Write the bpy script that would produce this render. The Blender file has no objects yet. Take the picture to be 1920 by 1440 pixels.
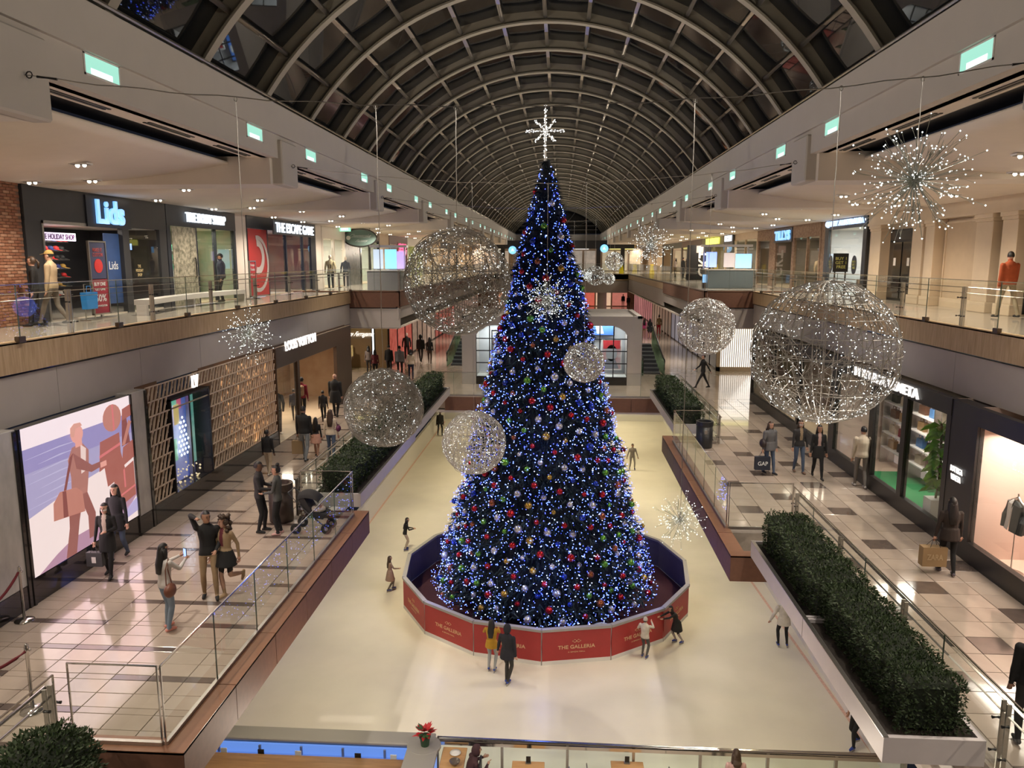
import bpy, math, random
from mathutils import Vector, Matrix
rnd = random.Random(7)
PI = math.pi
sc = bpy.context.scene
col = sc.collection

# ------------------------------------------------------------------ camera
# world: +Y runs down the mall, +X right, upper floor z = 0, middle floor z = -5, ice z = -10.2
FPX, U0, V0, EYE = 1440.0, 960.0, 720.0, 1.6
PITCH = math.atan(234 / FPX)
YAW = math.atan(93 / FPX * math.cos(PITCH))
cam = bpy.data.cameras.new('camera')
cam.sensor_width = 36.0
cam.lens = 36.0 * FPX / 1920.0
cam.clip_start, cam.clip_end = 0.1, 500
camo = bpy.data.objects.new('camera', cam)
col.objects.link(camo)
camo.location = (0, 0, EYE)
camo.rotation_euler = (PI / 2 - PITCH, 0, YAW)
sc.camera = camo

# ------------------------------------------------------------------ view, world
sc.view_settings.view_transform = 'Standard'
sc.view_settings.look = 'None'
sc.view_settings.exposure = 0.0
sc.view_settings.gamma = 1.0
sc.view_settings.use_curve_mapping = False
sc.cycles.max_bounces = 6
sc.cycles.diffuse_bounces = 4
sc.cycles.glossy_bounces = 3
sc.cycles.transmission_bounces = 4
sc.cycles.transparent_max_bounces = 32
sc.cycles.sample_clamp_indirect = 2.5
sc.cycles.adaptive_threshold = 0.02
sc.cycles.caustics_reflective = False
sc.cycles.caustics_refractive = False
w = bpy.data.worlds.new('night')
sc.world = w
w.use_nodes = True
w.node_tree.nodes['Background'].inputs[0].default_value = (0.010, 0.011, 0.016, 1)
w.node_tree.nodes['Background'].inputs[1].default_value = 1.0

# ------------------------------------------------------------------ lamps of the building
def lamp(name, kind, loc, power, color, size=0.3, aim=None, angle=None, blend=0.6, size_y=None):
    l = bpy.data.lights.new(name, kind)
    l.energy = power
    l.color = color
    if kind == 'AREA':
        l.size = size
        if size_y:
            l.shape = 'RECTANGLE'; l.size_y = size_y
    else:
        l.shadow_soft_size = size
    if kind == 'SPOT':
        l.spot_size = math.radians(angle or 100); l.spot_blend = blend
    o = bpy.data.objects.new(name, l)
    col.objects.link(o)
    o.location = loc
    if aim is not None:
        d = Vector(aim) - Vector(loc)
        o.rotation_euler = d.to_track_quat('-Z', 'Y').to_euler()
    return o

WARM, NEUT, YEL, GRN = (1, .84, .67), (1, .90, .78), (1, .87, .55), (.62, 1, .86)
BAY0, BAY = 9.75, 9.7          # the ceiling bays
XL, XR = -6.9, 5.75            # beam faces
LP = dict(l3=520, ice=640, pool=100, walk=112, vault=44, far=300, shop=1)
for k in range(-1, 11):
    y = BAY0 + BAY * k
    for xs, s in ((XL, -1), (XR, 1)):
        # downlights in the upper soffit
        for dy in (2.6, 7.2):
            lamp('downlight_lamp', 'SPOT', (xs + s * 4.4, y + dy, 3.28), LP['l3'], WARM, .06, (xs + s * 4.4, y + dy, 0), 150, .8)
        # lamps under the soffit edge that light the middle walkway
        if k < 5:
            lamp('walkway_lamp', 'SPOT', (xs + s * .9, y + 4.8, 3.9), LP['walk'] * 3.2, NEUT, .08, (xs + s * 1.6, y + 4.8, -5), 95, .9)
        # glowing recesses throw light up on to the vault
        for dy in (1.9, 4.9, 7.8):
            lamp('cove_lamp', 'SPOT', (xs - s * .12, y + dy, 4.8), LP['vault'] * 7, NEUT, .05, (-.575 - (xs + .575) * .55, y + dy, 8.4), 110, 1.0)
# unseen spots, added along the beams to light the ice
for k in range(-1, 5):
    y = BAY0 + BAY * k
    for xs, s in ((XL, -1), (XR, 1)):
        lamp('added_rink_lamp', 'SPOT', (xs - s * .3, y + 1.2, 4.2), LP['ice'] * 2.2, NEUT, .08, (xs * .6 - .2, y + 5.0, -10.2), 110, 1.0)
# warm lamps under the edge of the middle floor make pools on the ice
for y in (11, 15, 19.5, 24, 28.5, 33, 37.5):
    lamp('pool_lamp', 'SPOT', (-6.3, y, -5.75), LP['pool'] * (2.4 if y < 20 else 4.5), YEL, .1, (-5.2, y, -10.2), 125, 1.0)
    lamp('pool_lamp', 'SPOT', (5.3, y + 1, -5.75), LP['pool'] * (2.4 if y < 20 else 4.5), YEL, .1, (4.2, y + 1, -10.2), 125, 1.0)
for x in (-5, -1.5, 2, 5):
    for y in (38, 43, 49, 54):
        lamp('pool_lamp', 'SPOT', (x, y, -5.85), LP['pool'] * 4.0, YEL, .1, (x, y, -10.2), 125, 1.0)
# far end of the middle floor
for y in (50, 62, 76, 92):
    for x in (-8.2, 7.4):
        lamp('far_lamp', 'SPOT', (x, y, -1.9), LP['far'] * 1.3, NEUT, .06, (x, y, -5), 150, 1.0)
lamp('far_lamp', 'POINT', (-.5, 95, 2.6), 500, WARM, .08)
lamp('far_lamp', 'SPOT', (-12.5, 42, -1.9), 420, WARM, .06, (-12.5, 43, -5), 150, 1.0)
lamp('far_lamp', 'SPOT', (11.3, 42, -1.9), 260, NEUT, .06, (11.3, 42, -5), 150, 1.0)
# restaurant beside the rink
lamp('bar_lamp', 'POINT', (-4, 12.6, -6.8), 160, WARM, .08)
lamp('bar_lamp', 'POINT', (2.5, 12.6, -6.8), 160, WARM, .08)

# ------------------------------------------------------------------ photograph pixel -> place on a known plane of the room
_q = camo.rotation_euler.to_matrix()
def ray(u, v):
    return _q @ Vector(((u - U0) / FPX, -(v - V0) / FPX, -1))
def onZ(u, v, z):
    d = ray(u, v); return Vector((0, 0, EYE)) + d * ((z - EYE) / d.z)
def onX(u, v, x):
    d = ray(u, v); return Vector((0, 0, EYE)) + d * (x / d.x)
def onY(u, v, y):
    d = ray(u, v); return Vector((0, 0, EYE)) + d * (y / d.y)

# ------------------------------------------------------------------ materials
MATS = {}
def _n(t, typ, **kw):
    n = t.nodes.new(typ)
    for k, v in kw.items():
        setattr(n, k, v)
    return n
def mat(name, color, rough=.5, metal=0.0, emit=None, power=0.0, var=0.0, scale=6.0, bump=0.0, bscale=40.0, stretch=None,
        spec=.5, coat=0.0, sample=False, color2=None, alpha=None):
    if name in MATS:
        return MATS[name]
    m = bpy.data.materials.new(name)
    MATS[name] = m
    m.use_nodes = True
    t = m.node_tree
    b = t.nodes['Principled BSDF']
    b.inputs['Roughness'].default_value = rough
    b.inputs['Metallic'].default_value = metal
    b.inputs['Specular IOR Level'].default_value = spec
    b.inputs['Coat Weight'].default_value = coat
    c = (*color, 1)
    b.inputs['Base Color'].default_value = c
    if var or color2 or bump:
        tc = _n(t, 'ShaderNodeTexCoord')
        mp = _n(t, 'ShaderNodeMapping')
        if stretch:
            mp.inputs['Scale'].default_value = stretch
        t.links.new(tc.outputs['Object'], mp.inputs[0])
    if var or color2:
        nz = _n(t, 'ShaderNodeTexNoise')
        nz.inputs['Scale'].default_value = scale
        nz.inputs['Detail'].default_value = 5
        t.links.new(mp.outputs[0], nz.inputs[0])
        cr = _n(t, 'ShaderNodeValToRGB')
        cr.color_ramp.elements[0].position = .3
        cr.color_ramp.elements[1].position = .7
        c2 = color2 if color2 else tuple(min(1, x * (1 + var)) for x in color)
        c1 = color if color2 else tuple(x * (1 - var) for x in color)
        cr.color_ramp.elements[0].color = (*c1, 1)
        cr.color_ramp.elements[1].color = (*c2, 1)
        t.links.new(nz.outputs[0], cr.inputs[0])
        t.links.new(cr.outputs[0], b.inputs['Base Color'])
    if bump:
        n2 = _n(t, 'ShaderNodeTexNoise')
        n2.inputs['Scale'].default_value = bscale
        n2.inputs['Detail'].default_value = 4
        t.links.new(mp.outputs[0], n2.inputs[0])
        bp = _n(t, 'ShaderNodeBump')
        bp.inputs['Strength'].default_value = bump
        bp.inputs['Distance'].default_value = .02
        t.links.new(n2.outputs[0], bp.inputs['Height'])
        t.links.new(bp.outputs[0], b.inputs['Normal'])
    if emit:
        b.inputs['Emission Color'].default_value = (*emit, 1)
        b.inputs['Emission Strength'].default_value = power
        if not sample:
            try: m.cycles.emission_sampling = 'NONE'
            except Exception: pass
    return m
def glass(name, tint, ior=1.45, rough=.015, gl=(1, 1, 1)):
    if name in MATS:
        return MATS[name]
    m = bpy.data.materials.new(name); MATS[name] = m
    m.use_nodes = True
    t = m.node_tree
    t.nodes.clear()
    o = _n(t, 'ShaderNodeOutputMaterial'); mx = _n(t, 'ShaderNodeMixShader')
    tr = _n(t, 'ShaderNodeBsdfTransparent'); gg = _n(t, 'ShaderNodeBsdfGlossy'); fr = _n(t, 'ShaderNodeFresnel')
    tr.inputs[0].default_value = (*tint, 1)
    gg.inputs[0].default_value = (*gl, 1); gg.inputs['Roughness'].default_value = rough
    fr.inputs[0].default_value = ior
    ge = _n(t, 'ShaderNodeNewGeometry'); sub = _n(t, 'ShaderNodeMath', operation='SUBTRACT'); mul = _n(t, 'ShaderNodeMath', operation='MULTIPLY')
    sub.inputs[0].default_value = 1.0
    t.links.new(ge.outputs['Backfacing'], sub.inputs[1]); t.links.new(fr.outputs[0], mul.inputs[0]); t.links.new(sub.outputs[0], mul.inputs[1])
    t.links.new(mul.outputs[0], mx.inputs[0]); t.links.new(tr.outputs[0], mx.inputs[1]); t.links.new(gg.outputs[0], mx.inputs[2])
    t.links.new(mx.outputs[0], o.inputs[0])
    return m

# ------------------------------------------------------------------ mesh builder
def frame_of(d):
    d = Vector(d).normalized()
    a = Vector((0, 0, 1)) if abs(d.z) < .95 else Vector((1, 0, 0))
    x = d.cross(a).normalized()
    return x, x.cross(d).normalized(), d
class MB:
    def __init__(s):
        s.v, s.f, s.m = [], [], []
    def add(s, vs, fs, mi=0):
        k = len(s.v)
        s.v.extend([tuple(p) for p in vs])
        s.f.extend([tuple(i + k for i in f) for f in fs])
        s.m.extend([mi] * len(fs))
        return s
    def box(s, x0, x1, y0, y1, z0, z1, mi=0):
        return s.add([(x0, y0, z0), (x1, y0, z0), (x1, y1, z0), (x0, y1, z0), (x0, y0, z1), (x1, y0, z1), (x1, y1, z1), (x0, y1, z1)],
                     [(0, 3, 2, 1), (4, 5, 6, 7), (0, 1, 5, 4), (1, 2, 6, 5), (2, 3, 7, 6), (3, 0, 4, 7)], mi)
    def cbox(s, c, d, mi=0, rz=0):
        x, y, z = (q / 2 for q in d)
        ca, sa = math.cos(rz), math.sin(rz)
        vs = []
        for dz in (-z, z):
            for dx, dy in ((-x, -y), (x, -y), (x, y), (-x, y)):
                vs.append((c[0] + dx * ca - dy * sa, c[1] + dx * sa + dy * ca, c[2] + dz))
        return s.add(vs, [(0, 3, 2, 1), (4, 5, 6, 7), (0, 1, 5, 4), (1, 2, 6, 5), (2, 3, 7, 6), (3, 0, 4, 7)], mi)
    def bevbox(s, x0, x1, y0, y1, z0, z1, b=.02, mi=0):
        vs, fs = [], []
        zs = ((z0, b), (z0 + b, 0), (z1 - b, 0), (z1, b))
        for z, i in zs:
            e = i
            vs += [(x0 + b, y0 + e, z), (x1 - b, y0 + e, z), (x1 - e, y0 + b, z), (x1 - e, y1 - b, z), (x1 - b, y1 - e, z), (x0 + b, y1 - e, z), (x0 + e, y1 - b, z), (x0 + e, y0 + b, z)]
        fs.append(tuple(range(7, -1, -1))); fs.append(tuple(range(24, 32)))
        for r in range(3):
            for i in range(8):
                j = (i + 1) % 8
                fs.append((r * 8 + i, r * 8 + j, r * 8 + 8 + j, r * 8 + 8 + i))
        return s.add(vs, fs, mi)
    def tube(s, pts, r, n=6, mi=0, caps=True, closed=False):
        pts = [Vector(p) for p in pts]
        rs = r if isinstance(r, (list, tuple)) else [r] * len(pts)
        vs, fs = [], []
        N = len(pts)
        px = None
        for i, p in enumerate(pts):
            a = pts[(i - 1) % N] if (closed or i > 0) else p
            b = pts[(i + 1) % N] if (closed or i < N - 1) else p
            d = b - a
            if d.length < 1e-9: d = Vector((0, 0, 1))
            d.normalize()
            if px is None:
                x, y, _ = frame_of(d)
            else:
                x = px - d * px.dot(d)
                if x.length < 1e-6: x, y, _ = frame_of(d)
                x.normalize(); y = d.cross(x)
            px = x
            for k in range(n):
                t = 2 * PI * k / n
                vs.append(p + (x * math.cos(t) + y * math.sin(t)) * rs[i])
        for i in range(N if closed else N - 1):
            for k in range(n):
                k2 = (k + 1) % n; j = (i + 1) % N
                fs.append((i * n + k, i * n + k2, j * n + k2, j * n + k))
        if caps and not closed:
            fs.append(tuple(range(n - 1, -1, -1))); fs.append(tuple(range((N - 1) * n, N * n)))
        return s.add(vs, fs, mi)
    def lathe(s, prof, c=(0, 0, 0), n=16, mi=0, axis='z'):
        vs, fs = [], []
        for (r, z) in prof:
            for k in range(n):
                t = 2 * PI * k / n
                p = (r * math.cos(t), r * math.sin(t), z)
                if axis == 'x': p = (z, r * math.cos(t), r * math.sin(t))
                if axis == 'y': p = (r * math.cos(t), z, r * math.sin(t))
                vs.append((c[0] + p[0], c[1] + p[1], c[2] + p[2]))
        for i in range(len(prof) - 1):
            for k in range(n):
                k2 = (k + 1) % n
                fs.append((i * n + k, i * n + k2, (i + 1) * n + k2, (i + 1) * n + k))
        if prof[0][0] > 1e-5: fs.append(tuple(range(n - 1, -1, -1)))
        if prof[-1][0] > 1e-5: fs.append(tuple(range((len(prof) - 1) * n, len(prof) * n)))
        return s.add(vs, fs, mi)
    def prism(s, poly, h0, h1, axis='z', mi=0):
        """poly in the two remaining axes (x,y | y,z | x,z), extruded along axis"""
        n = len(poly); vs = []
        for h in (h0, h1):
            for a, b in poly:
                vs.append((a, b, h) if axis == 'z' else (h, a, b) if axis == 'x' else (a, h, b))
        fs = [tuple(range(n - 1, -1, -1)), tuple(range(n, 2 * n))]
        for i in range(n):
            j = (i + 1) % n
            fs.append((i, j, n + j, n + i))
        return s.add(vs, fs, mi)
    def ico(s, c, r, mi=0, sx=1, sy=1, sz=1):
        t = (1 + 5 ** .5) / 2
        base = [(-1, t, 0), (1, t, 0), (-1, -t, 0), (1, -t, 0), (0, -1, t), (0, 1, t), (0, -1, -t), (0, 1, -t), (t, 0, -1), (t, 0, 1), (-t, 0, -1), (-t, 0, 1)]
        k = r / math.sqrt(1 + t * t)
        fs = [(0, 11, 5), (0, 5, 1), (0, 1, 7), (0, 7, 10), (0, 10, 11), (1, 5, 9), (5, 11, 4), (11, 10, 2), (10, 7, 6), (7, 1, 8), (3, 9, 4), (3, 4, 2), (3, 2, 6), (3, 6, 8), (3, 8, 9), (4, 9, 5), (2, 4, 11), (6, 2, 10), (8, 6, 7), (9, 8, 1)]
        return s.add([(c[0] + a * k * sx, c[1] + b * k * sy, c[2] + d * k * sz) for a, b, d in base], fs, mi)
    def octa(s, c, r, mi=0):
        x, y, z = c
        return s.add([(x + r, y, z), (x, y + r, z), (x - r, y, z), (x, y - r, z), (x, y, z + r), (x, y, z - r)],
                     [(0, 1, 4), (1, 2, 4), (2, 3, 4), (3, 0, 4), (1, 0, 5), (2, 1, 5), (3, 2, 5), (0, 3, 5)], mi)
    def sphere(s, c, r, nu=14, nv=8, mi=0, sx=1, sy=1, sz=1):
        prof = [(r * math.sin(PI * i / nv), -r * math.cos(PI * i / nv)) for i in range(nv + 1)]
        vs, fs = [], []
        for (q, z) in prof:
            for k in range(nu):
                t = 2 * PI * k / nu
                vs.append((c[0] + q * math.cos(t) * sx, c[1] + q * math.sin(t) * sy, c[2] + z * sz))
        for i in range(nv):
            for k in range(nu):
                k2 = (k + 1) % nu
                fs.append((i * nu + k, i * nu + k2, (i + 1) * nu + k2, (i + 1) * nu + k))
        return s.add(vs, fs, mi)
    def mesh(s, name, mats, smooth=False, off=(0, 0, 0)):
        me = bpy.data.meshes.new(name)
        ox, oy, oz = off
        me.from_pydata([(a - ox, b - oy, c - oz) for a, b, c in s.v] if any(off) else s.v, [], s.f)
        for m in (mats if isinstance(mats, (list, tuple)) else [mats]):
            me.materials.append(m)
        if any(s.m):
            me.polygons.foreach_set('material_index', s.m)
        if smooth:
            me.polygons.foreach_set('use_smooth', [True] * len(me.polygons))
        me.update()
        return me
def wloc(o):
    v = Vector((0, 0, 0))
    while o is not None:
        v += o.location; o = o.parent
    return v
def link(o, parent=None):
    col.objects.link(o)
    if parent is not None: o.parent = parent
    return o
def put(name, mb, mats, parent=None, smooth=False, kind=None, label=None, loc=None):
    """vertices in world space; the object's origin goes to loc (or the parent's origin)"""
    base = Vector(loc) if loc is not None else (wloc(parent) if parent is not None else Vector((0, 0, 0)))
    o = bpy.data.objects.new(name, mb.mesh(name, mats, smooth, tuple(base)))
    link(o, parent)
    o.location = base - (wloc(parent) if parent is not None else Vector((0, 0, 0)))
    if kind: o['kind'] = kind
    if label: o['label'] = label
    return o
def inst(name, me, loc, parent=None, rz=0, scale=None):
    o = bpy.data.objects.new(name, me)
    link(o, parent)
    o.location = Vector(loc) - (wloc(parent) if parent is not None else Vector((0, 0, 0)))
    if rz: o.rotation_euler.z = rz
    if scale: o.scale = scale
    return o
def tag(o, label, cat, group=None):
    o['label'] = label; o['category'] = cat
    if group: o['group'] = group
    return o
def thing(name, label, cat, loc=(0, 0, 0), group=None):
    o = bpy.data.objects.new(name, None)
    o.empty_display_size = .1
    col.objects.link(o)
    o.location = loc
    return tag(o, label, cat, group)
def one(name, mb, mats, label, cat, group=None, smooth=False, loc=None):
    return tag(put(name, mb, mats, None, smooth, None, None, loc), label, cat, group)
def struct(name, mb, mats, parent=None, smooth=False, loc=None):
    return put(name, mb, mats, parent, smooth, 'structure' if parent is None else None, None, loc)
def group_struct(name, loc=(0, 0, 0)):
    o = bpy.data.objects.new(name, None); col.objects.link(o); o.location = loc; o['kind'] = 'structure'
    return o
def copy_tree(o, parent=None):
    c = o.copy(); link(c, parent)
    for ch in o.children: copy_tree(ch, c)
    return c
_txt = {}
def text_mesh(s, size=1.0, ext=.02, bold=0.0, space=1.0):
    key = (s, size, ext, bold, space)
    if key in _txt: return _txt[key]
    cu = bpy.data.curves.new('lettering', 'FONT')
    cu.body = s; cu.size = size; cu.extrude = ext; cu.offset = bold; cu.space_character = space
    cu.align_x = 'CENTER'; cu.align_y = 'CENTER'; cu.resolution_u = 3
    o = bpy.data.objects.new('lettering', cu)
    me = bpy.data.meshes.new_from_object(o)
    bpy.data.objects.remove(o); bpy.data.curves.remove(cu)
    _txt[key] = me
    return me
FACE = {'+x': ((0, 1, 0), (0, 0, 1), (1, 0, 0)), '-x': ((0, -1, 0), (0, 0, 1), (-1, 0, 0)), '-y': ((1, 0, 0), (0, 0, 1), (0, -1, 0))}
def text(name, s, loc, width, face, m, parent=None, height=None, ext=.02, bold=0.0, right=None, italic=0.0):
    """lettering fitted to width (and height) with its centre at loc"""
    me = text_mesh(s, 1.0, 1.0, bold).copy()
    xs = [v.co.x for v in me.vertices]; ys = [v.co.y for v in me.vertices]
    w, h = max(xs) - min(xs), max(ys) - min(ys)
    cx, cy = (max(xs) + min(xs)) / 2, (max(ys) + min(ys)) / 2
    kx = width / w; ky = (height / h) if height else kx
    r, u, n = (Vector(q) for q in FACE[face]) if right is None else (Vector(right), Vector((0, 0, 1)), Vector(right).cross(Vector((0, 0, 1))))
    for v in me.vertices:
        a, b, c = (v.co.x - cx) * kx + italic * (v.co.y - cy), (v.co.y - cy) * ky, (v.co.z) * ext
        v.co = r * a + u * b + n * c
    me.materials.clear(); me.materials.append(m)
    return inst(name, me, loc, parent)
# ------------------------------------------------------------------ shared materials
M = dict(
    ice=mat('ice', (.74, .695, .61), .30, var=.035, scale=1.2, bump=.04, bscale=3, spec=.4),
    tile=mat('floor_tile', (.42, .345, .285), .10, var=.05, scale=3, spec=.55, coat=.3),
    tile2=mat('floor_tile_pale', (.46, .38, .315), .10, var=.05, scale=3, spec=.55, coat=.3),
    tiled=mat('floor_tile_dark', (.12, .092, .078), .12, var=.1, scale=5, coat=.3),
    grout=mat('grout', (.30, .26, .22), .7, var=.1, scale=8),
    l3floor=mat('upper_floor_stone', (.58, .53, .46), .14, var=.06, scale=2.5, coat=.2),
    plaster=mat('white_plaster', (.80, .74, .67), .75, var=.02, scale=2),
    plaster2=mat('soffit_plaster', (.88, .79, .68), .8, var=.02, scale=2),
    beam=mat('beam_plaster', (.56, .52, .47), .7, var=.02, scale=2),
    grey=mat('grey_panel', (.43, .39, .36), .55, var=.03, scale=2),
    wood=mat('ribbed_oak', (.40, .28, .15), .45, color2=(.56, .41, .25), scale=5, stretch=(4, 4, .35), bump=.1, bscale=16),
    brown=mat('brown_panel', (.145, .066, .040), .62, var=.10, scale=9, bump=.04, bscale=70),
    coping=mat('coping_brown', (.25, .115, .062), .38, var=.08, scale=9),
    rib=mat('rib_paint', (.36, .33, .26), .5, var=.03, scale=3),
    tubes=mat('steel_tube', (.55, .51, .44), .28, .85),
    nightglass=mat('night_glass', (.012, .013, .014), .02, 0, spec=.9, var=.05, scale=1),
    gutter=mat('gutter_black', (.02, .02, .02), .5),
    chrome=mat('chrome', (.72, .70, .67), .16, 1.0),
    steel=mat('brushed_steel', (.50, .48, .45), .32, .95, var=.06, scale=30),
    black=mat('black_paint', (.012, .012, .013), .4),
    black2=mat('black_gloss', (.02, .018, .017), .10, coat=.5),
    dark=mat('dark_panel', (.035, .037, .042), .45, var=.05, scale=4),
    white=mat('white_paint', (.80, .78, .75), .5),
    planter=mat('planter_white', (.60, .55, .55), .45, var=.03, scale=4),
    soil=mat('soil', (.03, .022, .016), .9, var=.3, scale=30),
    marble=mat('grey_marble', (.40, .385, .37), .18, color2=(.58, .555, .53), scale=3.2, stretch=(1, 1, .45), coat=.3),
    tan=mat('tan_stone', (.60, .48, .34), .5, var=.04, scale=3),
    cream=mat('cream_stone', (.72, .60, .45), .35, var=.04, scale=2),
    bronze=mat('bronze_wall', (.25, .165, .085), .4, .3, var=.06, scale=3),
)
PANE = glass('clear_glass', (.955, .975, .96))
GPANE = glass('green_glass', (.92, .965, .935))
def glow(name, c, p, sample=False):
    return mat(name, (.8, .8, .8), .6, emit=c, power=p, sample=sample)

# ================================================================== ground level: the rink
struct('floor_ice', MB().box(-8.6, 7.6, 15.95, 56, -10.45, -10.2), M['ice'])
struct('floor_restaurant', MB().box(-12, 11, 4, 15.95, -10.45, -10.21), mat('restaurant_floor', (.42, .36, .30), .3, var=.1, scale=3))
struct('wall_rink_end', MB().box(-12, 11, 56, 56.2, -10.2, -5.6), M['plaster'])
struct('trim_1', MB().box(-8.6, 7.6, 55.9, 56, -10.2, -9.3).box(-8.6, 7.6, 55.86, 56, -9.3, -9.24), M['white'])
for nm, x0, x1 in (('wall_rink_left', -8.75, -8.6), ('wall_rink_right', 7.6, 7.75)):
    struct(nm, MB().box(x0, x1, 15.95, 56, -10.2, -9.15), M['white'])
for nm, x0, x1 in (('wall_under_left', -12.2, -12), ('wall_under_right', 11, 11.2)):
    struct(nm, MB().box(x0, x1, 4, 56, -10.2, -5.6), M['tan'])
# painted line along both long sides of the ice
linem = mat('ice_line_red', (.70, .46, .38), .5, var=.15, scale=14)
for (a, b) in (((1405, 1085), (1608, 1372)), ((818, 812), (696, 976))):
    p, q = onZ(*a, -10.196), onZ(*b, -10.196)
    d = (q - p).normalized(); p = p - d * 14; q = q + d * 6
    p = p if p.y < 55 else p + d * (55 - p.y) / d.y
    n = Vector((-d.y, d.x, 0)) * .045
    struct('trim_2', MB().add([p - n, p + n, q + n, q - n], [(3, 2, 1, 0)]), linem)

# ================================================================== middle level, z = -5
Z2 = -5.0
def slab(name, poly, z0, z1, m):
    return struct(name, MB().prism(poly, z0, z1), m)
fl = struct('floor_left', MB().box(-10.3, -6.75, 4, 36.6, -5.6, Z2 - .02).box(-6.75, -5.35, 9.2, 18.75, -5.6, Z2 - .02), [M['grout']])
fr = struct('floor_right', MB().box(5.7, 9.3, 4, 36.6, -5.6, Z2 - .02).box(4.15, 5.7, 18.3, 27.5, -5.6, Z2 - .02), [M['grout']])
ff = struct('floor_far', MB().box(-17, 14, 36.6, 120, -5.6, Z2), mat('far_floor_stone', (.44, .36, .29), .13, var=.06, scale=1.4, coat=.3))
# tiles: pairs of tile rows divided by a narrow strip row, dark in places
def tile_mesh(name, sx, sy, m):
    g = .006
    return MB().bevbox(g, sx - g, g, sy - g, -.03, 0, .004).mesh(name, m)
TX = .6
tm = [tile_mesh('floor_tile', TX, .37, M['tile']), tile_mesh('floor_tile', TX, .37, M['tile2'])]
sm_ = [tile_mesh('floor_tile', TX, .16, M['tile']), tile_mesh('floor_tile', TX, .16, M['tiled'])]
def lay(parent, xfun, x0, y0, rows, nearmax, pattern, strips):
    spots = []
    y = y0; r = 0
    for rr in range(rows):
        kind = rr % 3 if strips else 1
        dy = .16 if kind == 0 else (.37 if strips else .6)
        a, b = xfun(y + .05)
        i0, i1 = int(math.ceil((a - x0) / TX - .02)), int(math.floor((b - x0) / TX + .02))
        for i in range(i0, i1):
            spots.append((x0 + i * TX, y, kind, pattern(i, rr)))
        y += dy
    far = MB()
    for k, (x, yy, kind, dk) in enumerate(spots):
        me = (sm_[dk] if kind == 0 else (tm[rnd.random() < .4] if not dk else dm[0])) if strips else (dm[1] if dk else bm[rnd.random() < .4])
        if k < nearmax:
            inst('tile', me, (x, yy, Z2 - .004 + .002 * rnd.random()), parent)
        else:
            dy = .16 if kind == 0 else (.37 if strips else .6)
            far.box(x + .006, x + TX - .006, yy + .006, yy + dy - .006, Z2 - .02, Z2, 1 if dk else 0)
    put('tile', far, [M['tile'], M['tiled']], parent, kind='stuff')
dm = [tile_mesh('floor_tile', TX, .37, M['tiled']), tile_mesh('floor_tile', TX, .6, M['tiled'])]
bm = [tile_mesh('floor_tile', TX, .6, M['tile']), tile_mesh('floor_tile', TX, .6, M['tile2'])]
lay(fl, lambda y: (-10.1, -5.3 if 9.2 < y < 18.6 else -6.7), -10.1, 8.2 - .02, 96, 300,
    lambda i, r: (r % 3 == 0) and (((i + (r // 3) * 3) % 7) < 4), True)
lay(fr, lambda y: (5.76, 9.0) if not 18.3 < y < 27.5 else (4.2, 9.0), 4.2 - .0, 8.4, 47, 300,
    lambda i, r: (r % 4 == 1 and i % 4 == 3) or (r % 4 == 3 and i % 4 == 1), False)

# edges of the middle floor: brown boxes with a broad coping at the bays that jut out over the ice
def panel_run(parent, axis, a0, a1, fix, fixd, z0, z1, step, m, gap=.008, name='panel'):
    n = max(1, round((a1 - a0) / step)); d = (a1 - a0) / n
    me = None
    for i in range(n):
        q0, q1 = a0 + i * d + gap, a0 + (i + 1) * d - gap
        lo, hi = min(fix, fix + fixd), max(fix, fix + fixd)
        mb = MB().box(lo, hi, q0, q1, z0, z1) if axis == 'y' else MB().box(q0, q1, lo, hi, z0, z1)
        put(name, mb, m, parent, loc=((lo + hi) / 2, (q0 + q1) / 2, z0) if axis == 'y' else ((q0 + q1) / 2, (lo + hi) / 2, z0))
def deck_edge(name, x_in, x_out, y0, y1):
    s = 1 if x_out > x_in else -1
    root = group_struct(name, (x_out, y0, -5.5))
    put('core', MB().box(min(x_in, x_out - s * .03), max(x_in, x_out - s * .03), y0 + .03, y1 - .03, -5.5, -4.97), M['gutter'], root)
    panel_run(root, 'y', y0, y1, x_out, -s * .03, -5.52, -4.93, 1.55, M['brown'])
    panel_run(root, 'y', y0, y1, x_in, x_out - x_in, -4.96, -4.92, 1.55, M['coping'])
    panel_run(root, 'x', min(x_in, x_out) - (1.5 if s > 0 else 0), max(x_in, x_out) + (1.5 if s < 0 else 0), y0, .03, -5.52, -4.93, 1.5, M['brown'])
    panel_run(root, 'x', min(x_in, x_out) - (1.5 if s > 0 else 0), max(x_in, x_out) + (1.5 if s < 0 else 0), y0, .32, -4.96, -4.922, 1.5, M['coping'])
    panel_run(root, 'x', min(x_in, x_out) - (1.5 if s > 0 else 0), max(x_in, x_out) + (1.5 if s < 0 else 0), y1 - .03, .03, -5.52, -4.93, 1.5, M['brown'])
deck_edge('trim_3', -5.36, -4.98, 9.05, 19.1)
deck_edge('trim_4', 4.18, 3.83, 16.55, 28.4)
e = group_struct('trim_5', (-.5, 36.5, -5.65))
panel_run(e, 'x', -5.6, 4.9, 36.45, .06, -5.66, -5.0, 1.5, M['brown'])
# soffit below the middle floor
struct('ceiling_rink_left', MB().box(-12, -6.3, 4, 36.5, -5.72, -5.61).box(-12, -6.6, 36.5, 56, -5.72, -5.61), M['plaster'])
struct('ceiling_rink_right', MB().box(5.25, 11, 4, 36.5, -5.72, -5.61), M['plaster'])
struct('ceiling_rink_far', MB().box(-12, 11, 36.5, 56.2, -5.78, -5.66), M['plaster'])

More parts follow.
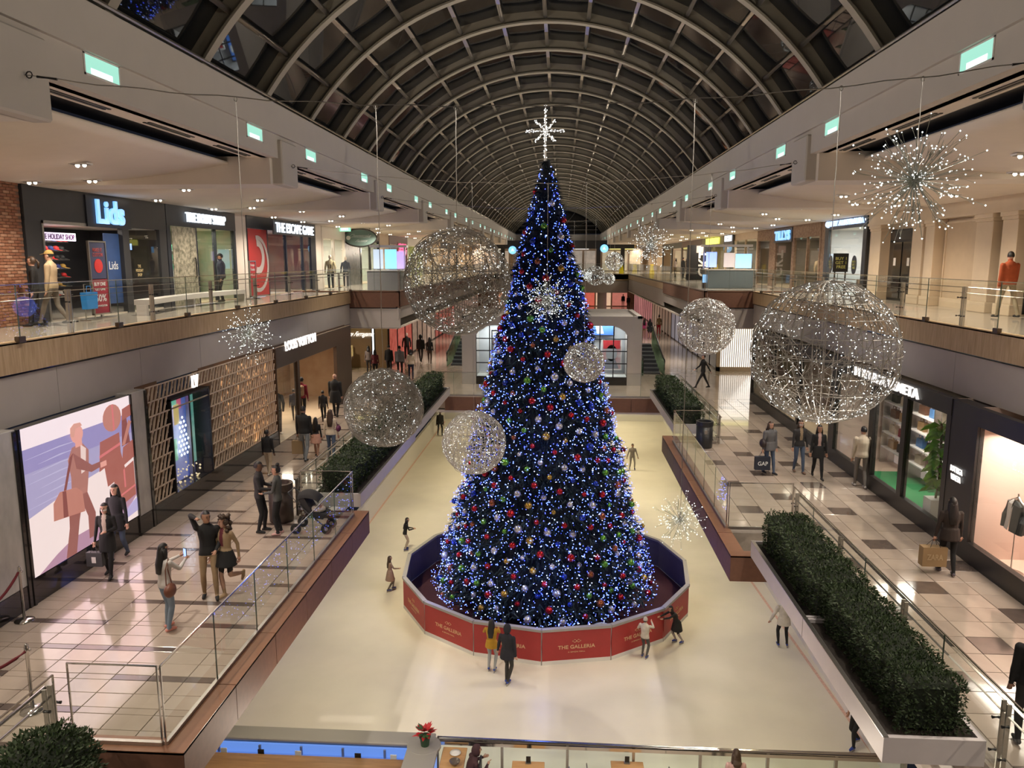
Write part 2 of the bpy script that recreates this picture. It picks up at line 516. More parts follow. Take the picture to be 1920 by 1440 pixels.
# ================================================================== upper level, z = 0
E3L, E3R, W3L, W3R = -10.35, 9.35, -13.2, 12.8
YB = 37.4
struct('floor_upper_left', MB().box(-17, E3L - .06, -4, YB, -.5, 0).box(-17, -7.96, YB + .06, 82, -.5, 0), M['l3floor'])
struct('floor_upper_right', MB().box(E3R + .06, 17, -4, YB + 1, -.5, 0).box(7.06, 17, YB + 1.06, 82, -.5, 0), M['l3floor'])
struct('floor_upper_far', MB().box(-17, 17, 82, 120, -.5, 0), M['l3floor'])
struct('floor_upper_near', MB().box(-10.3, 9.3, -5, .8, -.5, 0), M['l3floor'])
# wood edge and grey band below it, in panels
def edge3(name, axis, a0, a1, fix, s, zb=-1.55, woodm=None, zw=-.55):
    root = group_struct(name, ((fix, a0, zb) if axis == 'y' else (a0, fix, zb)))
    panel_run(root, axis, a0, a1, fix, -s * .04, zw, .03, 60, woodm or M['wood'], 0, 'wood_edge')
    panel_run(root, axis, a0, a1, fix, -s * .16, .0, .055, 60, M['coping'] if woodm else mat('oak_cap', (.52, .38, .22), .35, var=.05), 0, 'cap')
    put('reveal', (MB().box(min(fix - s * .1, fix - s * .2), max(fix - s * .1, fix - s * .2), a0, a1, zw - .06, zw) if axis == 'y' else
                   MB().box(a0, a1, min(fix - s * .1, fix - s * .2), max(fix - s * .1, fix - s * .2), zw - .06, zw)), M['black2'], root)
    panel_run(root, axis, a0, a1, fix - s * .06, -s * .08, zb, zw - .05, 3.25, M['grey'], .006)
    return root
edge3('trim_6', 'y', -4, YB, E3L, 1)
edge3('trim_7', 'y', -4, YB + 1, E3R, -1)
edge3('trim_8', 'x', -17, -7.9, YB, -1, zb=-1.75, woodm=M['brown'], zw=-.75)
edge3('trim_9', 'x', 7.0, 17, YB + 1, -1, zb=-1.75, woodm=M['brown'], zw=-.75)
edge3('trim_10', 'y', YB, 82, -7.9, 1, zb=-1.3, woodm=M['brown'], zw=-.7)
edge3('trim_11', 'y', YB + 1, 54, 7.0, -1, zb=-1.3, woodm=M['brown'], zw=-.7)
edge3('trim_12', 'y', 54, 82, 7.0, -1, zb=-1.6, zw=-.45)
edge3('trim_13', 'x', -7.9, 7.0, 82, -1, zb=-1.9, zw=-.6)
struct('ceiling_middle_far', MB().box(-17, -8.0, YB + .1, 82, -1.8, -1.7).box(7.1, 17, YB + 1.1, 82, -1.8, -1.7).box(-17, 17, 82.1, 120, -1.8, -1.7), M['plaster2'])
struct('ceiling_middle_left', MB().box(-15, E3L - .15, -4, YB, -1.55, -1.5), M['plaster2'])
struct('ceiling_middle_right', MB().box(E3R + .15, 15, -4, YB + 1, -1.55, -1.5), M['plaster2'])

# ================================================================== upper soffit, bulkheads with fins, beams
NB = 12
def zleaf(t): return 3.42 + .46 * t * t
for sd, xs, s, wall in (('left', XL, -1, W3L), ('right', XR, 1, W3R)):
    root = group_struct('ceiling_' + sd, (xs, 0, 3.4))
    lo, hi = sorted((xs, xs + s * .35))
    put('beam', MB().box(lo, hi, -6, 118, 4.02, 4.56), M['beam'], root)
    lo2, hi2 = sorted((xs - s * .07, xs + s * .35))
    put('beam_upper', MB().box(lo2, hi2, -6, 118, 4.56, 5.26), M['beam'], root)
    lo, hi = sorted((xs + s * .2, xs + s * .72))
    put('upper_soffit', MB().box(lo, hi, -6, 118, 4.02, 4.1), M['plaster2'], root)
    lo, hi = sorted((xs + s * .70, xs + s * 1.6))
    put('slot', MB().box(lo, hi, -6, 118, 4.10, 4.6), M['black'], root)  # black box in the recess: its shade is put in as colour
    for k in range(-2, 12):
        y = BAY0 + BAY * k
        xf, xw = xs - s * .1, wall + s * .1
        lo, hi = sorted((xf + s * .25, xw))
        put('bulkhead', MB().box(lo, hi, y - .72, y + .4, 3.4, 4.05), M['plaster'], root, loc=(xf, y, 3.4))
        lo, hi = sorted((xf, xf + s * .3))
        mb = MB().bevbox(lo, hi, y - .55, y + .55, 3.4, 4.46, .03)
        put('fin', mb, M['beam'], root, loc=(xf, y, 3.4))
        # curved ceiling sail that drops from the slot to the shop fronts
        n = 14; vs, fs = [], []
        x0, x1 = xs + s * 1.18, wall + s * .1
        for yy in (y + .4, y + BAY - .72):
            for dz in (0, .05):
                for i in range(n + 1):
                    t = 1 - i / n
                    vs.append((x0 + (x1 - x0) * i / n, yy, zleaf(t) + dz))
        q = n + 1
        for i in range(n):
            fs += [(i, i + 1, 2 * q + i + 1, 2 * q + i), (q + i + 1, q + i, 3 * q + i, 3 * q + i + 1), (i + 1, i, q + i, q + i + 1), (2 * q + i, 2 * q + i + 1, 3 * q + i + 1, 3 * q + i)]
        fs += [(0, 2 * q, 3 * q, q)]
        put('ceiling_sail', MB().add(vs, fs), M['plaster2'], root, True, loc=(x0, y, 3.4))
        # slot vents
        for dy in (1.2, 4.1, 6.9):
            lo, hi = sorted((xs + s * .46, xs + s * .60))
            if k < 6: put('vent', MB().box(lo, lo + .05, y + dy, y + dy + 1.7, 4.005, 4.03).box(hi - .05, hi, y + dy, y + dy + 1.7, 4.005, 4.03), M['black'], root, loc=(lo, y + dy, 4.0))
    # light recesses: lit niches in the beam
    nz = 0
    for k in range(-1, 11):
        for dy in (-1.95, 1.95):
            y = BAY0 + BAY * k + dy
            t = thing('beam_light', 'lit niche lamp with pale green glow in the white beam above the %s' % ('cap shop side' if s < 0 else 'pilaster wall side'), 'light',
                      (xs, y, 4.28), 'niche lamps along the beams')
            xo = xs - s * .012
            lo, hi = sorted((xo, xs + s * .01))
            put('frame', MB().box(lo, hi, y - .46, y + .46, 4.24, 4.27).box(lo, hi, y - .46, y + .46, 4.53, 4.555).box(lo, hi, y - .46, y - .43, 4.24, 4.55).box(lo, hi, y + .43, y + .46, 4.24, 4.55), M['white'], t)
            lo, hi = sorted((xs - s * .006, xs))
            put('diffuser', MB().box(lo, hi, y - .43, y + .43, 4.27, 4.53), mat('niche_glow', (.2, .3, .27), .6, emit=(.40, .90, .72), power=.85), t)
            put('bulb', MB().box(lo - .004, hi + .004, y - .3, y + .25, 4.275, 4.36), mat('niche_bulb', (.2, .3, .27), .6, emit=(.80, 1.0, .93), power=1.5), t)
# ------------------------------------------------------------------ glazed vault
vault = group_struct('ceiling', ((XL + XR) / 2, 0, 5.2))
XC, HW, ZE, ZC = (XL + XR) / 2, (XR - XL) / 2 + .28, 5.22, 8.85
RISE = ZC - ZE
RAD = (HW * HW + RISE * RISE) / (2 * RISE)
ZO = ZC - RAD
A0 = math.asin(min(1, HW / RAD)) if RISE < HW else PI / 2
def arc(r, t): return (XC + r * math.sin(t), ZO + r * math.cos(t))
def rib_mesh():
    mb = MB(); n = 40
    for (r0, r1, hw) in ((RAD, RAD + .40, .05), (RAD - .05, RAD, .12), (RAD + .36, RAD + .42, .10)):
        vs, fs = [], []
        for i in range(n + 1):
            t = -A0 + 2 * A0 * i / n
            for (r, yy) in ((r0, -hw), (r0, hw), (r1, hw), (r1, -hw)):
                x, z = arc(r, t); vs.append((x - XC, yy, z))
        for i in range(n):
            a, b = i * 4, i * 4 + 4
            for k in range(4):
                k2 = (k + 1) % 4
                fs.append((a + k, b + k, b + k2, a + k2))
        fs += [(3, 2, 1, 0), (n * 4, n * 4 + 1, n * 4 + 2, n * 4 + 3)]
        mb.add(vs, fs)
    return mb.mesh('rib', M['rib'])
RS = BAY / 3
ribs = [BAY0 - .75 + RS * j for j in range(-3, 34)]
rm = rib_mesh()
for y in ribs:
    inst('rib', rm, (XC, y, 0), vault)
NP = 12
angs = [-A0 + 2 * A0 * i / NP for i in range(NP + 1)]
pm = MB().tube([(0, -RS / 2 + .05, 0), (0, RS / 2 - .05, 0)], .065, 8).mesh('purlin', M['tubes'], True)
pane_me = {}
def pane_mb(i, y0, y1):
    a, b = angs[i], angs[i + 1]
    vs = []
    for r in (RAD + .30, RAD + .32):
        for t in (a + .004, b - .004):
            x, z = arc(r, t)
            vs += [(x, y0, z), (x, y1, z)]
    return vs, [(0, 2, 3, 1), (4, 5, 7, 6), (0, 1, 5, 4), (2, 6, 7, 3), (0, 4, 6, 2), (1, 3, 7, 5)]
for i in range(NP):
    vs, fs = pane_mb(i, -RS / 2 + .06, RS / 2 - .06)
    pane_me[i] = MB().add([(x - XC, y, z) for x, y, z in vs], fs).mesh('pane', M['nightglass'])
farp, farg = MB(), MB()
for j in range(len(ribs) - 1):
    yc = (ribs[j] + ribs[j + 1]) / 2
    for i in range(NP + 1):
        x, z = arc(RAD + .12, angs[i])
        if j < 20:
            inst('purlin', pm, (x, yc, z), vault)
        else:
            farp.tube([(x, ribs[j], z), (x, ribs[j + 1], z)], .065, 6)
    for i in range(NP):
        if j < 25:
            inst('pane', pane_me[i], (XC, yc, 0), vault)
        else:
            farg.add(*pane_mb(i, ribs[j] + .06, ribs[j + 1] - .06))
put('purlin', farp, M['tubes'], vault, kind='stuff')
put('pane', farg, M['nightglass'], vault, kind='stuff')
for s, x in ((-1, XL), (1, XR)):
    lo, hi = sorted((x, x + s * .55))
    put('gutter', MB().box(lo, hi, -6, 118, 5.24, 5.30), M['gutter'], vault)
    put('gutter_rail', MB().tube([(x + s * .12, -6, 5.42), (x + s * .12, 118, 5.42)], .06, 8), M['tubes'], vault)
# far gable: fan of dark panes with glazing bars
gb = group_struct('wall_far_gable', (XC, 118, 5))
n = 24
poly = [arc(RAD + .3, -A0 + 2 * A0 * i / n) for i in range(n + 1)]
put('gable_glass', MB().prism(poly, 118, 118.1, 'y'), M['nightglass'], gb)
mb = MB()
for zz in (5.9, 6.5, 7.1):
    mb.box(XC - HW * .9, XC + HW * .9, 117.85, 118, zz, zz + .09)
for t in (-.8, -.4, 0, .4, .8):
    x, z = arc(RAD, t * A0 * .8)
    mb.tube([(XC, 117.9, 5.2), (x, 117.9, z)], .05, 4)
put('glazing_bars', mb, M['steel'], gb)
struct('beam_far', MB().box(XL - .2, XR + .2, 117.4, 118, 4.0, 5.25), M['beam'])
struct('wall_far', MB().box(-17, 17, 119.8, 120, -5, 4), M['tan'])
struct('wall_near', MB().box(-17, 17, -6.3, -6, -10.4, 9.6), M['plaster'])
# ================================================================== glass balustrades
def balustrade(label, a, b, z, h, step, style, inward=None, group='glass balustrades'):
    """run from a to b (x, y); style: plain | post | clamp ; inward: unit side on which the hand rail runs"""
    a, b = Vector((a[0], a[1], 0)), Vector((b[0], b[1], 0))
    d = b - a; L = d.length; d.normalize()
    n = max(1, round(L / step)); w = L / n
    nrm = Vector((-d.y, d.x, 0))
    if inward is not None and nrm.dot(Vector((inward[0], inward[1], 0))) < 0: nrm = -nrm
    ang = math.atan2(d.y, d.x)
    t = thing('glass_balustrade', label, 'balustrade', (a.x, a.y, z), group)
    pane = MB().box(.008, w - .008, -.007, .007, .02, h).mesh('pane', PANE)
    for i in range(n):
        p = a + d * (i * w)
        inst('pane', pane, (p.x, p.y, z), t, ang)
    ca, sa = d.x, d.y
    def bar(s0, s1, o0, o1, z0, z1):
        vs = []
        for zz in (z0, z1):
            for ss, oo in ((s0, o0), (s1, o0), (s1, o1), (s0, o1)):
                q = a + d * ss + nrm * oo; vs.append((q.x, q.y, zz))
        return vs
    F6 = [(0, 3, 2, 1), (4, 5, 6, 7), (0, 1, 5, 4), (1, 2, 6, 5), (2, 3, 7, 6), (3, 0, 4, 7)]
    put('top_rail', MB().add(bar(0, L, -.011, .011, z + h - .004, z + h + .014), F6), M['chrome'], t)
    for s_ in (.006, L - .006):
        put('end_edge', MB().add(bar(s_ - .009, s_ + .009, -.011, .011, z, z + h), F6), M['chrome'], t)
    if style == 'plain':
        put('base_shoe', MB().add(bar(0, L, -.03, .03, z - .02, z + .05), F6), M['steel'], t)
        for i in range(1, n):
            put('joint', MB().add(bar(i * w - .006, i * w + .006, -.009, .009, z + .04, z + h), F6), mat('glass_edge', (.10, .14, .12), .2), t)
        return t
    if style in ('post', 'clamp'):
        for i in range(n + 1):
            s_ = min(max(i * w, .03), L - .03)
            if i % 2 == 0:
                mb = MB()
                for o in (-.055, .055):
                    mb.add(bar(s_ + o - .012, s_ + o + .012, .05, .11, z, z + h * .86), F6)
                pt = put('post', mb, M['steel'], t, loc=tuple(a + d * s_ + Vector((0, 0, z))))
                pins = MB()
                for zz in (.22, .62):
                    for o in (-.11, .11):
                        q = a + d * (s_ + o) + Vector((0, 0, z + h * zz))
                        pins.tube([q - nrm * .02, q + nrm * .07], .022, 8)
                put('standoff', pins, M['black'], pt)
            else:
                put('clamp', MB().add(bar(s_ - .09, s_ + .09, -.05, .05, z - .03, z + .09), F6), mat('bronze_clamp', (.12, .09, .07), .35, .7), t,
                    loc=tuple(a + d * s_ + Vector((0, 0, z))))
                put('joint', MB().add(bar(s_ - .006, s_ + .006, -.009, .009, z + .09, z + h), F6), mat('glass_edge', (.10, .14, .12), .2), t)
        p0, p1 = a + nrm * .13, b + nrm * .13
        put('hand_rail', MB().tube([(p0.x, p0.y, z + h * .84), (p1.x, p1.y, z + h * .84)], .028, 10), M['chrome'], t, True)
        p0, p1 = a + nrm * .08, b + nrm * .08
        put('lower_rail', MB().tube([(p0.x, p0.y, z + h * .72), (p1.x, p1.y, z + h * .72)], .016, 8), M['steel'], t, True)
    return t
G2 = 'balustrades of the middle floor'
G3 = 'balustrades of the upper floor'
balustrade('frameless glass balustrade over the brown deck beside the lit beach poster walkway', (-5.3, 9.2), (-5.3, 18.75), -4.92, 1.15, 1.57, 'plain', None, G2)
balustrade('short glass return at the end of the brown deck facing the round bush', (-6.6, 9.2), (-5.34, 9.2), -4.92, 1.15, 1.3, 'plain', None, G2)
balustrade('short glass return at the end of the brown deck beside the stroller', (-6.65, 18.75), (-5.34, 18.75), -4.92, 1.15, 1.3, 'plain', None, G2)
balustrade('glass balustrade with chrome hand rail beside the rope stanchions', (-6.66, 3.5), (-6.66, 9.0), -4.98, 1.15, 1.4, 'post', (-1, 0), G2)
balustrade('glass balustrade with hand rail along the long hedge below the lattice wall', (-6.7, 18.8), (-6.7, 36.4), -4.98, 1.15, 1.4, 'post', (-1, 0), G2)
balustrade('frameless glass balustrade over the brown deck beside the women with shopping bags', (4.1, 18.35), (4.1, 27.45), -4.92, 1.15, 1.5, 'plain', None, G2)
balustrade('short glass return of the brown deck behind the long hedge', (4.14, 18.35), (5.66, 18.35), -4.92, 1.15, 1.5, 'plain', None, G2)
balustrade('short glass return of the brown deck beside the black bin', (4.14, 27.45), (5.66, 27.45), -4.92, 1.15, 1.5, 'plain', None, G2)
balustrade('glass balustrade with chrome hand rail beside the long box hedge over the ice', (5.66, 3.5), (5.66, 18.3), -4.98, 1.15, 1.45, 'post', (1, 0), G2)
balustrade('glass balustrade with hand rail behind the black bin and the short hedge', (5.66, 27.5), (5.66, 36.4), -4.98, 1.15, 1.4, 'post', (1, 0), G2)
balustrade('glass balustrade across the deck in front of the lift pavilion', (-7.0, 36.75), (5.66, 36.75), -4.98, 1.15, 1.8, 'plain', None, G2)
balustrade('upper glass balustrade in front of the sports cap shop and its neighbours', (E3L + .02, -1), (E3L + .02, YB), .05, 1.07, 1.67, 'clamp', (-1, 0), G3)
balustrade('upper glass balustrade in front of the cream pilaster wall', (E3R - .02, -1), (E3R - .02, YB + 1), .05, 1.07, 1.67, 'clamp', (1, 0), G3)
balustrade('upper glass balustrade on the brown bay below the lit kiosks by the pink neon shop', (E3L, YB + .05), (-7.95, YB + .05), .05, 1.07, 1.2, 'plain', None, G3)
balustrade('upper glass balustrade running back from the brown bay of the pink neon shop side', (-7.92, YB + .1), (-7.92, 81.9), .05, 1.07, 2.4, 'plain', None, G3)
balustrade('upper glass balustrade on the brown bay below the phone kiosk', (7.05, YB + 1.05), (E3R, YB + 1.05), .05, 1.07, 1.2, 'plain', None, G3)
balustrade('upper glass balustrade running back from the phone kiosk bay', (7.02, YB + 1.1), (7.02, 81.9), .05, 1.07, 2.4, 'plain', None, G3)
balustrade('upper glass balustrade on the bridge at the far end of the hall', (-7.9, 82.05), (7.0, 82.05), .05, 1.07, 2.4, 'plain', None, G3)

# ================================================================== planters and clipped hedges
LEAF = mat('hedge_leaf', (.022, .040, .014), .6, color2=(.045, .075, .024), scale=14)
HCORE = mat('hedge_core', (.010, .016, .007), .9)
def hedge(label, x0, x1, y0, y1, z0, z1, n, size=.035, group='clipped hedges over the ice', rounded=False):
    c = ((x0 + x1) / 2, (y0 + y1) / 2, z0)
    t = thing('clipped_hedge', label, 'hedge', c, group)
    ins = .05
    if rounded:
        put('core', MB().sphere(((x0 + x1) / 2, (y0 + y1) / 2, (z0 + z1) / 2), .5, 14, 8, 0, (x1 - x0) * .9, (y1 - y0) * .9, (z1 - z0) * .94), HCORE, t)
    else:
        put('core', MB().bevbox(x0 + ins, x1 - ins, y0 + ins, y1 - ins, z0, z1 - ins, .05), HCORE, t)
    vs, fs = [], []
    Lx, Ly, Lz = x1 - x0, y1 - y0, z1 - z0
    areas = [Lx * Ly, Ly * Lz, Ly * Lz, Lx * Lz, Lx * Lz]
    tot = sum(areas)
    for _ in range(n):
        if rounded:
            while True:
                q = Vector((rnd.gauss(0, 1), rnd.gauss(0, 1), rnd.gauss(0, 1)))
                if q.length > .1: break
            q.normalize(); nr = q
            k = 1 + .12 * math.sin(q.x * 9) * math.sin(q.y * 8 + q.z * 7) + rnd.uniform(-.1, .08)
            p = Vector((c[0] + q.x * Lx / 2 * k, c[1] + q.y * Ly / 2 * k, (z0 + z1) / 2 + q.z * Lz / 2 * k))
        else:
            r = rnd.random() * tot
            i = 0
            while r > areas[i]: r -= areas[i]; i += 1
            a, b = rnd.random(), rnd.random()
            wob = lambda s, q: .025 * math.sin(s * 5.1 + q * 3) + .02 * math.sin(s * 11.3 + q)
            if i == 0:
                x, y = x0 + a * Lx, y0 + b * Ly
                e_ = min(a, 1 - a) * Lx
                p = Vector((x, y, z1 + wob(y, x) - .06 * max(0, 1 - e_ / .12) ** 2)); nr = Vector((0, 0, 1))
            elif i < 3:
                y, z = y0 + a * Ly, z0 + b * Lz
                sgn = -1 if i == 1 else 1
                p = Vector(((x0 if i == 1 else x1) + sgn * wob(y, z * 4), y, z)); nr = Vector((sgn, 0, 0))
            else:
                x, z = x0 + a * Lx, z0 + b * Lz
                sgn = -1 if i == 3 else 1
                p = Vector((x, (y0 if i == 3 else y1) + sgn * wob(x, z * 4), z)); nr = Vector((0, sgn, 0))
            p += nr * rnd.uniform(-.035, .03)
        dr = (nr + Vector((rnd.uniform(-1, 1), rnd.uniform(-1, 1), rnd.uniform(-.6, 1)))).normalized()
        sx = dr.cross(Vector((rnd.uniform(-1, 1), rnd.uniform(-1, 1), rnd.uniform(-1, 1)))).normalized()
        L, w_ = size * rnd.uniform(.8, 1.5), size * rnd.uniform(.28, .45)
        k = len(vs)
        vs += [p - dr * L * .3, p + sx * w_ + dr * L * .2, p + dr * L, p - sx * w_ + dr * L * .2]
        fs.append((k, k + 1, k + 2, k + 3))
    put('leaves', MB().add(vs, fs), LEAF, t, kind='stuff')
    return t
def planter(label, x0, x1, y0, y1, z0=-4.86, z1=-4.5):
    t = thing('planter_trough', label, 'planter', ((x0 + x1) / 2, (y0 + y1) / 2, z0), 'white planter troughs')
    put('body', MB().box(x0, x1, y0, y1, z0, z1 - .1), M['planter'], t)
    r = MB().box(x0, x0 + .07, y0, y1, z1 - .1, z1).box(x1 - .07, x1, y0, y1, z1 - .1, z1).box(x0 + .07, x1 - .07, y0, y0 + .07, z1 - .1, z1).box(x0 + .07, x1 - .07, y1 - .07, y1, z1 - .1, z1)
    put('rim', r, M['planter'], t)
    put('edge_strip', MB().box(x0 - .012 if x0 > 0 else x1 - .06, x0 + .06 if x0 > 0 else x1 + .012, y0, y1, z1, z1 + .012), M['steel'], t)
    put('soil', MB().box(x0 + .07, x1 - .07, y0 + .07, y1 - .07, z1 - .1, z1 - .06), M['soil'], t)
    return t
planter('white planter trough with reflective edge, end nearest the glass barrier of the rink', 4.22, 5.5, 9.35, 12.72)
planter('white planter trough between the brown deck and the end planter', 4.22, 5.5, 12.74, 16.4)
hedge('long dark green box hedge in the end planter over the ice', 4.52, 5.32, 9.55, 12.7, -4.56, -3.85, 11000, .034)
hedge('dark green box hedge next to the brown deck with the women walking', 4.45, 5.30, 12.78, 16.3, -4.56, -3.8, 9500, .036)
planter('white planter trough in front of the black bin', 4.25, 5.5, 28.5, 36.3)
hedge('dark box hedge beyond the black bin by the lift pavilion', 4.5, 5.35, 28.7, 36.2, -4.56, -3.8, 5000, .06)
planter('white planter trough below the wire sphere beside the stroller', -6.5, -5.22, 19.2, 26.9)
planter('white planter trough near the lift pavilion on the lattice wall side', -6.5, -5.32, 27.0, 36.3)
hedge('dark green hedge behind the stroller', -6.35, -5.5, 19.3, 26.8, -4.56, -3.85, 7000, .05)
hedge('dark hedge below the pavilion balustrade on the lattice wall side', -6.35, -5.6, 27.1, 36.2, -4.56, -3.75, 5000, .06)
planter('white planter trough at the end of the brown deck with the glass corner', -6.5, -5.6, 5.2, 7.7)
hedge('round clipped bush beside the glass corner of the brown deck', -6.42, -5.32, 6.75, 8.25, -4.6, -3.80, 6000, .04, rounded=True)
# ================================================================== the christmas tree and its ring
TC = Vector((-.52, 26.0, -10.2))
TR, TZ0, TZ1 = 3.72, -9.75, 4.86
NEED = mat('tree_needles', (.004, .012, .020), .6, color2=(.010, .035, .045), scale=9)  # blue cast of the string lights is mixed into the needle colour
tree = thing('christmas_tree', 'giant conical christmas tree with blue lights inside the red ring on the ice', 'tree', TC)
put('trunk', MB().lathe([(.35, -10.15), (.30, -9.0), (.2, -4), (.05, 4.6)], (TC.x, TC.y, 0), 12), mat('tree_trunk', (.05, .03, .02), .8), tree)
def trad(z): return .10 + (TR - .10) * ((TZ1 - z) / (TZ1 - TZ0)) ** .97
prof = [(0.02, TZ0 + .1)] + [(trad(TZ0 + .1 + (TZ1 - TZ0 - .2) * i / 20) * .86, TZ0 + .1 + (TZ1 - TZ0 - .2) * i / 20) for i in range(21)]
put('inner_cone', MB().lathe(prof, (TC.x, TC.y, 0), 28), mat('tree_core', (.003, .006, .010), .9), tree)
vs, fs = [], []
def lump(z, a): return 1 + .035 * math.sin(a * 9 + z * 2.1) + .03 * math.sin(z * 6.5) + .03 * math.sin(a * 5 - z * 4.3)
for _ in range(15000):
    z = TZ1 - (TZ1 - TZ0) * math.sqrt(rnd.random()); a = rnd.random() * 2 * PI
    r = trad(z) * lump(z, a) * rnd.uniform(.86, 1.0)
    out = Vector((math.cos(a), math.sin(a), 0))
    p = Vector((TC.x, TC.y, z)) + out * r
    d0 = (out + Vector((rnd.uniform(-.5, .5), rnd.uniform(-.5, .5), rnd.uniform(-.75, .15)))).normalized()
    L = rnd.uniform(.14, .26)
    for q in range(3):
        d = (d0 + Vector((rnd.uniform(-.6, .6), rnd.uniform(-.6, .6), rnd.uniform(-.5, .5)))).normalized()
        sx = d.cross(Vector((rnd.uniform(-1, 1), rnd.uniform(-1, 1), 1))).normalized() * rnd.uniform(.02, .035)
        k = len(vs)
        vs += [p - d * .06 - sx, p - d * .06 + sx, p + d * L]
        fs.append((k, k + 1, k + 2))
put('foliage', MB().add(vs, fs), NEED, tree, kind='stuff')
blues = MB()
for i in range(10500):
    z = TZ1 - (TZ1 - TZ0) * math.sqrt(rnd.random()); a = rnd.random() * 2 * PI
    r = trad(z) * lump(z, a) * rnd.uniform(.95, 1.06)
    q = rnd.random()
    blues.octa((TC.x + math.cos(a) * r, TC.y + math.sin(a) * r, z), rnd.uniform(.011, .024), 0 if q < .60 else 1 if q < .80 else 2)
put('string_lights', blues, [glow('led_blue', (.08, .17, 1.0), 5.0), glow('led_white', (.50, .62, 1.0), 4.0), glow('led_deep', (.02, .05, 1.0), 6.0)], tree, kind='stuff')
# soft blue light of the strings on the tree itself
for z, p in ((-8, 60), (-4, 40), (0, 24), (3.4, 8)):
    for a in range(3):
        t = -PI / 2 + (a - 1) * 1.15
        r = trad(z) + .7
        lamp('string_light_lamp', 'POINT', (TC.x + math.cos(t) * r, TC.y + math.sin(t) * r, z), p * .5, (.12, .22, 1), .35)
# baubles: one object each on the side in view
bm_ = {}
BCOL = dict(red=((.50, .015, .02), 'red'), silver=((.70, .70, .72), 'silver'), green=((.16, .42, .05), 'lime green'), gold=((.60, .36, .06), 'gold'), blue=((.03, .07, .45), 'blue'), copper=((.42, .13, .05), 'copper'))
for c, (rgb, w_) in BCOL.items():
    m = mat('bauble_' + c, rgb, .16, .75, coat=.5)
    cap = mat('bauble_cap', (.6, .5, .25), .3, 1)
    mb = MB().sphere((0, 0, 0), 1, 14, 8)
    bm_[c] = (mb.mesh('bauble', m, True), MB().lathe([(.22, .93), (.22, 1.12), (.10, 1.18)], n=8).mesh('cap', cap))
seq = ['red'] * 9 + ['silver'] * 7 + ['green'] * 4 + ['gold'] * 2 + ['blue'] * 3 + ['copper'] * 2
for i in range(300):
    z = TZ1 - .5 - (TZ1 - TZ0 - .7) * math.sqrt((i + .5) / 300)
    a = -PI / 2 + ((i * .618034) % 1 - .5) * 2 * 1.62
    c = seq[(i * 11 + i // 7) % len(seq)]
    rad = rnd.uniform(.08, .135)
    r = trad(z) * lump(z, a) * 1.0
    p = (TC.x + math.cos(a) * r, TC.y + math.sin(a) * r, z)
    o = inst('bauble', bm_[c][0], p, None, 0, (rad, rad, rad))
    tag(o, 'shiny %s bauble hanging on the christmas tree' % BCOL[c][1], 'bauble', '%s tree baubles' % BCOL[c][1])
    k = inst('cap', bm_[c][1], (0, 0, 0), None); k.parent = o
bb = MB()
for i in range(160):
    z = TZ1 - .5 - (TZ1 - TZ0 - .7) * math.sqrt(rnd.random()); a = PI / 2 + rnd.uniform(-1.4, 1.4); r = trad(z)
    bb.sphere((TC.x + math.cos(a) * r, TC.y + math.sin(a) * r, z), rnd.uniform(.07, .12), 8, 5, i % 3)
o = put('bauble', bb, [MATS['bauble_red'], MATS['bauble_silver'], MATS['bauble_green']], tree, True, kind='stuff')
# topper: eight-way silver star with a long spike
WIRE = mat('silver_wire', (.66, .62, .56), .4, .25)
WIREG = mat('silver_wire_green', (.60, .62, .55), .4, .25)
LEDW = glow('led_warm_white', (.92, 1.0, .96), 3.6)
LEDW2 = glow('led_soft_white', (.95, .97, .93), 1.6)
top = thing('tree_topper', 'silver lit star with a long upright spike on top of the christmas tree', 'star', (TC.x, TC.y, TZ1))
sc_ = Vector((TC.x - .05, TC.y, 5.72))
mb, lb = MB(), MB()
mb.tube([(sc_.x, sc_.y, TZ1 - .15), (sc_.x, sc_.y, 6.56)], [.05, .012], 6)
for a in range(8):
    L = (.64, .46)[a % 2]
    for ay in (-.35, 0, .35):
        d = Vector((math.cos(a * PI / 4) * math.cos(ay), math.sin(ay), math.sin(a * PI / 4) * math.cos(ay)))
        mb.tube([sc_, sc_ + d * L], [.018, .006], 4)
        for q in range(8):
            lb.octa(sc_ + d * L * (q + 1) / 8 + Vector((rnd.uniform(-.03, .03), rnd.uniform(-.03, .03), rnd.uniform(-.03, .03))), .022)
for q in range(46):
    lb.octa((sc_.x + rnd.uniform(-.05, .05), sc_.y - rnd.uniform(0, .06), TZ1 + (6.5 - TZ1) * rnd.random()), .022)
put('spokes', mb, WIRE, top); put('string_lights', lb, LEDW2, top, kind='stuff')

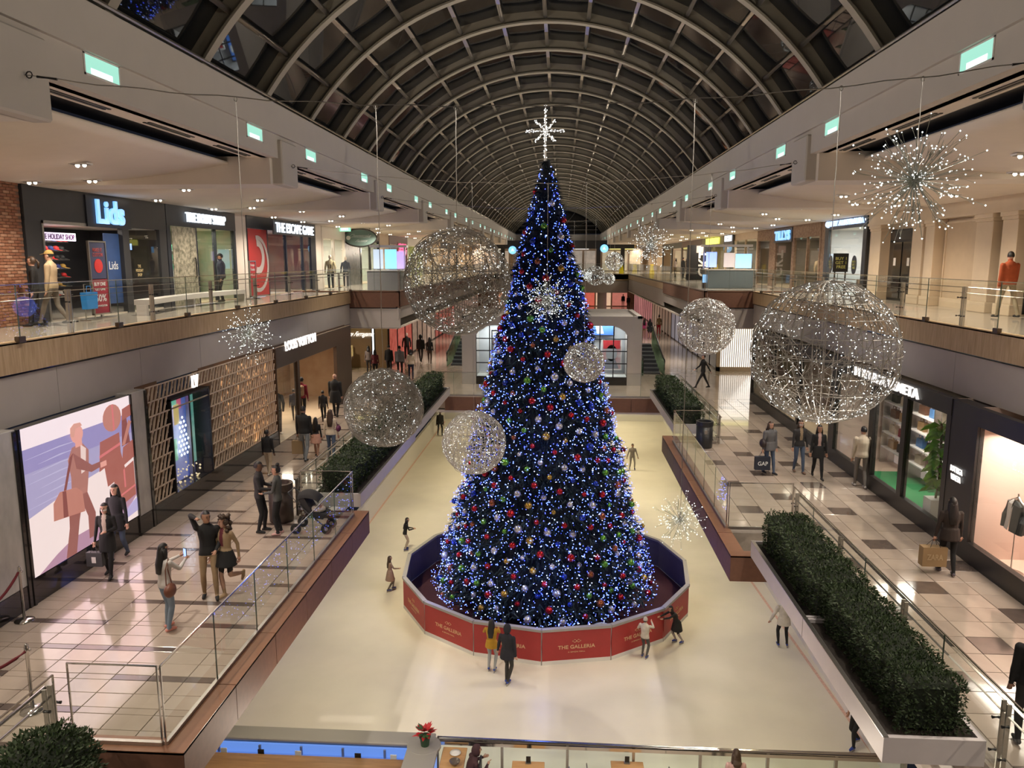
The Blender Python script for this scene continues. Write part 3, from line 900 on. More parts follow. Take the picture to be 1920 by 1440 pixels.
# ------------------------------------------------------------------ ring barrier
RN, RR = 15, 5.03
RING = Vector((-.47, 26.05, -10.2))
ring = thing('ring_barrier', 'red panelled ring barrier with grey cap rail around the christmas tree', 'barrier', RING)
REDP = mat('red_panel', (.36, .028, .028), .42, var=.05, scale=4)
PURP = mat('panel_inside', (.10, .09, .13), .5, var=.06, scale=5)
CAPM = mat('cap_rail', (.36, .34, .33), .45, .2)
GOLD = mat('gold_print', (.72, .48, .28), .45, .2)
def rv(i, r=RR):
    t = -PI / 2 + 2 * PI * i / RN
    return Vector((RING.x + r * math.cos(t), RING.y + r * math.sin(t), 0))
for i in range(RN):
    a, b = rv(i), rv(i + 1)
    d = (b - a).normalized(); nr = Vector((d.y, -d.x, 0)); a2, b2 = a + d * .012, b - d * .012
    def wall_(o0, o1, z0, z1):
        vs = []
        for z in (z0, z1):
            for p, o in ((a2, o0), (b2, o0), (b2, o1), (a2, o1)):
                q = p + nr * o; vs.append((q.x, q.y, z))
        return MB().add(vs, [(3, 2, 1, 0), (4, 5, 6, 7), (0, 1, 5, 4), (1, 2, 6, 5), (2, 3, 7, 6), (3, 0, 4, 7)])
    mid = (a + b) / 2
    pn = put('panel', wall_(.0, .03, -10.08, -9.16), REDP, ring, loc=(mid.x, mid.y, -10.1))
    put('inner_board', wall_(-.04, -.005, -10.15, -9.16), PURP, ring, loc=(mid.x, mid.y, -10.1))
    put('cap', wall_(-.08, .06, -9.16, -9.08), CAPM, ring, loc=(mid.x, mid.y, -9.1))
    put('kick_strip', wall_(.0, .035, -10.2, -10.08), M['white'], ring, loc=(mid.x, mid.y, -10.2))
    pp = a
    put('post', MB().tube([(pp.x, pp.y, -10.2), (pp.x, pp.y, -9.1)], .035, 6), CAPM, ring, loc=(pp.x, pp.y, -10.2))
    if nr.y < .55:
        c = mid + nr * .034
        text('lettering', 'THE GALLERIA', (c.x, c.y, -9.68), 1.12, '-y', GOLD, pn, .115, .004, .01, right=d)
        text('lettering', 'A SIMON MALL', (c.x, c.y, -9.84), .52, '-y', GOLD, pn, .038, .004, .0, right=d)
        for k, o in enumerate((-.055, .055)):
            lg = MB()
            for q in range(4):
                t0, t1 = q * PI / 2, (q + 1) * PI / 2
                p0 = c + d * (o + .075 * math.cos(t0)) + Vector((0, 0, -9.50 + .045 * math.sin(t0)))
                p1 = c + d * (o + .075 * math.cos(t1)) + Vector((0, 0, -9.50 + .045 * math.sin(t1)))
                lg.tube([p0, p1], .007, 4)
            put('logo_diamond', lg, GOLD, pn)
cp = MB().prism([(rv(i, RR - .05).x, rv(i, RR - .05).y) for i in range(RN)], -10.2, -10.17)
one('round_carpet', cp, mat('maroon_carpet', (.055, .012, .020), .95, var=.12, scale=20, bump=.2, bscale=60), 'dark maroon carpet filling the ring around the tree', 'carpet')
db = onZ(1128, 1196, -9.9)
dm_ = thing('bubble_dome', 'clear plastic dome standing between the tree and the red ring', 'dome', (db.x, db.y - .1, -10.17))
pr = [(.52 * math.cos(t * PI / 16), -10.0 + .62 * math.sin(t * PI / 16)) for t in range(9)]
put('shell', MB().lathe(pr + [(q * .98, z * 1.0 - .01) for q, z in reversed(pr[:-1])], (db.x, db.y - .1, 0), 24), mat('clear_plastic', (.42, .46, .52), .12, var=.1, scale=5, coat=.5), dm_, True)
put('base', MB().lathe([(.56, -10.17), (.56, -10.0), (.5, -9.98)], (db.x, db.y - .1, 0), 24), M['steel'], dm_)

# ================================================================== cables and hanging ornaments
cabs = {}
for k, lab in enumerate(('first cable between the fins, above the big wire spheres', 'second cable between the fins, in front of the tree', 'third cable between the fins, behind the tree', 'fourth cable between the fins at the far hedges')):
    y = BAY0 + .05 + BAY * k
    t = thing('span_cable', 'thin steel ' + lab, 'cable', (XC, y, 3.4), 'steel cables across the hall')
    x0, x1 = XL + .1, XR - .1
    f = lambda q, x0=x0, x1=x1: 3.9 - .45 * (1 - ((q - (x0 + x1) / 2) / ((x1 - x0) / 2)) ** 2)
    cabs[k] = (y, f)
    pts = [(x0 + (x1 - x0) * i / 40, y, f(x0 + (x1 - x0) * i / 40) + .012 * math.sin(i * 1.7)) for i in range(41)]
    put('cable', MB().tube(pts, .007, 5), M['steel'], t)
    for e_, s in ((x0, 1), (x1, -1)):
        put('turnbuckle', MB().tube([(e_ + s * .16, y, f(e_ + s * .16)), (e_ + s * .42, y, f(e_ + s * .42))], .017, 6), M['black'], t)
        put('eye_bolt', MB().tube([(e_ + s * .06 + .04 * math.cos(q * PI / 5), y, f(e_) + .04 * math.sin(q * PI / 5)) for q in range(10)], .009, 5, closed=True), M['black'], t)
GH = 'ornaments hanging on the cables'
def hang_wire(t, x, y, z0, cable):
    yy, f = cabs[cable]
    pts = [(x + .004 * math.sin(i * 2.3), y + (yy - y) * i / 10, z0 + (f(x) - z0) * i / 10) for i in range(11)]
    put('hanging_wire', MB().tube(pts, .005, 4), M['steel'], t)
    put('hook', MB().tube([(x + .022 * math.cos(q), yy, f(x) - .02 + .03 * math.sin(q)) for q in [i * PI / 4 for i in range(8)]], .006, 4, closed=True), M['steel'], t)
def rdir():
    z = rnd.uniform(-1, 1); a = rnd.random() * 2 * PI; q = math.sqrt(1 - z * z)
    return Vector((q * math.cos(a), q * math.sin(a), z))
def wire_sphere(label, u, v, y, rpx, cable, style, nl, dens=1.0, wr=.0045, lr=.009):
    c = onY(u, v, y); r = rpx * (c - Vector((0, 0, EYE))).length / FPX * math.cos(math.atan(math.hypot(u - 960, v - 720) / FPX))
    t = thing('hanging_wire_sphere', label, 'ornament', (c.x, c.y, c.z), GH)
    mb = MB()
    if style == 'lattice':
        for i in range(20):
            a = PI * i / 20
            ax = Vector((math.cos(a), math.sin(a), 0))
            mb.tube([c + (ax * math.cos(q) + Vector((0, 0, 1)) * math.sin(q)) * r for q in [2 * PI * j / 44 for j in range(44)]], wr * 1.15, 3, closed=True)
        for i in range(1, 12):
            b = -PI / 2 + PI * i / 12
            mb.tube([c + Vector((math.cos(q) * math.cos(b), math.sin(q) * math.cos(b), math.sin(b))) * r for q in [2 * PI * j / 44 for j in range(44)]], wr * 1.3, 3, closed=True)
    n = int((380 if style == 'tangle' else 260) * dens)
    for i in range(n):
        a = rdir(); b = a.cross(rdir()).normalized()
        L = rnd.uniform(.7, 2.2) if style == 'tangle' else rnd.uniform(.35, .9)
        k = max(4, int(L * 8)); bow = rnd.uniform(-.10, .05); ph = rnd.random() * 6
        pts = []
        side = a.cross(b)
        for j in range(k + 1):
            q = L * j / k
            p = (a * math.cos(q) + b * math.sin(q) + side * .16 * math.sin(q * 3 + ph)).normalized()
            pts.append(c + p * r * (1 + bow * math.sin(PI * j / k)))
        mb.tube(pts, wr * rnd.uniform(.7, 1.1), 3, caps=False)
    put('wire_frame', mb, WIRE, t)
    lb = MB()
    for i in range(nl):
        p = c + rdir() * r * rnd.uniform(.94, 1.02)
        lb.octa(p, lr * rnd.uniform(.45, 1.0), 0 if rnd.random() < .45 else 1)
    put('string_lights', lb, [LEDW, LEDW2], t, kind='stuff')
    hang_wire(t, c.x, c.y, c.z + r * .98, cable)
    return t
def starburst(label, u, v, y, rpx, cable, n=150, lr=.010):
    c = onY(u, v, y); r = rpx * (c - Vector((0, 0, EYE))).length / FPX * .98
    t = thing('hanging_starburst', label, 'ornament', (c.x, c.y, c.z), GH)
    mb, lb = MB(), MB()
    k = r / .75
    arms = []
    for i in range(n):
        g = (i + .5) / n; z = 1 - 2 * g; a = i * 2.39996; q = math.sqrt(max(0, 1 - z * z))
        d = (Vector((q * math.cos(a), q * math.sin(a), z)) + rdir() * .12).normalized()
        L = r * (rnd.uniform(.45, .8) if i % 3 else rnd.uniform(.8, 1.03))
        mb.tube([c + d * r * .04, c + d * L], [.0065 * k, .0035 * k], 3)
        m_ = 3 if i % 3 == 0 else 2
        for j in range(m_):
            d2 = (d + rdir() * .42).normalized()
            p0 = c + d * L * rnd.uniform(.5, .8)
            p1 = p0 + d2 * r * rnd.uniform(.12, .24)
            mb.tube([p0, p1], .003 * k, 3, caps=False)
            (lb.octa(p1, lr * rnd.uniform(.4, .75), rnd.random() < .6) if rnd.random() < .62 else None)
        lb.octa(c + d * L, lr * rnd.uniform(.55, .9), 0)
        lb.octa(c + d * L * rnd.uniform(.15, .6), lr * rnd.uniform(.4, .8), 1)
    put('spikes', mb, WIREG, t)
    put('hub', MB().ico(c, r * .07), WIREG, t)
    put('string_lights', lb, [LEDW, LEDW2], t, kind='stuff')
    hang_wire(t, c.x, c.y, c.z + r * .06, cable)
    return t
Y1, Y2, Y3, Y4 = (cabs[k][0] for k in range(4))
wire_sphere('largest lattice wire sphere of white lights, hanging beside the cream pilaster wall', 1545, 660, Y1, 133, 0, 'lattice', 900, 1.3, .0045, .0095)
wire_sphere('big loosely wound wire sphere hanging beside the tree at upper floor height', 858, 528, Y1, 98, 0, 'tangle', 620, 1.0, .0040, .0075)
wire_sphere('dense tangled wire sphere hanging over the hedge with the stroller', 720, 765, Y1, 72, 0, 'tangle', 520, 1.5, .0036, .0075)
wire_sphere('lattice wire sphere hanging low in front of the tree and the pale ice', 889, 830, Y2, 59, 1, 'lattice', 420, 1.2, .0080, .014)
wire_sphere('small dense wire sphere hanging against the tree next to the pavilion window', 1095, 680, Y2, 37, 1, 'tangle', 360, .8, .0075, .014)
wire_sphere('wire sphere hanging in front of the glowing striped shop', 1324, 612, Y2, 52, 1, 'tangle', 420, .7, .0065, .013)
wire_sphere('small wire sphere in front of the far bridge beside the blue round sign', 1152, 490, Y4, 17, 3, 'tangle', 200, .35, .008, .018)
wire_sphere('small wire sphere low in front of the far bridge', 1116, 517, Y4, 18, 3, 'tangle', 160, .35, .008, .016)
wire_sphere('smallest wire sphere in front of the grey band of the far bridge', 1142, 523, Y4 + 1, 11, 3, 'tangle', 110, .25, .008, .016)
wire_sphere('small wire sphere half hidden by the tree at the far bridge', 1076, 508, Y4, 15, 3, 'tangle', 130, .3, .008, .016)
starburst('largest lit starburst hanging in front of the cream pilaster wall', 1715, 338, Y1, 112, 0, 115, .0150)
starburst('lit starburst hanging against the grey band above the lattice wall', 466, 626, Y1, 57, 0, 85, .009)
starburst('lit starburst hanging low over the ice beside the red ring', 1275, 975, Y1, 54, 0, 80, .009)
starburst('lit silver starburst in front of the middle of the tree', 1026, 562, Y2, 54, 1, 120, .015)
starburst('lit starburst hanging in front of the far upper shops', 1220, 460, Y3, 44, 2, 110, .018)
starburst('small far starburst low beside the far wire spheres', 1100, 516, Y4 - 1.3, 13, 3, 50, .016)
# ================================================================== shop fronts
def rect(mb, side, x, d0, d1, y0, y1, z0, z1, mi=0):
    """box on a side wall: d0..d1 = depth behind (+) or in front (-) of the wall face at x"""
    s = -1 if side == 'L' else 1
    a, b = sorted((x + s * d0, x + s * d1))
    return mb.box(a, b, y0, y1, z0, z1, mi)
def store(label, side, x, y0, y1, z0, ztop, header, fmat, back, floorm=None, depth=2.6, bays=(), power=40, lcol=NEUT, sill=0.0, name='storefront', backpower=0, group=None):
    """an open-fronted lit room behind a frame; bays: list of (y0, y1) glazed openings with panes"""
    t = thing(name, label, 'storefront', (x, (y0 + y1) / 2, z0), group)
    put('back_wall', rect(MB(), side, x, depth, depth + .08, y0, y1, z0, ztop), back, t)
    put('side_wall', rect(MB(), side, x, .1, depth, y0, y0 + .06, z0, ztop), back, t, loc=(x, y0, z0))
    put('side_wall', rect(MB(), side, x, .1, depth, y1 - .06, y1, z0, ztop), back, t, loc=(x, y1, z0))
    put('shop_floor', rect(MB(), side, x, 0, depth, y0 + .06, y1 - .06, z0, z0 + .03), floorm or M['tan'], t)
    put('shop_ceiling', rect(MB(), side, x, .1, depth, y0 + .06, y1 - .06, header, header + .06), M['plaster'], t)
    put('header', rect(MB(), side, x, -.04, .12, y0, y1, header, ztop), fmat, t)
    if sill: put('sill', rect(MB(), side, x, -.03, .12, y0, y1, z0, z0 + sill), fmat, t)
    prev = y0
    for (a, b) in list(bays) + [(y1, None)]:
        if a - prev > .01:
            put('pier', rect(MB(), side, x, -.03, .12, prev, a, z0 + sill, header), fmat, t, loc=(x, prev, z0))
        if b is None: break
        put('pane', rect(MB(), side, x, .02, .035, a, b, z0 + sill, header), PANE, t, loc=(x, a, z0))
        prev = b
    if power:
        s = -1 if side == 'L' else 1
        lamp('shop_lamp', 'AREA', (x + s * depth * .5, (y0 + y1) / 2, header - .05), power, lcol, min(2.0, y1 - y0 - .3), (x + s * depth * .5, (y0 + y1) / 2, z0), None, .6, 1.2)
    return t
def wsign(label, s, side, x, y, z, width, height, m, backing=None, bsize=None, ext=.03, bold=.005, name='shop_sign', off=.10, italic=0):
    sg = 1 if side == 'L' else -1
    t = thing(name, label, 'sign', (x + sg * .04, y, z))
    if backing:
        put('backing', rect(MB(), side, x, -.09, -.04, y - bsize[0] / 2, y + bsize[0] / 2, z - bsize[1] / 2, z + bsize[1] / 2), backing, t)
    text('lettering', s, (x + sg * off, y, z), width, '+x' if side == 'L' else '-x', m, t, height, ext, bold, italic=italic)
    return t
BLUEL = glow('sign_blue', (.16, .48, 1.0), 1.35)
WHITEL = glow('sign_white', (.80, .90, 1.0), 1.25)
WARML = glow('sign_warm_white', (1, .95, .9), 1.1)
DKBLUE = mat('dark_blue_panel', (.022, .027, .04), .4, var=.05, scale=4)

# ------------------------------------------------------------------ upper floor, cap shop side
X = W3L
bw = group_struct('wall_brick', (X, 14, 0))
put('mortar', MB().box(X - .25, X - .03, 9, 18.42, 0, 3.44), mat('mortar', (.16, .10, .075), .9, var=.1, scale=10), bw)
bms = [MB().bevbox(-.05, .03, .004, .216, .004, .068, .006).mesh('brick', mat('brick_%d' % i, c, .85, var=.12, scale=12, bump=.2, bscale=60)) for i, c in enumerate(((.26, .115, .065), (.22, .09, .05), (.32, .16, .095), (.36, .20, .13)))]
nb = 0
farb = MB()
for r in range(47):
    for i in range(20):
        y = 18.40 - .222 * (i + 1) - (.11 if r % 2 else 0)
        if y < 14.7: continue
        if y > 17.2 and nb < 300:
            inst('brick', bms[rnd.choice((0, 0, 1, 1, 2, 3))], (X - .03, y, .006 + .073 * r), bw); nb += 1
        else:
            farb.box(X - .08, X, y + .004, y + .216, .01 + .073 * r, .074 + .073 * r)
put('brick', farb, MATS['brick_0'], bw, kind='stuff')
# cap shop
cap = store('charcoal fronted cap shop with a glowing blue sign beside the brick wall', 'L', X, 18.45, 25.3, 0, 3.46, 2.55, M['dark'], mat('cap_wall', (.03, .03, .035), .6), M['l3floor'], 2.6,
            bays=((23.05, 24.85),), power=60)
# widen: open entrance between 19.1 and 22.6 has no pier, so replace the broad pier by two slim ones
for o in list(cap.children):
    if o.name.startswith('pier') and o.location.y < 0 and o.dimensions.y > 3:
        bpy.data.objects.remove(o)
put('pier', rect(MB(), 'L', X, -.03, .12, 18.45, 19.1, 0, 2.55), M['dark'], cap)
put('pier', rect(MB(), 'L', X, -.03, .12, 22.7, 23.05, 0, 2.55), M['dark'], cap)
put('banner', rect(MB(), 'L', X, .1, .14, 21.95, 22.7, .3, 2.35), mat('navy_banner', (.03, .07, .20), .5, var=.1, scale=5), cap)
put('entrance_frame', rect(rect(MB(), 'L', X, -.05, 0, 19.05, 19.12, 0, 2.58), 'L', X, -.05, 0, 19.05, 22.7, 2.5, 2.58), M['steel'], cap)
wsign('big glowing blue letters over the cap shop entrance', 'Lids', 'L', X, 22.02, 2.93, 1.38, .68, BLUEL, DKBLUE, (2.2, .86), .05, .03)
wsign('small white lettering on the navy banner of the cap shop', 'Lids', 'L', X - .1, 22.32, 1.42, .46, .24, mat('print_white', (.75, .78, .8), .5), ext=.004, off=.0)
wsign('pale lit holiday shop board inside the cap shop', 'THE HOLIDAY SHOP', 'L', X - .9, 20.9, 2.22, 1.5, .15, mat('print_plum', (.12, .02, .12), .5), glow('board_lilac', (.85, .70, .95), 1.1), (1.65, .22), .005, .01, off=.10)
t = thing('shop_sign', 'mirrored reflection of a blue sign, built as a glowing box in the cap shop bay', 'sign', (X - .8, 24.25, 2.0))  # a reflection in the glass, modelled as a box with glowing bars
put('backing', MB().box(X - .84, X - .8, 23.82, 24.68, 1.87, 2.13), M['black'], t)
for i in range(6):
    put('reflection_stroke', MB().box(X - .8, X - .79, 23.88 + i * .125, 23.97 + i * .125, 1.9, 2.1), glow('sign_reflection_blue', (.30, .5, 1), 1.5), t)
put('rod', MB().tube([(X - .82, 24.25, 2.1), (X - .82, 24.25, 2.56)], .015, 5), M['black'], t)
wsign('gold lettering on the dark glass of the cap shop', 'THE\nHOLIDAY\nSHOP', 'L', X, 23.5, 1.25, .42, .36, mat('print_gold', (.5, .4, .2), .5), ext=.004, off=.03)
def capmesh(m):
    mb = MB().lathe([(.085, 0), (.095, .03), (.085, .08), (.05, .115), (.0, .125)], n=12)
    mb.add([(-.07, -.07, .005), (.07, -.07, .005), (.05, -.19, -.015), (-.05, -.19, -.015), (-.07, -.07, .018), (.07, -.07, .018), (.05, -.19, -.004), (-.05, -.19, -.004)],
           [(3, 2, 1, 0), (4, 5, 6, 7), (2, 3, 7, 6), (0, 4, 7, 3), (1, 2, 6, 5)])
    return mb.mesh('sports_cap', m, True)
cm = {c: capmesh(mat('cap_' + c, rgb, .7)) for c, rgb in dict(red=(.62, .03, .03), white=(.7, .68, .64), black=(.02, .02, .02), navy=(.03, .05, .2), ochre=(.5, .3, .06)).items()}
for r in range(7):
    wrow = thing('cap_rail', '%s grey display rail for caps on the cap shop wall' % ('lowest', 'second lowest', 'third lowest', 'middle', 'third highest', 'second highest', 'topmost')[r] , 'rail', (X - 1.7, 20.8, .55 + r * .26), 'display rails in the cap shop')
    put('rail_bar', MB().box(X - 1.8, X - 1.62, 19.2, 22.6, .53 + r * .26, .55 + r * .26), M['steel'], wrow)
    put('bracket', MB().box(X - 2.56, X - 1.8, 20.8, 20.86, .53 + r * .26, .55 + r * .26), M['steel'], wrow)
    for i in range(13):
        c = rnd.choice(('red', 'red', 'black', 'black', 'white', 'navy', 'ochre')) if i > 3 else rnd.choice(('red', 'red', 'white'))
        o = inst('sports_cap', cm[c], (X - 1.7, 19.35 + i * .25, .565 + r * .26), None, PI / 2)
        tag(o, '%s sports cap on a display rail in the cap shop' % c, 'cap', '%s caps in the cap shop' % c)
# free standing poster frame outside the cap shop
def poster_stand(label, p, w_, h_, m1, m2, lines, side, z, name='poster_stand', mid=.52):
    s = 1 if side == 'L' else -1
    t = thing(name, label, 'sign stand', (p[0], p[1], z))
    a, b = p[1] - w_ / 2, p[1] + w_ / 2
    put('frame', MB().box(p[0] - .03, p[0] + .03, a - .04, a, z + .1, z + h_).box(p[0] - .03, p[0] + .03, b, b + .04, z + .1, z + h_).box(p[0] - .03, p[0] + .03, a - .04, b + .04, z + h_, z + h_ + .04).box(p[0] - .03, p[0] + .03, a - .04, b + .04, z + .1, z + .14), M['steel'], t)
    put('foot', MB().box(p[0] - .22, p[0] + .22, a, b, z, z + .03).box(p[0] - .02, p[0] + .02, p[1] - .04, p[1] + .04, z + .03, z + .12), M['steel'], t)
    zm = z + h_ * mid
    lo = put('lower_poster', MB().box(p[0] - .012, p[0] + .012, a, b, z + .14, zm - .01), m2, t)
    hi = put('upper_poster', MB().box(p[0] - .012, p[0] + .012, a, b, zm + .01, z + h_), m1, t)
    for (tx, zz, ww, hh, mm) in lines:
        text('print', tx, (p[0] + s * .016, p[1], z + zz), ww, '+x' if side == 'L' else '-x', mm, lo if zz < h_ * mid else hi, hh, .003, .01)
    return t
PW = mat('print_white', (.75, .78, .8), .5)
pp = Vector((-12.6, 20.4, 0))
ps = poster_stand('tall framed poster stand with a red sale sheet outside the cap shop', (pp.x, pp.y), .72, 2.05, mat('poster_navy', (.05, .06, .13), .5), mat('poster_red', (.30, .025, .05), .5),
             (('MAKE IT', 1.85, .42, .10, mat('print_red', (.5, .1, .1), .5)), ('CUSTOM', 1.72, .46, .10, MATS['print_red']), ('BUY ONE', .93, .52, .10, PW), ('GET ONE', .79, .46, .07, PW), ('50%', .55, .5, .19, PW), ('CUSTOMIZATION', .34, .5, .05, PW)), 'L', 0)
put('cap_picture', MB().lathe([(.19, .014), (.19, .022), (.0, .03)], (pp.x, pp.y, 1.42), 18, axis='x'), MATS['cap_red'], ps)
bb_ = Vector((-12.45, 19.65, 0))
t = thing('bag_rack', 'bright blue carrier bags on a low rack outside the cap shop', 'bags', (bb_.x, bb_.y, 0))
put('rack', MB().tube([(bb_.x, bb_.y - .2, 0), (bb_.x, bb_.y - .2, .95), (bb_.x, bb_.y + .2, .95), (bb_.x, bb_.y + .2, 0)], .015, 6).box(bb_.x - .15, bb_.x + .15, bb_.y - .24, bb_.y + .24, 0, .03), M['steel'], t)
put('bag', MB().prism([(bb_.y - .22, .3), (bb_.y + .22, .3), (bb_.y + .26, .74), (bb_.y - .26, .74)], bb_.x - .08, bb_.x + .08, 'x').tube([(bb_.x, bb_.y - .1, .74), (bb_.x, bb_.y - .08, .9), (bb_.x, bb_.y + .08, .9), (bb_.x, bb_.y + .1, .74)], .012, 5), mat('bag_blue', (.02, .22, .62), .5, var=.1), t)
# white curved bench-shaped form outside the cosmetics shop
p0, p1 = Vector((-12.0, 21.4, 0)), Vector((-12.3, 29.0, 0))
t = thing('bench_shape', 'long white ribbed bench-shaped form with bent ends behind the upper glass', 'bench', (p0.x, p0.y, 0))
pts = [p0.lerp(p1, q) + Vector((-.3 * math.sin(q * PI), 0, 0)) for q in [i / 10 for i in range(11)]]
for i in range(10):
    a, b = pts[i], pts[i + 1]
    d = (b - a).normalized(); n_ = Vector((-d.y, d.x, 0)) * .22
    vs = [a - n_, b - n_, b + n_, a + n_]
    put('seat_slab', MB().add([(q.x, q.y, zz) for zz in (.30, .45) for q in vs], [(3, 2, 1, 0), (4, 5, 6, 7), (0, 1, 5, 4), (1, 2, 6, 5), (2, 3, 7, 6), (3, 0, 4, 7)]), M['white'], t)
for q in (pts[0], pts[5], pts[10]):
    put('leg', MB().cbox((q.x, q.y, .15), (.3, .12, .3)), M['white'], t)
# cosmetics shop
FLOR = mat('floral_panel', (.50, .46, .36), .5, color2=(.12, .13, .09), scale=7)
store('dark framed cosmetics shop with pale botanical doors and white sign', 'L', X, 25.35, 30.85, 0, 3.46, 2.72, DKBLUE, mat('cosmetic_wall', (.55, .48, .36), .6, color2=(.30, .42, .30), scale=1.6), None, 2.6,
      bays=((25.6, 27.35), (27.5, 29.0), (29.06, 30.7)), power=110, lcol=(1, .95, .8))
t = thing('shop_door', 'tall pale door with dark botanical print on the cosmetics shop', 'door', (X + .05, 26.5, 0))
put('leaf', rect(MB(), 'L', X, -.06, -.035, 25.62, 27.33, .02, 2.70), FLOR, t)
put('handle', MB().tube([(X + .10, 27.1, .95), (X + .13, 27.1, 1.0), (X + .13, 27.1, 1.6), (X + .10, 27.1, 1.65)], .025, 8), M['black'], t)
for i in range(26):      # printed sprigs
    y, z = rnd.uniform(25.75, 27.0), rnd.uniform(.2, 2.6)
    mb = MB(); a = rnd.random() * PI
    for q in range(5):
        ca, sa = math.cos(a), math.sin(a)
        py, pz = y + ca * .06 * q, z + sa * .06 * q
        for s in (-1, 1):
            mb.add([(X + .063, py, pz), (X + .063, py + .07 * math.cos(a + s), pz + .07 * math.sin(a + s)), (X + .063, py + .03 * math.cos(a + s * .3), pz + .03 * math.sin(a + s * .3))], [(0, 1, 2)])
    put('printed_sprig', mb, mat('sprig_ink', (.07, .075, .05), .6), t)
wsign('white lit capital letters on the dark header of the cosmetics shop', 'THE BODY SHOP', 'L', X, 28.2, 3.06, 3.15, .34, WHITEL, None, None, .04, .008)
for i, (c, hh) in enumerate((((.8, .5, .1), .5), ((.15, .55, .35), 1.0), ((.7, .65, .5), .8), ((.55, .6, .2), .5))):
    y = 27.8 + i * .75
    t = thing('display_shelf', ('amber stocked', 'green stocked', 'cream stocked', 'olive stocked')[i] + ' display shelf in the cosmetics shop', 'shelf', (X - 1.6, y, .03))
    put('carcass', MB().box(X - 2.0, X - 1.4, y - .3, y + .3, .03, 1.2), M['white'], t)
    for r in range(3):
        put('product_row', MB().box(X - 1.95, X - 1.42, y - .27, y + .27, 1.22 + r * .36, 1.42 + r * .36), mat('prod_%d' % i, c, .5, emit=c, power=.25), t)
        put('shelf_board', MB().box(X - 2.0, X - 1.4, y - .3, y + .3, 1.18 + r * .36, 1.22 + r * .36), M['white'], t)
struct('wall_upper_left_pier', MB().box(X - .3, X, 30.9, 32.0, 0, 3.46).box(X - .3, X, 41.2, 42.2, 0, 3.46), M['plaster'])
# escape rooms
esc = store('glass fronted escape room venue with red and purple interior', 'L', X, 32.0, 41.1, 0, 3.46, 2.9, DKBLUE, mat('escape_wall', (.30, .26, .27), .6, color2=(.45, .16, .16), scale=.9), None, 3.0,
      bays=((32.05, 34.2), (34.3, 36.6), (36.7, 39.0), (39.1, 40.3)), power=90, lcol=(.8, .75, 1))
REDG = mat('red_graphic', (.42, .03, .03), .5)
put('window_graphic', MB().box(X + .03, X + .04, 32.06, 34.15, .05, 2.88), REDG, esc)
for r0, r1, z_ in ((.45, .75, 1.7), (1.05, 1.22, 1.4)):
    n = 16
    pts = [(33.0 + r1 * math.cos(-1.9 + 3.6 * i / n), z_ + r1 * math.sin(-1.9 + 3.6 * i / n)) for i in range(n + 1)] + [(33.0 + r0 * math.cos(-1.9 + 3.6 * i / n), z_ + r0 * math.sin(-1.9 + 3.6 * i / n)) for i in range(n, -1, -1)]
    put('window_graphic', MB().prism(pts, X + .045, X + .055, 'x'), mat('graphic_white', (.6, .55, .55), .5), esc)
wsign('long white lit sign on the dark box of the escape rooms', 'THE ESCAPE GAME', 'L', X + .5, 36.4, 3.0, 5.2, .44, WHITEL, DKBLUE, (5.7, .62), .04, .008)
t = thing('reception_desk', 'glowing blue and violet desk inside the escape room venue', 'desk', (X - 1.4, 36, .03))
put('desk', MB().box(X - 2.0, X - 1.2, 34.8, 37.2, .03, 1.1), mat('desk_grey', (.4, .4, .45), .4), t)
put('light_panel', MB().box(X - 1.19, X - 1.17, 35.0, 36.8, .15, 1.0), glow('desk_blue', (.25, .6, 1), 1.8), t)
put('light_edge', MB().box(X - 1.2, X - 1.14, 34.8, 37.2, 1.1, 1.14), glow('desk_violet', (.6, .35, 1), 2.5), t)
pp = Vector((-12.45, 30.6, 0))
poster_stand('red stand with white arrow outside the escape rooms', (pp.x, pp.y), .55, 1.5, mat('poster_red2', (.42, .03, .04), .5), MATS['poster_red2'],
             (('Escape', 1.36, .4, .12, PW), ('Rooms', 1.2, .4, .12, PW), ('<--', .98, .38, .09, PW)), 'L', 0, mid=.5)
# further along the same side
def simple_store(label, side, x, y0, y1, fm, back, bp=0.0, sign=None, power=70, header=2.75, lc=NEUT, scol=WHITEL, items=None):
    store(label, side, x, y0, y1, 0, 3.46, header, fm, back, None, 2.6, bays=((y0 + .25, (y0 + y1) / 2 - .1), ((y0 + y1) / 2 + .1, y1 - .25)), power=power, lcol=lc)
    if sign:
        wsign(sign[1], sign[0], side, x, (y0 + y1) / 2, header + .36, sign[2], .34, scol, None, None, .04, .02)
simple_store('white shop interior with a dark frame next to the escape rooms', 'L', X, 42.2, 46.8, M['plaster'], mat('shop_white', (.66, .68, .64), .6), power=150)
struct('wall_upper_left_marble', MB().box(X - .3, X, 46.8, 50.4, 0, 3.46), mat('dark_marble', (.08, .095, .10), .2, color2=(.16, .17, .17), scale=3))
simple_store('pale green lit shop past the dark marble wall', 'L', X, 50.4, 55.8, M['black2'], mat('shop_mint', (.55, .62, .56), .6), power=170)
struct('wall_upper_left_tan', MB().box(X - .3, X, 55.8, 59, 0, 3.46), M['tan'])
simple_store('dark fronted shop with a pink neon sign past the pale green shop', 'L', X, 59, 66, mat('maroon_front', (.10, .04, .035), .4), mat('shop_grey', (.45, .42, .42), .6), power=160)
t = thing('shop_sign', 'pink neon sign of looping tubes on the dark fronted shop', 'sign', (X + .08, 63.5, 2.4))
put('backing', MB().box(X + .03, X + .07, 61.9, 65.1, 1.85, 2.95), MATS['maroon_front'], t)
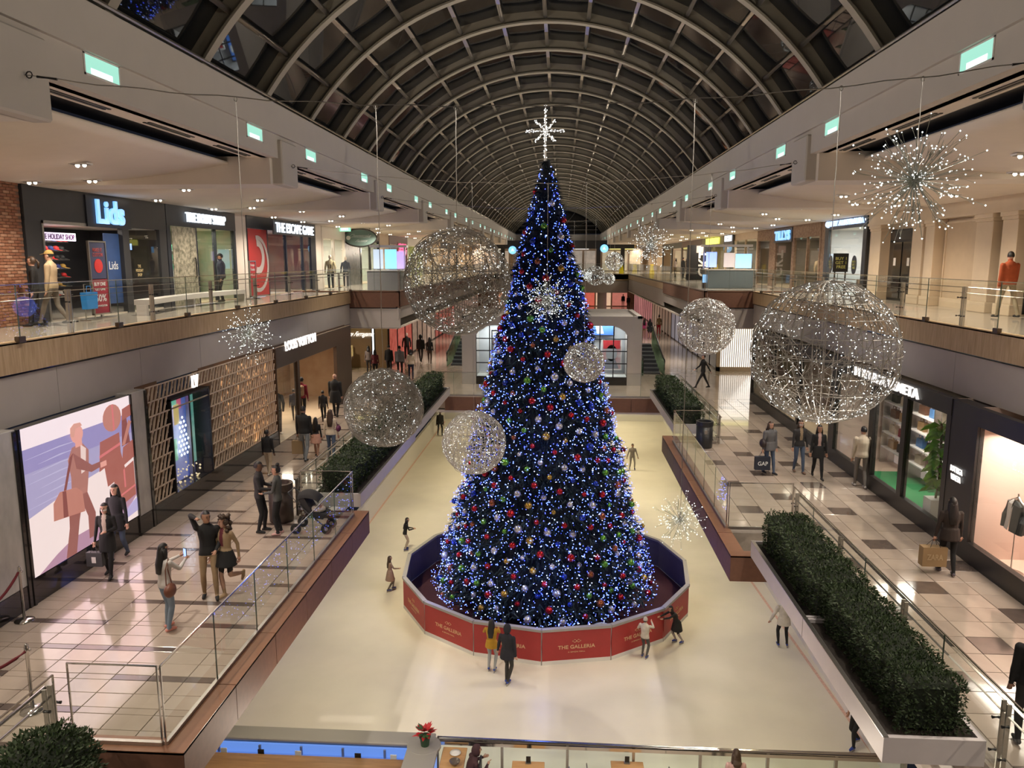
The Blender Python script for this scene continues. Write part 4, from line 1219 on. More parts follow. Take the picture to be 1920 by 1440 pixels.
for z_ in (2.15, 2.63):
    put('neon_tube', MB().tube([(X + .12, 62.1 + 2.8 * i / 40, z_ + .19 * math.sin(i * .98)) for i in range(41)], .055, 6), glow('sign_pink', (1, .04, .20), 1.6), t)
simple_store('bright green and white shop beyond the pink neon shop', 'L', X, 66, 74, M['white'], mat('shop_green', (.55, .62, .35), .6), power=220)
simple_store('warm lit shop before the far bridge on the cap shop side', 'L', X, 74, 84, M['tan'], mat('shop_cream', (.62, .55, .42), .6), power=200)
simple_store('last lit shop on the cap shop side of the far bridge', 'L', X, 84, 98, M['dark'], mat('shop_amber', (.6, .42, .22), .6), power=200)
struct('wall_upper_left_end', MB().box(X - .3, X, 98, 120, 0, 3.46), M['tan'])
# hanging oval sign and exit sign
op = onY(675, 446, 47)
t = thing('hanging_oval_sign', 'dark oval hanging sign with script lettering near the white shop', 'sign', (op.x, op.y, op.z + .7))
n = 28
put('board', MB().prism([(op.x + 1.0 * math.cos(2 * PI * i / n), op.z + .5 * math.sin(2 * PI * i / n)) for i in range(n)], op.y, op.y + .1, 'y'), mat('oval_green', (.10, .16, .15), .5), t)
mb = MB().tube([(op.x + 1.03 * math.cos(2 * PI * i / n), op.y, op.z + .53 * math.sin(2 * PI * i / n)) for i in range(n)], .05, 6, closed=True)
put('rim', mb, M['black'], t)
text('lettering', 'Cheesecake', (op.x + .05, op.y - .02, op.z + .13), 1.3, '-y', mat('print_grey', (.45, .5, .5), .5), t, .22, .01, .0, italic=.25)
text('lettering', 'Factory', (op.x + .1, op.y - .02, op.z - .2), .7, '-y', MATS['print_grey'], t, .2, .01, .0, italic=.25)
put('arrow_disc', MB().lathe([(.13, -.03), (.13, .0)], (op.x - .72, op.y, op.z), 14, axis='y'), M['white'], t)
put('suspension_rod', MB().tube([(op.x - .6, op.y + .05, op.z + .4), (op.x - .6, op.y + .05, 3.5)], .02, 5).tube([(op.x + .6, op.y + .05, op.z + .4), (op.x + .6, op.y + .05, 3.5)], .02, 5), M['black'], t)
ep = onY(647, 429, 45.5)
t = thing('exit_sign', 'small green EXIT sign under the soffit by the oval sign', 'sign', (ep.x, ep.y, ep.z))
put('box', MB().box(ep.x - .32, ep.x + .32, ep.y, ep.y + .08, ep.z - .15, ep.z + .15), glow('exit_green', (.08, .75, .42), 1.3), t)
text('lettering', 'EXIT', (ep.x, ep.y - .012, ep.z), .46, '-y', WARML, t, .18, .006, .02)
put('stem', MB().tube([(ep.x, ep.y + .04, ep.z + .15), (ep.x, ep.y + .04, 3.6)], .02, 5), M['steel'], t)

# ------------------------------------------------------------------ upper floor, pilaster side
X = W3R
struct('wall_upper_right', MB().box(X + .37, X + .6, -4, 33.6, 0, 3.46), M['cream'])
pg = 'cream pilasters of the upper wall'
for i, (u0, u1, lab) in enumerate(((1633, 1652, 'slim cream pilaster beside the sunglasses shop'), (1711, 1731, 'cream pilaster on the far side of the tan panel door recess'), (1736, 1752, 'slim cream pilaster beside the plain tan panel'),
                                   (1831, 1862, 'broad cream pilaster between two dark slots'), (1880, 1909, 'broad cream pilaster behind the man in orange'))):
    ya, yb = onX(u1, 470, X).y, onX(u0, 470, X).y
    t = thing('pilaster', lab, 'pilaster', (X, (ya + yb) / 2, 0), pg)
    d = .05 + .02 * (i > 2)
    put('base', MB().bevbox(X - d - .05, X + .36, ya - .05, yb + .05, 0, .32, .015), M['cream'], t)
    put('shaft', MB().bevbox(X - d, X + .36, ya, yb, .32, 2.72, .01), M['cream'], t)
    put('capital', MB().bevbox(X - d - .03, X + .36, ya - .03, yb + .03, 2.72, 2.82, .01).bevbox(X - d - .07, X + .36, ya - .06, yb + .06, 2.82, 2.95, .015), M['cream'], t)
ya, yb = onX(1707, 470, X).y, onX(1656, 470, X).y
t = thing('dark_double_door', 'dark glazed double door with small notices between cream pilasters', 'door', (X + .3, (ya + yb) / 2, 0))
put('frame', MB().box(X + .25, X + .36, ya, yb, 0, 2.75), M['black'], t)
mid = (ya + yb) / 2
for a, b in ((ya + .08, mid - .06), (mid + .06, yb - .08)):
    lf = put('door_glass', MB().box(X + .22, X + .25, a, b, .1, 2.25), M['black2'], t, loc=(X + .2, a, 0))
    put('notice', MB().box(X + .21, X + .22, (a + b) / 2 - .1, (a + b) / 2 + .1, 1.35, 1.65), M['white'], lf)
put('transom', MB().box(X + .22, X + .25, ya + .08, yb - .08, 2.33, 2.68), mat('transom_dark', (.03, .03, .035), .15), t)
ya, yb = onX(1815, 470, X).y, onX(1755, 470, X).y
t = thing('wall_panel', 'plain tan framed panel recessed between the pilasters', 'panel', (X + .3, (ya + yb) / 2, 0))
put('field', MB().box(X + .30, X + .36, ya, yb, .3, 2.85), M['tan'], t)
put('moulding', MB().box(X + .26, X + .3, ya, ya + .06, .3, 2.85).box(X + .26, X + .3, yb - .06, yb, .3, 2.85).box(X + .26, X + .3, ya, yb, 2.79, 2.85), M['cream'], t)
put('skirting', MB().box(X + .24, X + .36, ya, yb, 0, .3), M['cream'], t)
for u0, u1, lab in ((1816, 1829, 'narrow dark glass slot beside the tan panel'), (1864, 1879, 'narrow dark glass slot behind the man in orange'), (1911, 1960, 'dark glass bay past the broad pilaster')):
    ya, yb = onX(u1, 470, X).y, onX(u0, 470, X).y
    t = thing('dark_window', lab, 'window', (X + .3, (ya + yb) / 2, 0), 'dark glass slots of the pilaster wall')
    put('glazing', MB().box(X + .28, X + .35, ya, yb, .05, 2.9), M['black2'], t)
    put('frame', MB().box(X + .24, X + .28, ya, ya + .04, .05, 2.9).box(X + .24, X + .28, yb - .04, yb, .05, 2.9), M['black'], t)
struct('trim_14', MB().box(X - .06, X + .36, -4, 33.6, 2.95, 3.05).box(X - .02, X + .36, -4, 33.6, 3.05, 3.44), M['cream'])
# sunglasses shop
q = store('dark framed sunglasses shop with a white lit interior', 'R', X, 33.7, 38.9, 0, 3.46, 2.98, M['dark'], mat('shop_pale', (.62, .62, .62), .6), mat('shop_pale_floor', (.5, .5, .5), .4), 2.6, bays=((34.1, 38.4),), power=190, lcol=(1, .97, .92))
wsign('blue white lit sign over the sunglasses shop', 'QUAY AUSTRALIA', 'R', X, 36.3, 3.22, 4.7, .30, glow('sign_bluewhite', (.45, .65, 1), 1.4), None, None, .04, .02)
for (y, z, w_, h_, c, lab) in ((34.7, 2.0, 1.0, 1.1, (.10, .62, .60), 'turquoise lit screen'), (36.6, 1.9, 1.3, 1.1, (.25, .50, .25), 'green lit picture')):
    t = thing('wall_screen', lab + ' in the sunglasses shop', 'screen', (X + 1.4, y, z))
    put('screen', MB().box(X + 1.4, X + 1.43, y - w_ / 2, y + w_ / 2, z - h_ / 2, z + h_ / 2), glow('scr_%d' % int(y), c, 1.3), t)
    put('stand', MB().box(X + 1.43, X + 1.5, y - w_ / 2 - .05, y + w_ / 2 + .05, .03, z + h_ / 2 + .05), M['white'], t)
for y, lab in ((35.0, 'black oval sticker on the glass of the sunglasses shop beside the turquoise screen'), (38.0, 'black oval sticker on the sunglasses shop glass near the brick column')):
    t = thing('oval_sticker', lab, 'sticker', (X, y, 1.3))
    put('disc', MB().prism([(y + .30 * math.cos(2 * PI * i / 20), 1.35 + .42 * math.sin(2 * PI * i / 20)) for i in range(20)], X + .0, X + .015, 'x'), M['black'], t)
    text('print', 'BUY 1\nGET 1\nFREE', (X - .006, y, 1.36), .36, '-x', mat('print_olive', (.5, .5, .15), .5), t, .36, .003, .01)
bp = Vector((12.1, 34.6, 0))
t = thing('easel_sign', 'black board with gold lettering standing outside the sunglasses shop', 'sign stand', (bp.x, bp.y, 0))
put('board', MB().box(bp.x - .32, bp.x + .32, bp.y, bp.y + .05, 1.05, 1.85), M['black'], t)
put('leg', MB().box(bp.x - .25, bp.x - .2, bp.y, bp.y + .05, 0, 1.05).box(bp.x + .2, bp.x + .25, bp.y, bp.y + .05, 0, 1.05), M['black'], t)
text('lettering', 'BUY 1\nGET 1\nFREE', (bp.x, bp.y - .012, 1.45), .46, '-y', mat('print_olive', (.5, .5, .15), .5), t, .48, .004, .01)
# clothes shop with brick column and blue sign
struct('wall_upper_right_brick', MB().box(X, X + .3, 38.9, 39.5, 0, 3.46), mat('stacked_stone', (.20, .12, .08), .85, color2=(.34, .24, .17), scale=7, bump=.3, bscale=20))
store('dark clothes shop with a yellow capped mannequin', 'R', X, 39.5, 44.0, 0, 3.46, 2.75, MATS['stacked_stone'], mat('shop_dim', (.16, .14, .11), .6), None, 2.6, bays=((39.7, 41.6), (41.7, 43.9)), power=70, lcol=WARM)
store('clothes shop with glowing blue sign and stone front', 'R', X, 44.0, 52.0, 0, 3.46, 2.75, MATS['stacked_stone'], mat('shop_dim2', (.2, .17, .13), .6), None, 2.6, bays=((44.3, 47.6), (49.0, 51.7)), power=70, lcol=WARM)
wsign('glowing blue sign on a dark board of the stone fronted clothes shop', "TILLYS", 'R', X, 46.0, 2.95, 3.1, .55, BLUEL, DKBLUE, (3.6, .8), .05, .04)
store('glass fronted shop with a dark sign board beyond the stone front', 'R', X, 52.0, 62.0, 0, 3.46, 2.95, M['tan'], mat('shop_pale2', (.42, .42, .38), .6), None, 2.6, bays=((52.2, 55.4), (55.5, 58.6), (58.7, 61.8)), power=140)
wsign('white lit letters on a black board above the glass fronted shop', 'PACSUN', 'R', X - .1, 60.2, 3.15, 2.4, .45, WHITEL, M['black'], (3.2, 1.2), .04, .03)
store('shop with a yellow lit sign board beyond the glass fronted shop', 'R', X, 62.0, 72.0, 0, 3.46, 2.8, mat('olive_front', (.22, .20, .10), .5), mat('shop_olive', (.45, .42, .25), .6), None, 2.6, bays=((62.3, 66.8), (67.0, 71.7)), power=150)
t = thing('shop_sign', 'plain yellow lit sign board of the upper shops', 'sign', (X - .05, 67, 3.1))
put('box', MB().box(X - .14, X - .04, 64.2, 69.8, 2.85, 3.35), glow('sign_yellow', (.85, .85, .08), 1.5), t)
store('dim brown shop near the far bridge on the pilaster side', 'R', X, 72.0, 84.0, 0, 3.46, 2.8, mat('brown_front', (.12, .07, .05), .5), mat('shop_brown', (.3, .24, .18), .6), None, 2.6, bays=((72.3, 77.8), (78.2, 83.7)), power=150)
store('last lit shop on the pilaster side past the far bridge', 'R', X, 84.0, 100.0, 0, 3.46, 2.8, M['dark'], mat('shop_amber2', (.5, .4, .28), .6), None, 2.6, bays=((84.5, 91.5), (92.5, 99.5)), power=200)
struct('wall_upper_right_end', MB().box(X, X + .3, 100, 120, 0, 3.46), M['tan'])
bl = onY(1345, 458, 74)
t = thing('shop_sign', 'blue lit square sign board above the black banner', 'sign', (bl.x, bl.y, bl.z))
put('box', MB().box(bl.x - 1.0, bl.x + 1.0, bl.y, bl.y + .15, bl.z - .75, bl.z + .75), glow('sign_bluesq', (.18, .5, .95), 1.8), t)
put('rod', MB().tube([(bl.x - .6, bl.y + .07, bl.z), (bl.x - .6, bl.y + .07, 3.5)], .03, 5), M['black'], t)
put('rod', MB().tube([(bl.x + .6, bl.y + .07, bl.z), (bl.x + .6, bl.y + .07, 3.5)], .03, 5), M['black'], t)
# far end shops on the bridge level
for i, (x, w_, c, p, lab) in enumerate(((-9.5, 5, (.55, .45, .35), .5, 'beige'), (-4, 5, (.25, .22, .20), .25, 'dark'), (2, 5.4, (.42, .37, .32), .5, 'grey'), (8, 5.4, (.52, .45, .32), .55, 'warm'))):
    t = thing('far_storefront', lab + ' shop front across the far end of the upper floor', 'storefront', (x, 105, 0))
    put('wall', MB().box(x - w_ / 2 - .1, x + w_ / 2 + .1, 105, 105.2, 0, 4.0), mat('farw_%d' % i, (.25, .2, .16), .6), t)
    for k in range(3):
        put('window', MB().box(x - w_ / 2 + k * w_ / 3 + .15, x - w_ / 2 + (k + 1) * w_ / 3 - .15, 104.92, 105, .1, 2.7), mat('farwin_%d' % i, c, .5, emit=c, power=p, color2=tuple(q * .3 for q in c), scale=1.1), t)
    put('lit_sign', MB().box(x - w_ * .3, x + w_ * .3, 104.8, 105, 2.9, 3.3), glow('fars_%d' % i, ((1, .9, .7), (.2, .2, .2), (1, 1, 1), (.9, .85, .2))[i], (1.0, .1, .7, 1.0)[i]), t)
for x, lab in ((-7.4, 'dark column on the far bridge beside the blue round sign of the cap shop side'), (-3, 'dark column in the middle of the far bridge'), (4.6, 'dark column on the far bridge behind the small wire sphere'), (7.6, 'dark column on the far bridge by the upper shops')):
    t = thing('bridge_column', lab, 'column', (x, 98, 0), 'dark columns at the far end')
    put('shaft', MB().box(x - .25, x + .25, 97.8, 98.2, 0, 3.5), M['black'], t)
    put('plinth', MB().box(x - .32, x + .32, 97.7, 98.3, 0, .15), M['steel'], t)
struct('beam_far_header', MB().box(-9.5, 9, 97.6, 98.4, 2.9, 3.9), M['black'])
struct('ceiling_far', MB().box(-17, 17, 98, 120, 3.5, 3.6), M['plaster2'])
for (u, v, y, lab) in ((961, 469, 97.3, 'blue round hanging sign beside the tree'), (1133, 466, 97.3, 'blue round hanging sign above the small wire sphere')):
    p = onY(u, v, y)
    t = thing('hanging_round_sign', lab, 'sign', (p.x, p.y, p.z))
    put('disc', MB().lathe([(.5, -.04), (.5, .04)], p, 20, axis='y'), glow('sign_cyan', (.04, .45, .85), 1.5), t)
    put('arrow', MB().prism([(p.x - .2, p.z - .15), (p.x, p.z + .22), (p.x + .2, p.z - .15), (p.x, p.z - .05)], p.y - .07, p.y - .05, 'y'), WARML, t)
    put('rod', MB().tube([(p.x, p.y, p.z + .4), (p.x, p.y, 3.3), (p.x, p.y + .4, 3.3)], .02, 5), M['black'], t)

# ------------------------------------------------------------------ kiosks and banners on the upper bays
def kiosk(label, p, w_, d_, h_, c, parts):
    t = thing('kiosk', label, 'kiosk', (p[0], p[1], 0))
    put('counter', MB().bevbox(p[0] - w_ / 2, p[0] + w_ / 2, p[1], p[1] + d_, 0, 1.0, .03), mat('kiosk_%d' % int(p[1] * 10), c, .4), t)
    put('worktop', MB().box(p[0] - w_ / 2 - .05, p[0] + w_ / 2 + .05, p[1] - .05, p[1] + d_ + .05, 1.0, 1.05), M['white'], t)
    for sx in (-1, 1):
        put('post', MB().box(p[0] + sx * (w_ / 2 - .06) - .04, p[0] + sx * (w_ / 2 - .06) + .04, p[1] + d_ - .1, p[1] + d_, 1.05, h_), M['steel'], t)
    put('canopy', MB().box(p[0] - w_ / 2 - .1, p[0] + w_ / 2 + .1, p[1] + d_ - .5, p[1] + d_ + .1, h_, h_ + .12), M['white'], t)
    for (dx, z0, z1, ww, col_, pw) in parts:
        put('light_box', MB().box(p[0] + dx - ww / 2, p[0] + dx + ww / 2, p[1] + d_ - .55, p[1] + d_ - .5, z0, z1), glow('kx_%d_%d' % (int(p[1] * 10), int((dx + 5) * 10)), col_, pw), t)
    return t
kiosk('grey kiosk with cyan and violet light boxes on the brown bay', (-8.95, 38.6), 1.7, 1.6, 2.2, (.30, .31, .33), ((-.5, 1.1, 2.1, .5, (.55, .75, .95), .8), (.15, 1.1, 2.1, .6, (.12, .62, 1.0), 1.5), (.65, 1.1, 2.0, .35, (.45, .3, .9), 1.2)))
kiosk('phone kiosk with bright blue screens on the brown bay', (9.4, 43.6), 2.6, 1.8, 2.3, (.10, .13, .15), ((-.9, 1.15, 2.0, .6, (.16, .32, 1.0), 1.6), (0.1, 1.15, 1.95, .6, (.7, .55, .5), .7), (.9, 1.1, 1.9, .9, (.15, .5, .95), 1.5)))
sp = onZ(1323, 540, 0)
t = thing('floor_screen', 'small bright blue screen at the foot of the phone kiosk', 'screen', (sp.x, sp.y, 0))
put('screen', MB().box(sp.x - .18, sp.x + .18, sp.y, sp.y + .05, .3, .75), glow('floor_scr', (.15, .5, .95), 1.6), t)
put('stand', MB().box(sp.x - .15, sp.x + .15, sp.y, sp.y + .2, 0, .3), M['black'], t)
bn = onZ(1309, 528, 0)
t = thing('banner_stand', 'black upright banner with white vertical lettering before the phone kiosk', 'banner', (bn.x, bn.y, 0))
put('banner', MB().box(bn.x - .85, bn.x + .85, bn.y, bn.y + .08, .1, 2.6), M['black'], t)
put('base', MB().box(bn.x - .9, bn.x + .9, bn.y - .15, bn.y + .25, 0, .1), M['steel'], t)
me = text('lettering', 'GKT', (bn.x + .35, bn.y - .012, 1.3), 1.9, '-y', M['white'], t, .8, .004, .02)
me.rotation_euler.y = PI / 2
me.rotation_euler.y = -PI / 2
put('picture', MB().box(bn.x - .2, bn.x + .3, bn.y - .01, bn.y, 2.05, 2.55), mat('print_pink', (.5, .35, .33), .5), t)
for (u, v, lab) in ((1165, 510, 'bright yellow wet floor sign on the far bridge by the dark columns'), (1222, 509, 'bright yellow wet floor sign on the far bridge below the starburst')):
    p = onY(u, v, 82.6)
    t = thing('wet_floor_sign', lab, 'sign', (p.x, p.y, 0))
    for s in (-1, 1):
        put('leaf', MB().prism([(p.x - .26, .02), (p.x + .26, .02), (p.x + .15, 1.05), (p.x - .15, 1.05)], p.y + s * .12 - .02, p.y + s * .12 + .02, 'y'), mat('wet_yellow', (.80, .62, .02), .5, emit=(.8, .62, .02), power=.15), t)
# ------------------------------------------------------------------ middle floor, lattice wall side
X = -10.1
struct('wall_left', MB().box(X - .5, X - .14, 4, 11.88, -5, -1.5), M['plaster'])
def marble_pier(label, y0, y1):
    t = thing('marble_pier', label, 'pier', (X, (y0 + y1) / 2, -5), 'grey marble piers')
    put('slab', MB().bevbox(X - .35, X, y0, y1, -4.55, -1.52, .01), M['marble'], t)
    put('plinth', MB().box(X - .35, X + .01, y0, y1, -5, -4.55), M['black2'], t)
    put('edge_post', MB().box(X - .3, X + .03, y1 - .10, y1, -5, -1.55), M['black2'], t)
marble_pier('grey veined marble pier beside the rope stanchion', 11.9, 13.32)
marble_pier('narrow grey marble pier between the poster and the lattice wall', 17.14, 17.86)
# the big lit poster: beach, striding man with bag, piled trunks
t = thing('light_box_poster', 'huge lit poster of a man carrying a bag past piled trunks on a beach', 'poster', (X, 15.25, -5))
PE = .78
def pprint(name, pts, c, depth, p=PE):
    vs = [(X + .02 + depth, y, z) for y, z in pts]
    m = mat('poster_' + name, (.1, .08, .08), .3, emit=c, power=p, color2=(.12, .1, .1), scale=4)
    return put(name, MB().prism([(y, z) for y, z in pts], X + .012 + depth - .004, X + .012 + depth, 'x'), m, t)
y0, y1, z0, z1 = 13.38, 17.1, -4.48, -1.55
put('box', MB().box(X - .2, X, y0, y1, z0 - .02, z1), M['black2'], t)
put('frame', MB().box(X - .02, X + .05, y0 - .06, y0, z0 - .52, z1 + .02).box(X - .02, X + .05, y1, y1 + .05, z0 - .52, z1 + .02).box(X - .1, X + .02, y0, y1, -5, z0 - .02), M['black2'], t)
W_, H_ = y1 - y0, z1 - z0
def pq(a, b): return (y0 + a * W_, z0 + b * H_)
pprint('sky', [pq(0, .86), pq(1, .86), pq(1, 1), pq(0, 1)], (1.0, .84, .86), 0, .88)
pprint('far_sea', [pq(0, .70), pq(1, .70), pq(1, .86), pq(0, .86)], (.36, .31, .60), 0)
pprint('near_sea', [pq(0, .40), pq(.35, .47), pq(1, .55), pq(1, .70), pq(0, .70)], (.47, .42, .66), 0)
pprint('sand', [pq(0, 0), pq(1, 0), pq(1, .55), pq(.35, .47), pq(0, .40)], (1.0, .82, .78), 0, .85)
pprint('wet_sand', [pq(.05, 0), pq(.75, 0), pq(1, .18), pq(1, .26), pq(.6, .12), pq(.35, .12), pq(.2, .07)], (.55, .30, .42), .004)
pprint('surf', [pq(.55, 0), pq(1, .05), pq(1, .16), pq(.75, .02)], (.55, .48, .78), .008)
for i in range(7):
    b = .46 + i * .055
    pprint('wave', [pq(.02 + .05 * (i % 3), b), pq(.3 + .05 * (i % 2), b + .008), pq(.5, b + .004), pq(.3, b + .016)], (.60, .55, .78), .004)
SUIT = (.36, .12, .10); SUIT2 = (.50, .20, .16); SKN = (.95, .42, .34); HAIRC = (.85, .40, .30); TRK = (.45, .13, .10); TRK2 = (.62, .24, .18); TRKD = (.28, .07, .06)
pprint('leg', [pq(.335, .40), pq(.47, .42), pq(.41, .22), pq(.36, .0), pq(.27, .0), pq(.32, .2)], SUIT, .008)
pprint('leg', [pq(.42, .42), pq(.50, .40), pq(.56, .22), pq(.55, .05), pq(.485, .05), pq(.49, .22)], SUIT, .012)
pprint('torso', [pq(.36, .40), pq(.50, .40), pq(.53, .55), pq(.545, .70), pq(.49, .77), pq(.40, .76), pq(.355, .68), pq(.37, .55)], SUIT2, .016)
pprint('shirt', [pq(.46, .55), pq(.50, .56), pq(.52, .72), pq(.475, .76)], (1, .75, .68), .020)
pprint('arm', [pq(.40, .72), pq(.47, .66), pq(.56, .58), pq(.66, .58), pq(.66, .54), pq(.55, .53), pq(.42, .60)], SUIT, .024)
pprint('hand', [pq(.64, .53), pq(.70, .53), pq(.70, .57), pq(.64, .57)], SKN, .026)
pprint('neck', [pq(.43, .75), pq(.49, .75), pq(.49, .80), pq(.43, .80)], SKN, .020)
pprint('face', [pq(.415 + .055 * math.cos(q) + .035, .845 + .065 * math.sin(q)) for q in [i * PI / 8 for i in range(16)]], SKN, .024)
pprint('hair', [pq(.39, .84), pq(.395, .90), pq(.43, .925), pq(.485, .92), pq(.50, .895), pq(.44, .885), pq(.42, .83)], HAIRC, .028)
pprint('strap', [pq(.37, .70), pq(.40, .72), pq(.31, .47), pq(.285, .46)], TRKD, .026)
pprint('holdall', [pq(.19, .31), pq(.46, .27), pq(.45, .42), pq(.40, .47), pq(.26, .49), pq(.20, .43)], TRK2, .028)
pprint('holdall_band', [pq(.27, .30), pq(.31, .295), pq(.31, .48), pq(.28, .485)], TRKD, .030)
for nm, pts, c in (('oval_trunk', [pq(.80 + .095 * math.cos(q), .87 + .105 * math.sin(q)) for q in [i * PI / 9 for i in range(18)]], TRK2),
                   ('trunk', [pq(.63, .50), pq(.86, .56), pq(.86, .74), pq(.66, .72)], TRK), ('trunk', [pq(.70, .36), pq(.90, .40), pq(.86, .58), pq(.68, .54)], TRK2),
                   ('tall_bag', [pq(.88, .62), pq(.97, .63), pq(.95, .83), pq(.90, .83)], TRKD), ('trunk', [pq(.90, .82), pq(1, .84), pq(1, .93), pq(.91, .91)], TRK2),
                   ('trunk', [pq(.86, .46), pq(1, .50), pq(1, .64), pq(.89, .61)], TRK), ('trunk', [pq(.72, .14), pq(.99, .19), pq(.99, .30), pq(.74, .27)], TRK2),
                   ('trunk', [pq(.74, .27), pq(.99, .30), pq(.99, .47), pq(.78, .41)], TRK), ('tube_bag', [pq(.88, .63), pq(.91, .62), pq(1, .79), pq(.97, .81)], TRK2),
                   ('band', [pq(.80, .77), pq(.815, .77), pq(.815, .97), pq(.80, .97)], (.8, .2, .2)), ('band', [pq(.64, .60), pq(.86, .64), pq(.86, .66), pq(.64, .62)], TRKD),
                   ('band', [pq(.75, .22), pq(.99, .26), pq(.99, .275), pq(.75, .235)], TRKD), ('band', [pq(.87, .29), pq(.885, .29), pq(.885, .44), pq(.87, .43)], TRKD)):
    pprint(nm, pts, c, .012 + .003 * rnd.random() if nm != 'band' else .020)
lamp('poster_lamp', 'AREA', (X + .12, 15.2, -3), 75, (1, .72, .74), 3.6, (X + 3, 15.2, -3.2), None, .6, 2.8)

# lattice wall: rails with slanted slats over a warm back panel
lw = thing('lattice_wall', 'bronze lattice screen of slanted slats around the bright display window', 'screen wall', (X, 22, -5))
LAT = mat('lattice_metal', (.66, .52, .40), .45, .2, var=.06, scale=6)
put('back_panel', MB().box(X - .34, X - .30, 17.9, 18.95, -4.5, -1.5).box(X - .34, X - .30, 21.25, 26.35, -4.5, -1.5), mat('lattice_back', (.13, .085, .06), .25, .3, color2=(.24, .12, .06), scale=1.2), lw)
put('plinth', MB().box(X - .35, X + .02, 17.9, 26.4, -5, -4.5), M['black2'], lw)
put('header_back', MB().box(X - .3, X - .25, 26.35, 36.2, -2.2, -1.5), mat('lattice_back2', (.16, .10, .07), .4), lw)
HR = .37
rows = [-4.48 + HR * i for i in range(9)]
def solid(y0_, y1_, zr):   # leave the display window open
    return not (y1_ > 19.0 and y0_ < 21.2 and zr < -2.05)
def in_row(y, zr):
    if y < 26.35: return solid(y, y + .2, zr)
    return zr > -2.3
for z in rows:
    segs = ((17.9, 36.2),) if z > -2.3 else (((17.9, 26.38),) if z > -1.9 else ((17.9, 18.98), (21.22, 26.38)))
    for a, b in segs:
        put('rail', MB().box(X - .05, X - .01, a, b, z - .014, z + .014), LAT, lw, loc=(X, a, z))
dsl = .19
tilt = .135
slm = MB().add([(0, -.014, 0), (.045, -.014, 0), (.045, .014, 0), (0, .014, 0), (0, tilt - .014, HR), (.045, tilt - .014, HR), (.045, tilt + .014, HR), (0, tilt + .014, HR)], [(0, 3, 2, 1), (4, 5, 6, 7), (0, 1, 5, 4), (1, 2, 6, 5), (2, 3, 7, 6), (3, 0, 4, 7)]).mesh('slat', LAT)
slh = MB().add([(0, -.012 + dsl * .55, HR * .45), (.04, -.012 + dsl * .55, HR * .45), (.04, .012 + dsl * .55, HR * .45), (0, .012 + dsl * .55, HR * .45), (0, tilt - .02, HR), (.04, tilt - .02, HR), (.04, tilt + .01, HR), (0, tilt + .01, HR)], [(0, 3, 2, 1), (4, 5, 6, 7), (0, 1, 5, 4), (1, 2, 6, 5), (2, 3, 7, 6), (3, 0, 4, 7)]).mesh('slat', LAT)
far_s = MB(); ns = 0
jobs = []
y = 17.95
while y < 36.1:
    for z in rows[:-1]:
        if in_row(y, z): jobs.append((y, z))
    y += dsl
for k, (y, z) in enumerate(jobs):
    me = slm if (round((y - 17.95) / dsl)) % 2 else slh
    if ns < 300:
        inst('slat', me, (X - .055, y, z), lw); ns += 1
        if me is slh:
            far_s.add([(X - .055 + v[0], y + v[1], z + v[2]) for v in ((0, -.012, 0), (.04, -.012, 0), (.04, .012, 0), (0, .012, 0), (0, tilt + .03, HR), (.04, tilt + .03, HR), (.04, tilt + .055, HR), (0, tilt + .055, HR))], [(0, 3, 2, 1), (4, 5, 6, 7), (0, 1, 5, 4), (1, 2, 6, 5), (2, 3, 7, 6), (3, 0, 4, 7)])
    else:
        for dt in ((tilt,) if me is slm else (tilt + .04, tilt - .05)):
            far_s.add([(X - .055 + a, y + b, z + c) for a, b, c in ((0, -.014, 0), (.045, -.014, 0), (.045, .014, 0), (0, .014, 0), (0, dt - .014, HR), (.045, dt - .014, HR), (.045, dt + .014, HR), (0, dt + .014, HR))], [(0, 3, 2, 1), (4, 5, 6, 7), (0, 1, 5, 4), (1, 2, 6, 5), (2, 3, 7, 6), (3, 0, 4, 7)])
put('slat', far_s, LAT, lw, kind='stuff')
st = MB()
for i in range(300):
    st.box(X - .29, X - .285, *(lambda q: (q, q + .02))(rnd.uniform(22.6, 26.3)), *(lambda q: (q, q + rnd.uniform(.05, .22)))(rnd.uniform(-4.3, -1.8)))
put('amber_strips', st, glow('amber_glow', (1, .45, .14), 1.1), lw, kind='stuff')
lamp('lattice_lamp', 'AREA', (X - .27, 24.4, -4.4), 14, (1, .6, .28), 3.5, (X - .27, 24.4, -2), None, .6, .06)
